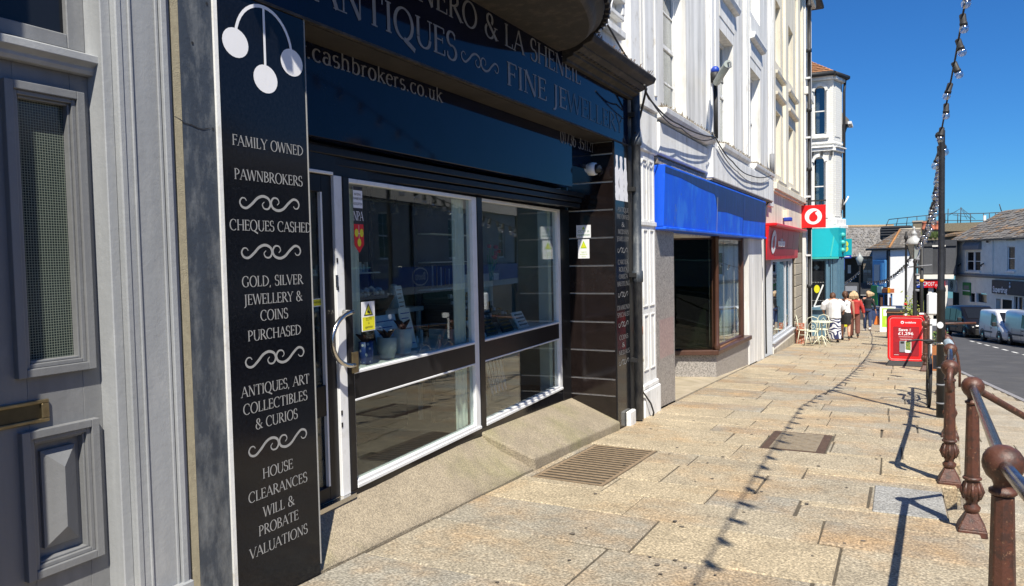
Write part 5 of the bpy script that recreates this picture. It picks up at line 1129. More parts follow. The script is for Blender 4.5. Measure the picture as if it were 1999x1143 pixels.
for h in hs:
    sash(FE, bb, h[0], h[1], h[2], h[3], -.10, WHITEB, GLASSD, cols=1, rows=1, fw=.05)
    u0, u1, v1 = h[0]-.06, h[1]+.06, h[3]; c = (u0+u1)/2; w = (u1-u0)/2
    m = MB(FE); pts = [(c-w*math.cos(R(a)), v1-.16+.28*math.sin(R(a))) for a in range(0, 181, 15)]; inn = [(c-(w-.10)*math.cos(R(a)), v1-.20+.20*math.sin(R(a))) for a in range(180, -1, -15)]
    m.poly(pts+inn, 0, .06); m.box(u0-.04, u1+.04, h[2]-.12, h[2], 0, .12); m.box(u0, u0+.05, h[2], v1-.2, 0, .03); m.box(u1-.05, u1, h[2], v1-.2, 0, .03); m.build('arched_surround', WHITEB, bb, bevel=.01)
    MB(FE).box(h[0]+.06, h[0]+.2, h[2]+.1, h[3]-.2, -.28, -.25).build('blind_bars', MATS['pale_card'], bb)
for fr, u0, u1 in ((FE, -1.5, .78), (FC, -.02, .97), (FR_, -.02, 2.5)):
    for bxs in (((5.35, 5.47, .10), (5.47, 5.52, .16)), ((5.62, 5.70, .05),), ((7.95, 8.2, .14),), ((2.62, 2.85, .14), (2.50, 2.62, .22))):
        m = MB(fr)
        for va, vb, vn in bxs: m.box(u0, u1, va, vb, 0, vn)
        m.build('string_course', WHITEB, bb, bevel=.015)
m = MB(FE)   # brackets under the course
for k in range(3): m.box(.02+k*.33, .10+k*.33, 5.2, 5.35, 0, .12)
m.build('bracket', BLK, bb)
ev = lambda fr, u, z, n: tuple(fr(u, z, n))
m = MB(); e = [ev(FE, -1.5, 8.2, .3), ev(FE, .80, 8.2, .22), ev(FC, 1.0, 8.2, .2), ev(FR_, 2.5, 8.2, .2)]; ap = [tuple(FE(-1.5, 9.15, -1.3)), tuple(FE(-.25, 9.1, -1.2)), tuple(FE(-.9, 9.15, -3))]
i = [m.P(*p) for p in e]; k = [m.P(*p) for p in ap]; m.face([i[0], i[1], k[1], k[0]]); m.face([i[1], i[2], k[1]]); m.face([i[2], i[3], k[2], k[1]]); lo = [m.P(p[0], p[1], p[2]-.12) for p in e]
for a in range(3): m.face([lo[a], lo[a+1], i[a+1], i[a]])
m.face(list(reversed(lo))); m.build('roof', ROOFT, bb)
m = MB()
for a, b in zip(e, e[1:]): m.tube([(a[0], a[1], a[2]-.06), (b[0], b[1], b[2]-.06)], .09, 6)
m.build('gutter', BLK, bb)
# tile courses on the visible hip
m = MB(); A_, B_ = Vector(e[0]), Vector(e[1]); C_, D_ = Vector(ap[0]), Vector(ap[1])
for r_ in range(9):
    s = r_/9; p, q = A_.lerp(C_, s), B_.lerp(D_, s); p2_, q2_ = A_.lerp(C_, s+.105), B_.lerp(D_, s+.105); k = 12
    for j in range(k):
        a, b = p.lerp(q, j/k+.004), p.lerp(q, (j+1)/k-.004); c, d_ = p2_.lerp(q2_, (j+1)/k-.004), p2_.lerp(q2_, j/k+.004)
        m.quad(*[(v.x, v.y, v.z+z) for v, z in ((a, .04), (b, .04), (c, .012), (d_, .012))])
m.build('roof_tiles', ROOFT, bb, kind='stuff')
m = MB(FC); m.tube([(.93, 8.1, .12), (.93, 7.6, .08), (.93, 2.9, .08)], .05, 6); m.build('downpipe', BLK, bb)
t = thing('flue_fan', 'small black and white aerial bracket on the corner of the bay building', 'bracket', tuple(FC(.9, 3.6, .1)))
MB(FC).tube([(.75, 3.3, .05), (.75, 3.5, .2), (.8, 3.7, .28)], .03, 6).build('arm', WHITEB, t); MB(FC).tube([(.75, 3.2, .1), (.75, 3.6, .1)], .04, 6).build('mast', BLK, t)
t = thing('gabled_house', 'next house with a small slate roof poking out behind the white bay', 'building', (-4, 40, -2)); FN = Fr((-5, 40, 0), (1, 0, 0)); nu = pf(FN, 1636, 270)[0]
MB(FN).box(0, nu, -4, 7.2, -1.2, 0).build('wall', WHITE, t); MB(FN).poly([(0, 9.0), (nu+.0, 8.6), (nu+.50, 8.0), (nu+.50, 7.8), (0, 7.75)], -1.0, .3).build('roof', SLATE, t); MB(FN).poly([(nu-.4, 7.75), (nu+.42, 7.78), (nu+.05, 6.6), (nu-.4, 6.0)], -.3, .1).build('eaves_bracket', BLK, t); MB(FN).box(nu+.45, nu+.62, 7.78, 7.9, -1, .35).build('gutter', WHITEB, t)
# turquoise shopfront
FS4 = Fr((-3.12, 29.75, 0), (.92, .02, 0))
m = MB(FS4); m.hexa([(0, 1.45, .10), (1.18, 1.45, .10), (1.18, 1.45, -.3), (0, 1.45, -.3), (0, 2.52, -.05), (1.22, 2.52, -.05), (1.22, 2.52, -.3), (0, 2.52, -.3)]); tq = m.build('turquoise_fascia', TEAL, bb, bevel=.01)
m = MB(FS4); m.hexa([(.0, 1.45, .105), (.16, 1.45, .105), (.16, 1.45, .0), (.0, 1.45, .0), (.0, 2.50, -.045), (.28, 2.50, -.045), (.28, 2.50, -.1), (.0, 2.50, -.1)]); m.build('purple_panel', PURP, tq)
m = MB(FS4); m.hexa([(.90, 1.47, .106), (.95, 1.47, .106), (.95, 1.47, .0), (.9, 1.47, .0), (1.06, 2.50, -.044), (1.10, 2.50, -.044), (1.10, 2.50, -.1), (1.06, 2.50, -.1)]); m.build('corner_fold', TEALP, tq)
FS5 = Fr(FS4(1.19, 0, .04), (.22, .97, 0)); m = MB(FS5); m.box(0, .9, 1.45, 2.5, -.3, 0); tq2 = m.build('turquoise_fascia', TEAL, bb)
m = MB(FS5)
for k in range(3): m.ball((.45, 1.68+.28*k, .0), .11, 10)
m.build('raised_letter', TEALP, tq2)
MB(FS4).box(0, 1.2, 1.38, 1.45, -.3, .12).build('fascia_sill', TEALP, bb)
m = MB(FS4); m.box(-.06, .05, -.35, 1.45, .02, .14); m.box(-.09, .08, 1.0, 1.10, .0, .17); m.box(-.12, .14, -.45, -.30, -.02, .22); m.box(-.10, .14, -1.2, -.45, -.02, .18); m.hexa([(-.10, -1.55, .2), (.26, -1.55, .2), (.26, -1.55, 0), (-.10, -1.55, 0), (-.10, -1.2, .18), (.14, -1.2, .18), (.14, -1.2, 0), (-.10, -1.2, 0)]); m.box(-.14, .12, 2.3, 2.5, .0, .22); m.box(-.10, .06, 1.5, 2.3, .0, .18)
m.build('turquoise_column', TEALP, bb, bevel=.01)
m = MB(FS4); wall_boxes(m, .05, 1.16, -1.6, 1.40, -.2, -.06, [(.20, .72, -.42, 1.30)]); m.box(.14, .20, -.5, 1.38, -.06, -.02); m.box(.05, .80, -.52, -.42, -.06, .05); m.box(.76, .84, -.42, 1.38, -.06, .0); m.box(.92, .98, -.42, 1.38, -.06, .0); m.box(1.06, 1.12, -.42, 1.38, -.06, .0); jf = m.build('slate_blue_front', BLUEF, bb, bevel=.008)
m = MB(FS5); m.box(0, .9, -1.7, 1.45, -.2, -.06); m.box(.2, .3, -.42, 1.4, -.06, 0); m.box(.55, .65, -.42, 1.4, -.06, 0); m.build('slate_blue_side', BLUEF, bb)
MB(FS4).box(.20, .72, -.42, 1.30, -.16, -.15).build('pane', VANG, jf)
m = MB(FS4); disc(m, .44, .26, .10, -.145, 20, ry=.15); m.build('yellow_sticker', YEL, jf)
m = MB(FS4); m.box(.34, .52, 1.02, 1.10, -.148, -.144); m.box(.40, .46, .96, 1.16, -.148, -.143); m.build('white_cross', mat('faint_print', (.16, .20, .21), .6), jf)
m = MB(FS4)
for k in range(9): 
    for v in (.50, -.18): m.box(.22+k*.055, .235+k*.055, v, v+.02, -.148, -.144)
m.build('dotted_band', MATS['pale_card'], jf); m = MB(FS4); m.ribbon([(.34, -.40), (.66, .42)], .05, -.14); m.ribbon([(.34, -.40), (.66, -.36)], .05, -.14); m.build('display_strut', MATS['pale_card'], jf)
MB(FS4).box(.2, .27, -.42, -.15, -.146, -.14).build('yellow_card', YEL, jf)
sm = MB(Fr((-3.2, 29.2, 0), (1, 0, 0))).box(0, .25, -1.5, 2.4, -.5, -.4).build('service_column', BLK, bb)
t = thing('projecting_sign', 'turquoise projecting sign with yellow badge and blue strip on the shop corner', 'sign', (-1.9, 31, 1.9))
FP = Fr((-2.08, 31.2, 0), (1, 0, 0)); MB(FP).box(.05, .52, 1.50, 2.12, -.04, .04).build('panel', TEAL, t)
m = MB(FP); disc(m, .285, 1.92, .115, .043, 20, ry=.12); disc(m, .285, 1.74, .115, .043, 20, ry=.12); m.build('yellow_badge', YEL, t)
m = MB(FP); m.ribbon([(.23, 1.98), (.34, 1.98), (.34, 1.84), (.25, 1.83), (.34, 1.82), (.34, 1.68), (.23, 1.68)], .012, .045); m.build('badge_mark', TEALP, t)
MB(FP).box(.05, .50, 1.38, 1.50, -.04, .04).build('blue_strip', BLUEP, t); MB(FP).box(.16, .44, 1.425, 1.455, .041, .044).build('strip_text', LETW, t)
MB(FP).box(.0, .06, 1.4, 2.9, -.03, .03).build('lime_edge', LIME, t)
t = thing('small_blue_sign', 'small royal blue sign hanging below the turquoise projecting sign', 'sign', (-1.9, 31.2, 1.0)); MB(FP).box(.0, .27, .95, 1.36, -.04, .04).build('panel', BLUEP, t); MB(FP).box(.0, .16, .78, .95, -.04, .04).build('lower_panel', BLUEP, t); MB(FP).box(.14, .22, 1.16, 1.22, .041, .044).build('strip_text', LETW, t)

# ================================================================ RAILING
def post_mesh(x, y, parent, h=.975, name='post'):
    z = G(y)
    p = MB(); b = .088
    p.hexa([(x-b, y-b, z-.02), (x+b, y-b, z-.02), (x+b, y+b, z-.02), (x-b, y+b, z-.02), (x-b*.95, y-b*.95, z+.025), (x+b*.95, y-b*.95, z+.025), (x+b*.95, y+b*.95, z+.025), (x-b*.95, y+b*.95, z+.025)])
    c = b*.95; d = .036
    p.hexa([(x-c, y-c, z+.025), (x+c, y-c, z+.025), (x+c, y+c, z+.025), (x-c, y+c, z+.025), (x-d, y-d, z+.13), (x+d, y-d, z+.13), (x+d, y+d, z+.13), (x-d, y+d, z+.13)])
    o = p.build(name, IRON, parent, bevel=.006)
    q = MB(); q.lathe([(.034, .12), (.05, .145), (.052, .165), (.034, .185), (.036, .20), (.056, .235), (.061, .27), (.055, .315), (.042, .345), (.056, .352), (.058, .362), (.048, .372)], (x, y, z), 16); 
    for k in range(8):
        a = math.pi/4*k; q.tube([(x+.048*math.cos(a), y+.048*math.sin(a), z+.215), (x+.062*math.cos(a), y+.062*math.sin(a), z+.27), (x+.046*math.cos(a), y+.046*math.sin(a), z+.335)], [.006, .014, .006], 6)
    q.build('vase', IRON, o)
    s = MB(); s.lathe([(.048, .37), (.038, h-.115)], (x, y, z), 8, smooth=False); s.build('shaft', IRON, o, bevel=.004)
    t_ = MB(); t_.lathe([(.038, h-.115), (.046, h-.108), (.046, h-.095), (.034, h-.09), (.030, h-.08), (.036, h-.062), (.054, h-.045), (.066, h-.018), (.069, h+.004), (.065, h+.028), (.050, h+.052), (.026, h+.066), (.002, h+.070)], (x, y, z), 20); t_.build('ball_top', IRON, o)
    return o
HB = .975
def ball_at(x, y): return (x, y, G(y)+HB)
ra = thing('railing', 'red oxide iron railing with ball topped posts, nearest the viewer before the steps', 'railing', (.4, 4, -.2))
PA = [(.43, 1.0), (.345, 3.22), (.447, 5.80)]
for p in PA: post_mesh(*p, ra)
MB().tube([ball_at(*p) for p in PA], .0235, 12).build('rail', RAILM, ra)
b = Vector(ball_at(*PA[-1])); MB().tube([tuple(b), (1.05, 7.0, b.z-.50), (1.7, 8.3, b.z-1.0)], .0235, 12).build('stair_rail', IRON, ra)
rb = thing('railing', 'red oxide iron railing beyond the steps with a curled rail end', 'railing', (.5, 10, -.5))
PB = [(.39, 7.2), (.52, 9.55), (.585, 11.5), (.62, 13.6)]
for p in PB: post_mesh(*p, rb)
MB().tube([ball_at(*p) for p in PB], .0235, 12).build('rail', RAILM, rb)
b = Vector(ball_at(*PB[0])); MB().tube([tuple(b), (b.x, b.y-.05, b.z), (b.x-.005, b.y-.11, b.z-.015), (b.x-.01, b.y-.15, b.z-.06), (b.x-.012, b.y-.155, b.z-.13), (b.x-.012, b.y-.14, b.z-.18)], .024, 12).build('curled_end', IRON, rb)
b = Vector(ball_at(*PB[-1])); MB().tube([tuple(b), (b.x+.08, b.y, b.z-.03), (b.x+.16, b.y, b.z-.16), (b.x+.22, b.y, b.z-.36), (b.x+.25, b.y, b.z-.60), (b.x+.25, b.y, b.z-.85)], .019, 10).build('stair_rail', IRON, rb)
MB().tube([(b.x+.06, b.y-.4, b.z-.2), (b.x+.12, b.y-.4, b.z-1.0)], .018, 8).build('stair_post', IRON, rb)
rc = thing('railing', 'brown iron railing behind the red sale board', 'railing', (.6, 20, -1))
PC = [(.50, 17.4), (.62, 19.6), (.66, 22), (.68, 24.4), (.68, 27), (.68, 30)]
for p in PC: post_mesh(*p, rc)
MB().tube([ball_at(*p) for p in PC], .0235, 10).build('rail', IRON, rc); b = Vector(ball_at(*PC[0])); MB().tube([tuple(b), (b.x+.9, b.y+.2, b.z+.02)], .0235, 10).build('cross_rail', IRON, rc)
t = thing('padlocked_cable', 'pale blue cable lock wrapped round the rail near the black pole', 'cable lock', (.56, 10.6, .4))
for k in range(5): MB().tube([(.555+.04*math.cos(a), 10.3+k*.09, G(10.4)+HB+.04*math.sin(a)) for a in [i*math.pi/5 for i in range(11)]], .014, 6).build('loop', mat('pale_blue_cable', (.25, .32, .38), .4), t)
MB().box(.50, .60, 10.3, 10.36, G(10.4)+HB-.12, G(10.4)+HB-.03).build('lock_body', STEEL, t)
# bicycle leaning on the rail, seen end on
t = thing('bicycle', 'dark bicycle parked end on against the railing behind the black pole', 'bicycle', (.44, 12.4, -.6))
def wheel(t, x, y, z, r):
    w = MB().tube([(x+.01*math.sin(a), y+r*math.cos(a), z+r*math.sin(a)) for a in [i*math.pi/16 for i in range(33)]], .022, 8).build('tyre', TYRE, t)
    MB().tube([(x, y+(r-.035)*math.cos(a), z+(r-.035)*math.sin(a)) for a in [i*math.pi/16 for i in range(33)]], .011, 6).build('rim', STEEL, w)
    m = MB()
    for k in range(14): a = k*math.pi/7; m.tube([(x, y, z), (x, y+(r-.04)*math.cos(a), z+(r-.04)*math.sin(a))], .003, 3)
    m.build('spokes', STEEL, w)
gz = G(12.6)+.34
wheel(t, .40, 12.0, gz+.02, .34); wheel(t, .42, 13.0, gz-.03, .34)
m = MB()
for a, b in (((.40, 12.0, gz+.02), (.40, 12.12, gz+.55)), ((.40, 12.12, gz+.5), (.41, 12.6, gz+.45)), ((.41, 12.6, gz+.5), (.41, 12.45, gz-.05)), ((.40, 12.14, gz+.42), (.41, 12.45, gz-.05)), ((.42, 13.0, gz-.03), (.41, 12.45, gz-.05)), ((.42, 13.0, gz-.03), (.41, 12.6, gz+.42))): m.tube([a, b], .016, 6)
m.build('frame', BLK, t); MB().tube([(.12, 12.0, gz+.60), (.25, 12.12, gz+.62), (.40, 12.14, gz+.60), (.55, 12.12, gz+.62), (.66, 12.0, gz+.60)], .013, 6).build('handlebar', BLK, t); MB().ball((.41, 12.64, gz+.54), .11, 10, (.6, 1.2, .35)).build('saddle', BLK, t)

# ================================================================ BLACK POLE and festoon lights
t = thing('light_pole', 'tall black metal pole with festoon lights tied to its top, by the railing', 'pole', (.49, 10.95, -.55)); px_, py_ = .49, 10.95; z0 = G(py_)
MB().lathe([(.048, 0), (.047, 1.62), (.053, 1.63), (.053, 1.66), (.040, 1.70), (.037, 2.3), (.034, 3.62), (.036, 3.66), (.001, 3.68)], (px_, py_, z0), 16).build('shaft', POLE, t)
for z, m_ in ((.42, GREYR), (.18, GREYR), (.64, GREYR), (.95, STEEL)): MB().lathe([(.052, z), (.052, z+.022)], (px_, py_, z0), 16).build('clip_band', m_, t)
MB().ball((px_-.03, py_-.03, z0+3.60), .05, 12).build('top_knob', BLK, t)
MB(Fr((px_-.01, py_-.053, z0), (1, 0, 0))).poly([(.036*math.cos(R(a)), 1.20+.042*math.sin(R(a))) for a in range(0, 360, 20)], 0, .004).build('round_sticker', LETW, t)
MB().box(px_-.085, px_-.045, py_+.05, py_+.06, z0+.62, z0+.80).build('bracket_plate', GREYR, t)
t = thing('white_board', 'white edged upright board standing behind the black pole', 'board', (.45, 15, -.75)); MB(Fr((.49, 15.2, 0), (1, 0, 0))).box(-.03, .14, .45, .85, -.06, 0).build('panel', ALW, t, bevel=.05, ); MB(Fr((.42, 13.1, 0), (1, 0, 0))).box(.02, .05, -.02, .47, -.03, 0).build('leg', ALW, t); MB(Fr((.42, 13.1, 0), (1, 0, 0))).box(.02, .16, .45, .55, -.03, 0).build('foot', ALW, t)
def festoon(label, P, n, r=.011, bulb=.034, seed=1, group='festoon bulbs'):
    t = thing('festoon_string', label, 'string lights', P[0]); P = [Vector(p) for p in P]
    MB().tube([tuple(p) for p in P], r, 6).build('flex', BLK, t)
    L = [0]; 
    for a, b in zip(P, P[1:]): L.append(L[-1]+(b-a).length)
    rr = random.Random(seed)
    def at_(d):
        for i in range(len(L)-1):
            if d <= L[i+1]: return P[i].lerp(P[i+1], (d-L[i])/(L[i+1]-L[i]))
        return P[-1]
    for k in range(n):
        p = at_((k+.35)*L[-1]/n); ax = Vector((rr.uniform(-.32, .45), rr.uniform(-.25, .25), -1)).normalized(); rt = ax.orthogonal().normalized(); f = Fr(p, rt, rt.cross(ax)*-1)   # n axis = along ax
        f.u = ax.cross(rt); f.n = f.r.cross(f.u)
        sg = 1 if f.n.dot(ax) > 0 else -1; b_ = bulb
        s = MB(f).lathe([(b_*.5, sg*-.02), (b_*.72, sg*-.01), (b_*.72, sg*b_*1.6), (b_*.85, sg*b_*1.65), (b_*.82, sg*b_*2.3)], seg=10).build('lamp_holder', BLK, t)
        MB(f).lathe([(b_*.70, sg*b_*2.3), (b_*.9, sg*b_*2.6), (b_*1.0, sg*b_*3.0), (b_*.86, sg*b_*3.6), (b_*.5, sg*b_*3.95), (.002, sg*b_*4.05)], seg=12).build('bulb', BULB, s)
    return t
def catn(a, b, sag, k=16): a, b = Vector(a), Vector(b); return [tuple(a.lerp(b, i/k)-Vector((0, 0, sag*4*(i/k)*(1-i/k)))) for i in range(k+1)]
def cat3(a, mid, b, k=20):
    a, mid, b = Vector(a), Vector(mid), Vector(b); c = mid*2-(a+b)/2
    return [tuple(a*(1-s)**2+c*2*s*(1-s)+b*s*s) for s in [i/k for i in range(k+1)]]
TOPP = (px_-.02, py_-.04, z0+3.58)
festoon('festoon bulb string from the pole top rising towards the viewer over the pavement', [tuple(p) for p in (TOPP, (.51, 10.3, 3.40-.03), (.54, 9.4, 3.66), (.56, 8.4, 3.96), (.70, 6.5, 4.32), (.84, 3.5, 4.65), (.98, .5, 4.8), (1.08, -3, 4.9))], 31, r=.010, bulb=.043, seed=4)
LPX, LPY = .50, 24.0
LT = (LPX-.05, LPY-.2, G(LPY)+3.25)
festoon('festoon bulb string dropping from the pole top to the lantern post', cat3(TOPP, (.60, 17.0, 2.42), (LPX+.02, LPY-.3, G(LPY)+3.0)), 30, bulb=.054, seed=6)
QX = (-1.35, 40, 0)
# dark thin post and lantern post
t = thing('lantern_post', 'old style street lantern on a black post hung with bulbs and a yellow strap', 'street lamp', (LPX, LPY, G(LPY)))
zl = G(LPY)
MB().lathe([(.09, 0), (.09, .5), (.06, .55), (.055, 1.6), (.06, 1.62), (.045, 1.7), (.04, 2.45), (.06, 2.5), (.03, 2.6)], (LPX-.07, LPY, zl), 12).build('post', BLK, t)
MB().lathe([(.045, 0), (.045, 3.0)], (LPX+.10, LPY+.1, zl), 10).build('second_post', BLK, t)
MB().lathe([(.07, 2.58), (.165, 2.96), (.18, 2.98)], (LPX-.10, LPY, zl), 4, smooth=False).build('lantern_glass', mat('frosted_lantern', (.34, .37, .35), .3), t)
lh = MB().lathe([(.20, 2.98), (.22, 3.02), (.15, 3.14), (.08, 3.20), (.07, 3.26), (.09, 3.28), (.05, 3.34), (.025, 3.40), (.04, 3.43), (.025, 3.47), (.002, 3.51)], (LPX-.10, LPY, zl), 12).build('lantern_cap', mat('pale_lantern_cap', (.42, .43, .42), .4), t)
for k in range(4):
    a = math.pi/2*k; MB().tube([(LPX-.10+.07*math.cos(a), LPY+.07*math.sin(a), zl+2.58), (LPX-.10+.17*math.cos(a), LPY+.17*math.sin(a), zl+2.97)], .010, 5).build('lantern_bar', BLK, t)
MB().lathe([(.055, 1.92), (.055, 2.0)], (LPX+.10, LPY+.1, zl), 10).build('yellow_strap', mat('amber_strap', (.75, .32, .01), .4), t)
MB().tube([(LPX-.2, LPY, zl+2.35), (LPX+.35, LPY, zl+2.40)], .018, 6).build('ladder_bar', GREYR, t)
for k in range(5): MB().lathe([(.062, 1.65+k*.22), (.062, 1.72+k*.22)], (LPX-.02, LPY, zl), 10).build('band', DKCLAD if k % 2 else GREYR, t)
for z, m_, s in ((.95, LETW, .12), (1.1, REDB, .08), (1.2, LETW, .05), (.6, LETW, .06)): MB(Fr((LPX+.10, LPY+.04, zl), (1, 0, 0))).box(-.06, .06, z-.2, z-.2+s, 0, .012).build('sticker', m_, t)
MB(Fr((LPX+.02, LPY-.1, zl), (1, 0, 0))).box(-.16, .1, .2, .55, -.05, .02).build('meter_box', GREYR, t)
t = thing('slim_post', 'slim black post with ball finial left of the lantern post', 'post', (.22, 26, G(26)))
MB().lathe([(.05, 0), (.045, 1.0), (.035, 1.1), (.03, 3.25), (.055, 3.28), (.055, 3.36), (.02, 3.42), (.03, 3.48), (.001, 3.52)], (.22, 26, G(26)), 10).build('shaft', BLK, t)
for z, m_ in ((.9, LETW), (1.25, REDP), (.6, LETW), (.35, REDB)): MB(Fr((.22, 25.95, G(26)), (1, 0, 0))).box(-.045, .045, z, z+.08, 0, .01).build('sticker', m_, t)
# hanging basket foliage between the posts
t = thing('trailing_plant', 'yellow green trailing plant tied between the slim post and the lantern post', 'plant', (.36, 25, -.4)); m = MB(); rr = random.Random(2)
for i in range(240):
    p = Vector((.36+rr.gauss(0, .09), 25+rr.gauss(0, .12), G(25)+1.0+rr.gauss(0, .22))); a = Vector((rr.uniform(-1, 1), rr.uniform(-1, 1), rr.uniform(-1, 1))).normalized()*.05; b = a.orthogonal().normalized()*.025; m.quad(tuple(p-a), tuple(p-b), tuple(p+a), tuple(p+b))
m.build('leaves', mat('lime_leaf', (.22, .26, .05), .8, rnd=.2), t, kind='stuff'); MB().tube([(.36, 25, G(25)+.5), (.36, 25, G(25)+1.3)], .012, 5).build('stem', GREEN, t)
def pt(px, py, Y): r = ray(px, py); k = Y/r.y; return tuple(EYE + r*k)
festoon('festoon bulb string sagging from the lantern post across the white gable', [pt(*p) for p in ((1785, 487, 24), (1768, 515, 28), (1750, 532, 33), (1730, 545, 38), (1712, 549, 43), (1690, 549, 48))], 22, r=.012, bulb=.045, seed=8)
festoon('far festoon bulb string over the dark shop recess', [pt(*p) for p in ((1678, 528, 60), (1665, 540, 56), (1652, 549, 52), (1640, 555, 48))], 14, r=.014, bulb=.05, seed=9)
t = thing('far_lantern_post', 'far thin black lantern post in front of the dark recess', 'street lamp', pt(1678, 600, 60)); c = pt(1678, 600, 60)
MB().lathe([(.07, -1), (.06, 3.0), (.08, 3.1)], c, 8).build('post', BLK, t); MB().lathe([(.12, 3.1), (.26, 3.6), (.1, 3.85), (.02, 4.0)], c, 8).build('lantern', mat('frosted_lantern', (.3, .3, .3)), t)

# ================================================================ BOARDS ON THE PAVEMENT
t = thing('sale_board', 'red phone shop pavement board with rounded top and heavy black rubber foot', 'pavement sign', (.14, 18.4, G(18.4)))
z = G(18.4); FAb = Fr((-.20, 18.45, z), (1, .03, 0), (0, .06, 1))
def rrect(u0, u1, v0, v1, r, k=5):
    pts = []
    for cx, cy, a0 in ((u1-r, v0+r, -90), (u1-r, v1-r, 0), (u0+r, v1-r, 90), (u0+r, v0+r, 180)):
        pts += [(cx+r*math.cos(R(a0+90*i/k)), cy+r*math.sin(R(a0+90*i/k))) for i in range(k+1)]
    return pts
MB(FAb).poly(rrect(0, .72, .10, 1.10, .09), -.03, 0).build('back_panel', REDB, t)
m = MB(FAb); q = rrect(.012, .708, .11, 1.088, .085); m.tube([(u, v, .0) for u, v in q]+[(q[0][0], q[0][1], 0)], .016, 6); m.build('rim', REDB, t)
m = MB(FAb); q = rrect(.045, .675, .14, 1.05, .06); m.tube([(u, v, .002) for u, v in q]+[(q[0][0], q[0][1], .002)], .006, 5); m.build('pale_seam', mat('pink_edge', (.70, .35, .33), .4), t)
MB(FAb).poly(rrect(.115, .615, .22, .86, .01, 1), .002, .005).build('poster', REDD, t)
MB(FAb).poly([(.13, .50), (.60, .62), (.60, .84), (.13, .84)], .0052, .006).build('poster_tint', mat('mid_red_print', (.34, .012, .016), .4), t)
m = MB(FAb); disc(m, .29, .955, .032, .004, 18); m.build('logo_disc', LETW, t); m = MB(FAb); disc(m, .29, .952, .016, .0055, 12); m.build('logo_mark', REDB, t)
sans(FAb, 'vodafone', .34, .937, .042, .004, LETW, t, align='LEFT', bold=.001); sans(FAb, 'Save', .215, .765, .062, .008, LETW, t, align='LEFT', bold=.0015, squash=1.2); sans(FAb, 'up\nto', .425, .80, .027, .008, LETW, t, align='LEFT'); sans(FAb, '£1,296', .355, .680, .066, .008, LETW, t, bold=.0015, squash=1.2)
m = MB(FAb); m.box(.22, .50, .635, .640, .006, .008); m.box(.24, .48, .585, .590, .006, .008); m.box(.26, .46, .575, .578, .006, .008); m.box(.13, .22, .235, .242, .006, .008); m.build('small_print', LETW, t)
MB(FAb).poly(rrect(.235, .345, .30, .55, .012, 3), .006, .016).build('phone_back', mat('phone_grey', (.30, .31, .33), .3, .3), t, ); MB(FAb).poly(rrect(.255, .325, .49, .535, .01, 3), .016, .02).build('phone_lens_bar', BLK, t)
MB(FAb).poly(rrect(.345, .465, .29, .55, .012, 3), .006, .012).build('phone_screen', LETW, t); MB(FAb).poly([(.355, .36), (.455, .34), (.455, .53), (.355, .54)], .012, .014).build('screen_picture', mat('leafy_screen', (.04, .16, .05), .4, scale=60, col2=(.55, .42, .05), mix=(.52, .56), bump=0), t)
m = MB(FAb); m.hexa([(-.04, 0, .16), (.76, 0, .16), (.76, 0, -.18), (-.04, 0, -.18), (.03, .11, .05), (.69, .11, .05), (.69, .11, -.07), (.03, .11, -.07)]); ft = m.build('rubber_foot', TYRE, t, bevel=.02, seg=2)
t = thing('menu_board', 'white framed pavement board with a green and white poster', 'pavement sign', (-.1, 34.4, G(34.4)))
z = G(34.4); FM = Fr((-.66, 34.4, z), (1, .05, 0), (0, .10, 1)); MB(FM).box(0, .58, .0, 1.05, -.02, 0).build('frame', LETW, t); m = MB(FM); MB(FM).box(.08, .52, .20, .98, 0, .004).build('poster', LIME, t); MB(FM).box(.13, .47, .66, .93, .004, .006).build('poster_print', LETW, t); MB(FM).box(.2, .4, .3, .55, .004, .006).build('poster_picture', mat('yellow_green_print', (.55, .60, .12), .5), t)
t = thing('planter_bin', 'black topped litter bin behind the red sale board', 'bin', (.1, 30, G(30))); MB().box(-.35, .25, 29.5, 30.1, G(30), G(30)+1.05).build('bin_body', BLK, t, bevel=.03); MB().box(-.37, .27, 29.48, 30.12, G(30)+.93, G(30)+.97).build('bin_band', WOOD, t)
t = thing('flower_planter', 'wooden trough of orange and green flowers behind the rail', 'planter', (.8, 20.5, G(20)))
MB().box(.60, 1.15, 20.9, 21.3, G(21)-.3, G(21)+.30).build('trough', mat('orange_timber', (.40, .15, .05), .7, var=.2), t); m = MB(); m2 = MB(); rr = random.Random(12)
for i in range(260):
    p = Vector((rr.uniform(.32, 1.1), 21+rr.gauss(0, .1), G(21)+.55+rr.gauss(0, .10))); a = Vector((rr.uniform(-1, 1), rr.uniform(-1, 1), rr.uniform(-.6, 1))).normalized()*.035; b = a.orthogonal().normalized()*.02; (m if rr.random() < .7 else m2).quad(tuple(p-a), tuple(p-b), tuple(p+a), tuple(p+b))
m.build('leaves', LEAF, t, kind='stuff'); m2.build('flowers', mat('pale_yellow_petal', (.50, .42, .12), .7), t, kind='stuff')

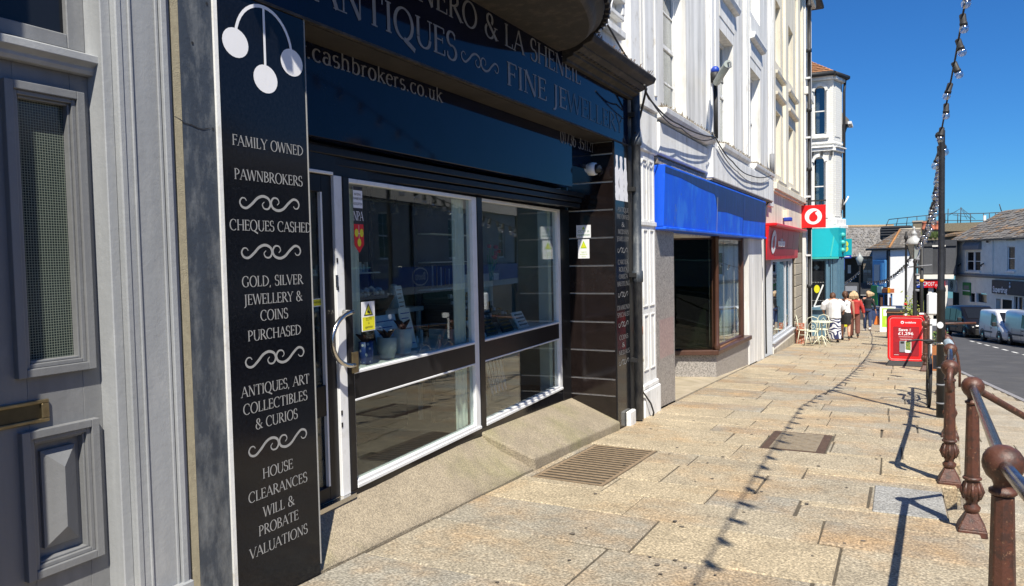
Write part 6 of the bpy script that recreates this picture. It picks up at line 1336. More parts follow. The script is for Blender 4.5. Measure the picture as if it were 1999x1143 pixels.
# ================================================================ CAFE TABLE AND CHAIRS
def cafe_chair(x, y, rz, label):
    z = G(y); t = thing('cafe_chair', label, 'chair', (x, y, z), 'cream metal chairs round the small pavement table')
    c, s = math.cos(rz), math.sin(rz)
    f = lambda a, b, h: (x+a*c-b*s, y+a*s+b*c, z+h)
    m = MB(); m.tube([f(.19*math.cos(q), .19*math.sin(q), .45) for q in [i*math.pi/8 for i in range(17)]], .012, 6); m.build('seat_ring', CREAMC, t)
    m = MB(); 
    k = [m.P(*f(.18*math.cos(q), .18*math.sin(q), .455)) for q in [i*math.pi/8 for i in range(16)]]; l = [m.P(*f(.18*math.cos(q), .18*math.sin(q), .445)) for q in [i*math.pi/8 for i in range(16)]]; m.face(k); m.face(list(reversed(l))); m.build('seat', CREAMC, t)
    for a, b in ((-1, 1), (1, 1), (-1, -1), (1, -1)):
        MB().tube([f(.13*a, .13*b, .45), f(.17*a, .17*b, .22), f(.21*a, .21*b, 0)], .011, 6).build('leg', CREAMC, t)
    for a, b in ((1, 1), (-1, 1)): MB().tube([f(.15*a, .13*b, .30), f(.15*a, -.13*b, .30)], .008, 5).build('brace', CREAMC, t)
    m = MB(); m.tube([f(-.17, -.15, .45), f(-.19, -.19, .70), f(-.13, -.22, .86), f(0, -.23, .91), f(.13, -.22, .86), f(.19, -.19, .70), f(.17, -.15, .45)], .012, 6); m.build('back_hoop', CREAMC, t)
    m = MB(); m.tube([f(-.10, -.15, .45), f(-.11, -.19, .66), f(0, -.21, .80), f(.11, -.19, .66), f(.10, -.15, .45)], .010, 6); m.tube([f(.05*math.cos(q), -.20, .60+.05*math.sin(q)) for q in [i*math.pi/6 for i in range(13)]], .008, 5); m.build('back_curl', CREAMC, t)
cafe_chair(-2.30, 24.1, R(10), 'cream metal cafe chair nearest the viewer, standing before the small round table')
cafe_chair(-2.62, 24.9, R(-80), 'cream metal cafe chair against the turquoise column left of the table')
cafe_chair(-2.15, 25.5, R(170), 'cream metal cafe chair on the far side of the table beside the patterned skirt')
t = thing('cafe_table', 'small round cream metal table among the cafe chairs', 'table', (-2.08, 24.75, G(24.75)))
MB().lathe([(.30, .70), (.31, .715), (.30, .73)], (-2.08, 24.75, G(24.75)), 24).build('table_top', CREAMC, t); MB().lathe([(.02, .02), (.02, .70)], (-2.08, 24.75, G(24.75)), 8).build('stem', CREAMC, t)
for k in range(4): a = k*math.pi/2+.5; MB().tube([(-2.08, 24.75, G(24.75)+.30), (-2.08+.18*math.cos(a), 24.75+.18*math.sin(a), G(24.75)+.12), (-2.08+.30*math.cos(a), 24.75+.30*math.sin(a), G(24.75))], .013, 6).build('leg', CREAMC, t)

# ================================================================ PEOPLE
def person(label, x, y, h, parts):
    """parts: dict with joints; every figure faces +Y (away from the viewer), stride s"""
    z = G(y); t = thing('person', label, 'person', (x, y, z)); k = h/1.68
    f = lambda a, b, c: (x+a*k*parts.get('w', 1), y+b*k, z+c*k)
    fn = lambda a, b, c: (x+a*k, y+b*k, z+c*k)
    st = parts.get('stride', .2); lean = parts.get('lean', 0); hd = parts.get('head', (0, .0, 1.56)); sk = parts.get('skin', SKIN)
    hipz, shz = .90, 1.36
    m = MB()
    m.tube([f(0, lean*.0, .84), f(0, 0, .93), f(0, lean*.4, 1.06), f(0, lean*.7, 1.20), f(0, lean, 1.33), f(0, lean, 1.39)], [.13*k, .15*k, .12*k, .135*k, .14*k, .07*k], 14, flat=.72)
    m.tube([f(-.17, lean, 1.36), f(0, lean, 1.385), f(.17, lean, 1.36)], [.055*k, .07*k, .055*k], 10)
    m.tube([f(0, lean, 1.36), fn(hd[0]*.5, lean+hd[1]*.5, 1.45), fn(hd[0], lean+hd[1], hd[2])], [.055*k, .05*k, .06*k], 10)
    m.ball(fn(hd[0], lean+hd[1], hd[2]), .098*k, 14, (.82, .98, 1.18))
    m.ball(fn(hd[0], lean+hd[1]+.10, hd[2]-.02), .018*k, 6); 
    for a in (-1, 1): m.ball(fn(hd[0]+.082*a, lean+hd[1], hd[2]-.01), .022*k, 6, (.5, 1, 1.4))
    feet = []
    for a, sy in ((-1, st), (1, -st)):
        kn = f(.10*a, sy*.55+(.05 if sy < 0 else .0), .48); an = f(.105*a, sy, .085+(.09 if sy < 0 and st > .1 else 0)); m.tube([f(.09*a, 0, .90), f(.10*a, sy*.25, .70), kn, f(.10*a, (sy*.55+sy)/2-.02, .30), an], [.088*k, .078*k, .055*k, .050*k, .036*k], 10)
        m.tube([an, (an[0], an[1]+.10*k, z+.04*k+(an[2]-z-.085*k)*.4), (an[0], an[1]+.17*k, z+.03*k)], [.038*k, .036*k, .024*k], 8); feet.append(an)
    ar = parts.get('arms', ((-.24, .02, 1.10, -.25, .10, .86), (.24, -.02, 1.10, .26, -.05, .86))); wr = []
    for a, q in zip((-1, 1), ar):
        s = f(.185*a, lean, 1.345); e = fn(q[0], q[1]+lean*.5, q[2]); w = fn(q[3], q[4], q[5]); wr.append(w)
        m.tube([s, tuple(Vector(s).lerp(Vector(e), .5)), e, tuple(Vector(e).lerp(Vector(w), .5)), w], [.052*k, .046*k, .038*k, .036*k, .025*k], 10)
        d = (Vector(w)-Vector(e)).normalized(); W_ = Vector(w); sd = Vector((0, 1, 0)); c = W_+d*.045*k
        m.tube([tuple(W_), tuple(c), tuple(W_+d*.085*k)], [.024*k, .034*k, .030*k], 8, flat=.6)
        for j, ln in enumerate((.055, .068, .066, .052)):
            b_ = W_+d*.08*k+sd*(j-1.5)*.018*k; m.tube([tuple(b_), tuple(b_+d*ln*.5*k+Vector((-.006*a, 0, 0))), tuple(b_+d*ln*k+Vector((-.016*a, 0, 0)))], [.0095*k, .009*k, .007*k], 6)
        m.tube([tuple(W_+d*.03*k+sd*.02*k), tuple(W_+d*.06*k+sd*.045*k), tuple(W_+d*.085*k+sd*.05*k)], [.012*k, .011*k, .008*k], 6)
    o = m.build('body', sk, t); remesh(o, .010, 2)
    return t, f, fn, feet, wr, k, hd, lean
def hair(t, fn, hd, lean, k, m_, kind):
    m = MB(); c = (hd[0], lean+hd[1]-.02, hd[2]+.02)
    m.ball(fn(c[0], c[1], c[2]), .112*k, 14, (.9, 1.0, 1.12))
    if kind == 'bun': m.ball(fn(c[0], c[1]-.11, c[2]-.02), .05*k, 10); m.ball(fn(c[0], c[1]-.04, c[2]-.08), .06*k, 8)
    if kind == 'bob':
        for a in (-.10, -.05, 0, .05, .10): m.tube([fn(c[0]+a*.7, c[1]-.05, c[2]+.04), fn(c[0]+a*1.1, c[1]-.09, c[2]-.06), fn(c[0]+a*1.4, c[1]-.07, c[2]-.19+abs(a)*.4)], [.05*k, .05*k, .03*k], 8)
    if kind == 'pony': m.tube([fn(c[0], c[1]-.09, c[2]+.02), fn(c[0]+.03, c[1]-.15, c[2]-.04), fn(c[0]+.04, c[1]-.15, c[2]-.16)], [.04*k, .04*k, .02*k], 8)
    if kind == 'blow':
        for a in range(7): m.tube([fn(c[0]-.05+a*.02, c[1]-.05, c[2]+.05), fn(c[0]+a*.035, c[1]-.09, c[2]-.02), fn(c[0]+.02+a*.033, c[1]-.10, c[2]-.15+a*.012)], [.05*k, .045*k, .015*k], 7)
    o = m.build('hair', m_, t); remesh(o, .012, 1)
def cloth(name, t, m_, tubes, vox=.014):
    m = MB()
    for pts, r, fl in tubes: m.tube(pts, r, 14, flat=fl)
    o = m.build(name, m_, t); remesh(o, vox, 2); return o
def shoes(t, feet, k, m_):
    for a in feet: q = MB(); q.tube([(a[0], a[1]-.05*k, a[2]-.045*k), (a[0], a[1]+.06*k, a[2]-.05*k), (a[0], a[1]+.18*k, a[2]-.062*k)], [.042*k, .045*k, .030*k], 8); q.build('shoe', m_, t)
# 1 large woman in white shirt by the table
t, f, fn, feet, wr, k, hd, ln = person('person in loose white top and navy patterned skirt by the cafe table', -1.86, 26.3, 1.66, dict(w=1.25, stride=.06, lean=.02, head=(-.03, .12, 1.50), arms=((-.32, .05, 1.08, -.30, .24, .92), (.32, .05, 1.08, .28, .26, .95))))
cloth('white_top', t, CLW, [([f(0, .02, 1.41), f(0, .01, 1.33), f(0, 0, 1.15), f(0, 0, .95), f(0, 0, .80)], [.10*k, .23*k, .26*k, .27*k, .28*k], .70), ([f(-.10, .02, 1.36), fn(-.28, .02, 1.24), fn(-.33, .05, 1.08)], [.10*k, .105*k, .09*k], 1), ([f(.10, .02, 1.36), fn(.28, .02, 1.24), fn(.33, .05, 1.08)], [.10*k, .105*k, .09*k], 1)])
cloth('patterned_skirt', t, SKIRT, [([f(0, 0, .88), f(0, 0, .70), f(0, 0, .40), f(.01, 0, .12)], [.24*k, .26*k, .27*k, .28*k], .75)])
hair(t, fn, hd, ln, k, HAIRB, 'bun'); shoes(t, feet, k, BLK)
# 2 woman in white vest
t, f, fn, feet, wr, k, hd, ln = person('person in white sleeveless top and black skirt, walking away', -1.56, 27.4, 1.66, dict(w=1.1, stride=.22, head=(-.02, 0, 1.56), arms=((-.27, -.04, 1.10, -.33, -.04, .84), (.24, .02, 1.10, .25, .08, .84))))
cloth('white_vest', t, CLW, [([f(0, 0, 1.38), f(0, 0, 1.30), f(0, 0, 1.12), f(0, 0, .96)], [.11*k, .185*k, .165*k, .20*k], .72)])
cloth('black_skirt', t, CLB, [([f(0, 0, 1.0), f(0, 0, .85), f(0, 0, .56)], [.185*k, .215*k, .20*k], .78)])
MB().tube([f(.10, -.10, 1.40), f(.04, -.155, 1.22), f(-.12, -.16, 1.02), f(-.18, -.06, .92)], .010, 6).build('bag_strap', BLK, t)
hair(t, fn, hd, ln, k, HAIRB, 'pony'); shoes(t, feet, k, BLK)
# 3 person in red jacket
t, f, fn, feet, wr, k, hd, ln = person('person in red jacket and brown trousers, half hidden by the white vest', -1.36, 28.9, 1.66, dict(w=1.05, stride=.12, head=(-.02, 0, 1.57), arms=((-.24, 0, 1.10, -.24, .08, .86), (.27, .0, 1.10, .30, .03, .86))))
cloth('red_jacket', t, CLR, [([f(0, 0, 1.42), f(0, 0, 1.33), f(0, 0, 1.10), f(0, 0, .88)], [.09*k, .19*k, .19*k, .205*k], .72), ([f(-.15, 0, 1.36), fn(-.24, 0, 1.12), fn(-.25, .06, .92)], [.075*k, .062*k, .055*k], 1), ([f(.15, 0, 1.36), fn(.26, 0, 1.12), fn(.30, .03, .92)], [.075*k, .062*k, .055*k], 1)])
cloth('brown_trousers', t, CLBR, [([f(0, 0, .97), f(0, 0, .84)], [.17*k, .17*k], .75)]+[([f(.09*a, 0, .90), f(.10*a, s*.5, .48), (q[0], q[1]-.01, q[2]+.02)], [.10*k, .085*k, .08*k], 1) for a, s, q in ((-1, .12, feet[0]), (1, -.12, feet[1]))])
hair(t, fn, hd, ln, k, HAIRL, 'bob'); shoes(t, feet, k, BLK)
# 4 person in black top and jeans
t, f, fn, feet, wr, k, hd, ln = person('blonde person in a black top and blue jeans with an orange bag', -1.14, 34.9, 1.68, dict(w=1.0, stride=.17, head=(.03, 0, 1.57), arms=((-.25, .02, 1.10, -.24, .10, .88), (.27, -.02, 1.10, .31, .0, .86))))
cloth('black_top', t, CLB, [([f(0, 0, 1.42), f(0, 0, 1.33), f(0, 0, 1.10), f(0, 0, .96)], [.08*k, .185*k, .165*k, .18*k], .72), ([f(-.15, 0, 1.36), fn(-.24, .02, 1.12), fn(-.25, .09, .93)], [.07*k, .052*k, .042*k], 1), ([f(.15, 0, 1.36), fn(.26, -.02, 1.12), fn(.30, 0, .93)], [.07*k, .052*k, .042*k], 1)])
cloth('blue_jeans', t, DENIM, [([f(0, 0, 1.0), f(0, 0, .86)], [.165*k, .175*k], .75)]+[([f(.09*a, 0, .90), f(.10*a, s*.5, .48), (q[0], q[1]-.01, q[2]+.02)], [.10*k, .075*k, .062*k], 1) for a, s, q in ((-1, .17, feet[0]), (1, -.17, feet[1]))])
hair(t, fn, hd, ln, k, HAIRL, 'blow'); shoes(t, feet, k, LETW)
t2 = thing('carrier_bag', 'orange carrier bag held by the person in jeans', 'bag', (-.78, 34.7, G(34.7)+.3))
bg_ = MB(); bg_.hexa([(-.90, 34.60, G(34.7)+.28), (-.62, 34.60, G(34.7)+.28), (-.62, 34.78, G(34.7)+.28), (-.90, 34.78, G(34.7)+.28), (-.82, 34.66, G(34.7)+.66), (-.72, 34.66, G(34.7)+.66), (-.72, 34.72, G(34.7)+.66), (-.82, 34.72, G(34.7)+.66)]); bg_.build('bag_body', ORNG, t2, bevel=.03, seg=2); MB().tube([(-.81, 34.69, G(34.7)+.64), (-.785, 34.68, G(34.7)+.78), (-.75, 34.69, G(34.7)+.64)], .008, 5).build('handle', ORNG, t2)
# 5 far person in blue with a yellow bag
t, f, fn, feet, wr, k, hd, ln = person('far person in a pale blue top, half hidden by the walkers', -1.95, 31.6, 1.55, dict(w=1.0, stride=.1))
cloth('pale_blue_top', t, mat('pale_blue_cloth', (.22, .42, .62), .8), [([f(0, 0, 1.42), f(0, 0, 1.33), f(0, 0, 1.10), f(0, 0, .88)], [.08*k, .18*k, .17*k, .19*k], .72)])
cloth('dark_trousers', t, CLB, [([f(0, 0, .97), f(0, 0, .84)], [.16*k, .17*k], .75)]+[([f(.09*a, 0, .90), f(.10*a, s*.5, .48), (q[0], q[1], q[2]+.02)], [.09*k, .07*k, .06*k], 1) for a, s, q in ((-1, .1, feet[0]), (1, -.1, feet[1]))]); hair(t, fn, hd, ln, k, HAIRB, 'bun')
t2 = thing('shoulder_bag', 'bright yellow bag carried by the far person in blue', 'bag', (-1.9, 31.4, G(31.4)+.9)); MB().box(-2.08, -1.72, 31.30, 31.38, G(31.4)+.88, G(31.4)+1.22).build('bag_body', YEL, t2, bevel=.03); MB().box(-1.98, -1.70, 31.30, 31.40, G(31.4)+.30, G(31.4)+.42).build('bag_base', YEL, t2, bevel=.02)
# ================================================================ VANS
def van(label, x, y, ang, L, H, WD, paint, bump_m, nose=.16, side_glass=False, name='parked_van', group='vans parked across the road'):
    """x, y: rear end centre on the road; ang: heading of the front measured from -Y towards +X"""
    z = rz(y); t = thing(name, label, 'van', (x, y, z), group)
    fw = Vector((math.sin(R(ang)), -math.cos(R(ang)), .05*math.cos(R(ang)))); lf = Vector((math.cos(R(ang)), math.sin(R(ang)), 0))*1
    fr = Fr((x, y, z), fw, lf); 
    if fr.n.z < 0: lf = -lf; fr = Fr((x, y, z), fw, lf)
    h = WD/2; bz = H*.50
    secs = [(0, H*.55, h*.86, h*.95, .36), (.012, H*.97, h*.90, h*.98, .26), (.05, H*.995, h*.92, h, .22), (.30, H, h*.92, h, .20), (.60, H*.985, h*.91, h, .20), (.66, H*.94, h*.89, h, .20), (.84-nose*.2, H*.60, h*.86, h, .20), (.93, H*.52, h*.82, h*.97, .22), (.975, H*.46, h*.78, h*.90, .24), (1.0, H*.36, h*.70, h*.80, .30)]
    m = MB(fr); rings = []
    for s, zt, wt, wb, zb in secs:
        b = min(bz, zt-.06); b2 = b if zt > b+.2 else zt-.10
        half = [(wb*.93, zb), (wb, zb+.16), (wb, b2), (wt+(wb-wt)*.25, b2+(zt-b2)*.55), (wt, zt-.09), (wt-.05, zt-.03), (wt-.16, zt)]
        rings.append([(s*L, q, zz) for q, zz in half]+[(s*L, -q, zz) for q, zz in reversed(half)])
    m.rings(rings); body = m.build('body', paint, t)
    def surf(s, k, side):     # point on the loft surface
        for a, b in zip(secs, secs[1:]):
            if s <= b[0]+1e-9:
                q = (s-a[0])/(b[0]-a[0]); zt, wt, wb, zb = [a[i]+(b[i]-a[i])*q for i in (1, 2, 3, 4)]; break
        return zt, wt, wb, zb
    # windscreen
    m = MB(fr); q = []
    s0, s1 = .672, .835-nose*.2
    for s in (s0, s1):
        zt, wt, wb, zb = surf(s, 0, 0)
        for sg in (-1, 1): q.append((s*L+.01, sg*(wt-.12), zt+.012))
    m.quad(q[0], q[1], q[3], q[2]); m.quad(*[(p[0]-.02, p[1], p[2]-.03) for p in (q[2], q[3], q[1], q[0])]); m.build('windscreen', VANG, t)
    for sg in (-1, 1):
        sd = MB(fr)
        def sp(s, fz):
            zt, wt, wb, zb = surf(s, 0, 0); b = min(bz, zt-.06); zz = b+(zt-.12-b)*fz; ww = wb+(wt-wb)*min(fz*1.0, 1); return (s*L, sg*(ww+.012), zz)
        sd.quad(*[sp(*a) for a in ((.50, .06), (.77-nose*.15, .06), (.665, .88), (.50, .92))]); sd.build('side_window', VANG, t)
        if side_glass:
            for a, b in ((.27, .48), (.04, .25)): MB(fr).quad(*[sp(*c) for c in ((a, .06), (b, .06), (b, .92), (a, .92))]).build('side_window', VANG, t)
        MB(fr).box(.24*L, .56*L, sg*h-.015 if sg > 0 else -h-.02, sg*h+.02 if sg > 0 else -h+.015, H*.30, H*.345).build('rubbing_strip', bump_m, t)
        for s in (.495, .775-nose*.1, .25): MB(fr).box(s*L, s*L+.012, min(sg*h, sg*(h+.006)), max(sg*h, sg*(h+.006)), .30, bz).build('door_seam', BLK, t)
        MB(fr).box(.52*L, .56*L, min(sg*h, sg*(h+.03)), max(sg*h, sg*(h+.03)), bz-.12, bz-.08).build('handle', BLK, t)
        mm = MB(fr); mm.box(.70*L, .74*L, min(sg*(h+.02), sg*(h+.22)), max(sg*(h+.02), sg*(h+.22)), bz+.02, bz+.25); mm.build('mirror', BLK, t, bevel=.03)
        m = MB(fr); zt = H*.47; m.hexa([(.90*L, sg*h*.99, H*.36), (.985*L, sg*h*.55, H*.34), (.96*L, sg*h*.50, H*.34), (.88*L, sg*h*.9, H*.36), (.865*L, sg*h*.99, H*.50), (.965*L, sg*h*.62, H*.45), (.94*L, sg*h*.55, H*.45), (.86*L, sg*h*.88, H*.5)]); m.build('headlight', LAMPG, t)
    MB(fr).poly([(.955*L, -h*.86), (1.005*L, -h*.62), (1.015*L, 0), (1.005*L, h*.62), (.955*L, h*.86), (.90*L, h*.98), (.88*L, h*.9), (.88*L, -h*.9), (.90*L, -h*.98)], .20, H*.30).build('bumper', bump_m, t, bevel=.03)
    MB(fr).box(.985*L, 1.012*L, -h*.45, h*.45, H*.315, H*.40).build('grille', BLK, t); MB(fr).box(1.016*L, 1.022*L, -.26, .26, H*.20, H*.26).build('number_plate', LETW, t)
    for s in (.17, .815):
        for sg in (-1, 1):
            w = MB(fr); w.lathe([(.20, -.10), (.31, -.09), (.325, -.05), (.325, .05), (.31, .09), (.20, .10)], (s*L, sg*(h-.09), .325), 20, 'v'); w = w.build('tyre', TYRE, t)
            MB(fr).lathe([(.20, -.015), (.18, .0), (.05, .02), (.001, .02)] if sg > 0 else [(.001, -.02), (.05, -.02), (.18, .0), (.20, .015)], (s*L, sg*(h+.0), .325), 16, 'v').build('rim', STEEL, w)
            m = MB(fr); n_ = 14
            m.poly([(s*L+.40*math.cos(math.pi*i/n_), sg*0) for i in range(0)], 0, 0) if False else None
            m.tube([(s*L+.37*math.cos(math.pi*i/n_), sg*(h-.01), .325+.37*math.sin(math.pi*i/n_)) for i in range(n_+1)], .035, 6); m.build('wheel_arch', BLK if bump_m is BLK else bump_m, t)
    MB(fr).box(.16*L, .85*L, -h*.8, h*.8, .20, .3).build('underbody', BLK, t)
    for sg in (-1, 1): MB(fr).box(-.005, .04, min(sg*h*.75, sg*h*.93), max(sg*h*.75, sg*h*.93), H*.35, H*.70).build('tail_light', REDD, t)
    return t
DG = mat('dark_grey_bumper', (.06, .062, .066), .6)
van('black van with side windows parked furthest along the road', 3.65, 57.2, 12.5, 5.0, 1.95, 1.90, VANB, BLK, side_glass=True)
van('white van parked between the black van and the silver van', 5.05, 51.0, 11.0, 4.3, 1.82, 1.80, VANW, DG)
van('silver van cut by the right edge of the picture', 5.90, 47.5, 14.0, 4.4, 1.84, 1.82, VANS, DG)

# ================================================================ FAR SHOPS AND ROOFS
def tiled_roof(nm, parent, a, b, c, d, m_, rows=16, cols=34, lift=.05):
    """slope a,b eave (left,right) c,d ridge (right,left): solid slope plus courses of slates as parts of one mass"""
    a, b, c, d = map(Vector, (a, b, c, d)); m = MB(); n = (b-a).cross(d-a).normalized()
    if n.z < 0: n = -n
    i = [m.P(*p) for p in (a, b, c, d)]; j = [m.P(*(p-n*.15)) for p in (a, b, c, d)]; m.face(i); m.face(list(reversed(j)))
    for k in range(4): m.face([i[k], j[k], j[(k+1) % 4], i[(k+1) % 4]])
    o = m.build(nm, m_, parent); rr = random.Random(rows*cols)
    for half in (0, 1):
        m = MB()
        for r_ in range(rows):
            s0, s1 = r_/rows, min((r_+1.12)/rows, 1); l0, r0 = a.lerp(d, s0), b.lerp(c, s0); l1, r1 = a.lerp(d, s1), b.lerp(c, s1)
            for q in range(cols):
                if rr.random() < .5 and half == 0 or half == 1 and rr.random() > .3: continue
                u0, u1 = (q+.06+(r_ % 2)*.5)/cols, (q+.94+(r_ % 2)*.5)/cols; u1 = min(u1, 1)
                if u0 >= u1: continue
                m.quad(*[tuple(l.lerp(r, u)+n*z) for l, r, u, z in ((l0, r0, u0, lift), (l0, r0, u1, lift+rr.uniform(0, .02)), (l1, r1, u1, .015), (l1, r1, u0, .015))])
        m.build('slates', m_ if half == 0 else (SLATEO if m_ is SLATE else SLATE), o, kind='stuff')
    return o
def facade_box(fr, px, parent, m_, name='wall', depth=6, n=0, holes=(), bottom=None, top=None):
    """wall measured by pixel corners (left,top,right,bottom) on the frame plane"""
    l, tp, r, bt = px; u0 = pf(fr, l, (tp+bt)/2, n)[0]; u1 = pf(fr, r, (tp+bt)/2, n)[0]; v1 = pf(fr, (l+r)/2, tp, n)[1] if top is None else top; v0 = pf(fr, (l+r)/2, bt, n)[1] if bottom is None else bottom
    m = MB(fr); wall_boxes(m, u0, u1, v0, v1, n-depth, n, holes); return m.build(name, m_, parent), (u0, u1, v0, v1)
def rect(fr, px, n=0.):
    l, tp, r, bt = px; return pf(fr, l, (tp+bt)/2, n)[0], pf(fr, r, (tp+bt)/2, n)[0], pf(fr, (l+r)/2, bt, n)[1], pf(fr, (l+r)/2, tp, n)[1]
def rbox(fr, px, nm, m_, parent, n0, n1, bevel=0, label=None):
    u0, u1, v0, v1 = rect(fr, px, n1); return MB(fr).box(u0, u1, v0, v1, n0, n1).build(nm, m_, parent, bevel, label=label)
# --- Superdrug terrace: faces the road at an angle
a18 = R(18); FSD = Fr((9.6, 77, 0), (math.sin(a18), -math.cos(a18), 0))
sd = thing('white_terrace', 'long white rendered terrace with slate roof and dark chemist sign beyond the vans', 'building', (9.6, 77, -4.9))
w1 = rect(FSD, (1886, 490, 1914, 529)); w2 = rect(FSD, (1966, 480, 1981, 528)); w3 = rect(FSD, (2030, 476, 2046, 527))
d0 = rect(FSD, (1852, 570, 1871, 645)); g1 = rect(FSD, (1892, 572, 1902, 589)); g2 = rect(FSD, (1906, 572, 1925, 590)); sdd = rect(FSD, (1943, 584, 1974, 640)); sdw = rect(FSD, (1978, 580, 2010, 630))
eL = pf(FSD, 1864, 470); eR = pf(FSD, 1999, 463); cz = pf(FSD, 1930, 537)[1]
UL, UR = eL[0], 26.0; EZ = (eL[1]+eR[1])/2
m = MB(FSD); wall_boxes(m, UL, UR, cz, EZ, -.4, 0, [w1, w2, w3, (8, 9.3, w2[2], w2[3]), (14, 15.3, w2[2], w2[3]), (20, 21.3, w2[2], w2[3])]); m.box(UL, UR, cz, EZ, -8, -7.6); m.box(UL-.02, UL+.38, cz, EZ, -8, -.4); m.build('wall', PALER, sd)
m = MB(FSD); wall_boxes(m, UL, UR, -7.5, cz-.25, -.45, -.05, [(d0[0], d0[1], -7.4, d0[3]), g1, g2, (sdd[0], sdd[1], -7.4, sdd[3]), sdw]); m.build('ground_floor_wall', PALER, sd)
MB(FSD).profile([(-.1, cz-.25), (.18, cz-.18), (.28, cz-.02), (.22, cz+.05), (-.1, cz+.12)], UL, UR).build('cornice', GREYR, sd)
wn = sash(FSD, sd, w1[0], w1[1], w1[2], w1[3], -.1, ALW, VANG, cols=1, rows=1, fw=.09, back=False); bx(FSD, 'mullion', ALW, wn, (w1[0]*.52+w1[1]*.48), (w1[0]*.46+w1[1]*.54)+.12, w1[2], w1[3], -.14, -.07)
u0, u1, v0, v1 = rect(FSD, (1883, 478, 1917, 487)); MB(FSD).profile([(0, v1+.45), (.3, v1-.02), (.3, v0), (0, v0)], u0+.2, u1-.1).build('window_canopy', GREYR, sd)
sash(FSD, sd, w2[0], w2[1], w2[2], w2[3], -.1, ALW, VANG, cols=1, rows=1, fw=.09, back=False); sash(FSD, sd, *w3, -.1, ALW, VANG, cols=1, rows=1, fw=.09, back=False)
for u in (8, 14, 20): sash(FSD, sd, u, u+1.3, w2[2], w2[3], -.1, ALW, VANG, cols=1, rows=1, fw=.09, back=False)
for w in (w1, w2): bx(FSD, 'sill', ALW, sd, w[0]-.12, w[1]+.12, w[2]-.15, w[2], 0, .12)
for u in (pf(FSD, 1939, 500)[0],): bx(FSD, 'downpipe', PALER, sd, u-.05, u+.05, cz, EZ, 0, .1)
for px in (1876, 1920): u, v = pf(FSD, px, 517); MB(FSD).tube([(u, v+.15, 0), (u+.25, v, .35), (u+.35, v-.1, .35)], .07, 6).build('wall_lamp', BLK, sd)
u, v = pf(FSD, 1928, 468); MB(FSD).tube([(u, v+.1, 0), (u+.3, v-.2, .2), (u+.55, v-.2, .2)], .07, 6).build('gutter_outlet', BLK, sd)
u0, u1, v0, v1 = rect(FSD, (1969, 461, 1982, 469)); MB(FSD).box(u0, u1, v0, v1, 0, .2).build('pale_patch', BEIGE, sd)
bx(FSD, 'gutter', BLK, sd, UL-.3, UR, EZ-.02, EZ+.08, .1, .35)
# roof: eave, ridge seen climbing to the right, hipped at the left end
ev0 = FSD(UL-.6, EZ, .4); ev1 = FSD(UR, EZ, .4); r0 = pf(FSD, 1960, 411, -4.5); r1 = pf(FSD, 2010, 405, -4.5)
RZ = r0[1]; rd0 = FSD(r0[0]-.4, RZ, -4.5); rd1 = FSD(UR, RZ, -4.5)
tiled_roof('roof', sd, tuple(ev0), tuple(ev1), tuple(rd1), tuple(rd0), SLATE, 14, 52)
e2 = FSD(UL-.6, EZ, -9); m = MB(); i = [m.P(*tuple(p)) for p in (ev0, rd0, e2)]; m.face([i[2], i[0], i[1]]); m.face([i[0], i[2], i[1]][::1]); m.build('hip_slope', SLATEO, sd)
# shopfronts in it
MB(FSD).box(g1[0], g2[1], g1[2], g1[3], -.3, -.2).build('shop_pane', VANG, sd); MB(FSD).box(d0[0], d0[1], -7.4, d0[3], -.6, -.4).build('dark_doorway', DARK, sd); MB(FSD).box(sdd[0], sdd[1], -7.4, sdd[3], -.8, -.6).build('dark_doorway', DARK, sd)
rbox(FSD, (1903, 570, 1906, 590), 'mullion', ALW, sd, -.2, 0); MB(FSD).box(sdw[0], sdw[1], sdw[2], sdw[3], -.3, -.2).build('shop_pane', VANG, sd)
for i in range(3): u0, u1, v0, v1 = sdw; MB(FSD).box(u0+(u1-u0)*(.2+.3*i), u0+(u1-u0)*(.24+.3*i), v0, v1, -.2, -.1).build('mullion', ALW, sd)
gb = rbox(FSD, (1879, 551, 1893, 576), 'green_board', GREEN, sd, -.05, .08); rbox(FSD, (1881, 557, 1891, 564), 'board_print', GREYR, gb, .08, .1); rbox(FSD, (1879, 566, 1893, 568), 'board_line', LETW, gb, .08, .1)
sg_ = rbox(FSD, (1936, 549, 2040, 577), 'dark_shop_sign', DKCLAD, sd, -.1, .22)
u0, v0 = pf(FSD, 1938, 570, .23); u1 = pf(FSD, 1972, 570, .23)[0]
sans(FSD, 'Superdrug', u0, v0+.05, (pf(FSD, 1950, 561, .23)[1]-v0)*1.15, .235, LETW, sg_, align='LEFT', bold=.02, squash=.86)
u, v = pf(FSD, 1972, 557, .23); m = MB(FSD); m.tube([(u, v+.3, .26), (u, v+.1, .26)], .05, 5); m.ball((u, v-.1, .26), .14, 8, (1, 1, .3)); m.build('logo_star', LETW, sg_)
cl = rbox(FSD, (1845, 545, 1866, 569), 'pale_clinic_sign', ALW, sd, -.1, .10); u, v = pf(FSD, 1857.5, 556, .11)
m = MB(FSD); ellring(m, u, v, .28, .10, .12, ry=.36); ellring(m, u, v, .12, .08, .12, ry=.18); m.box(u-.3, u+.3, v-.56, v-.50, .1, .12); m.box(u-.3, u+.3, v+.46, v+.50, .1, .12); m.build('round_emblem', BLK, cl)
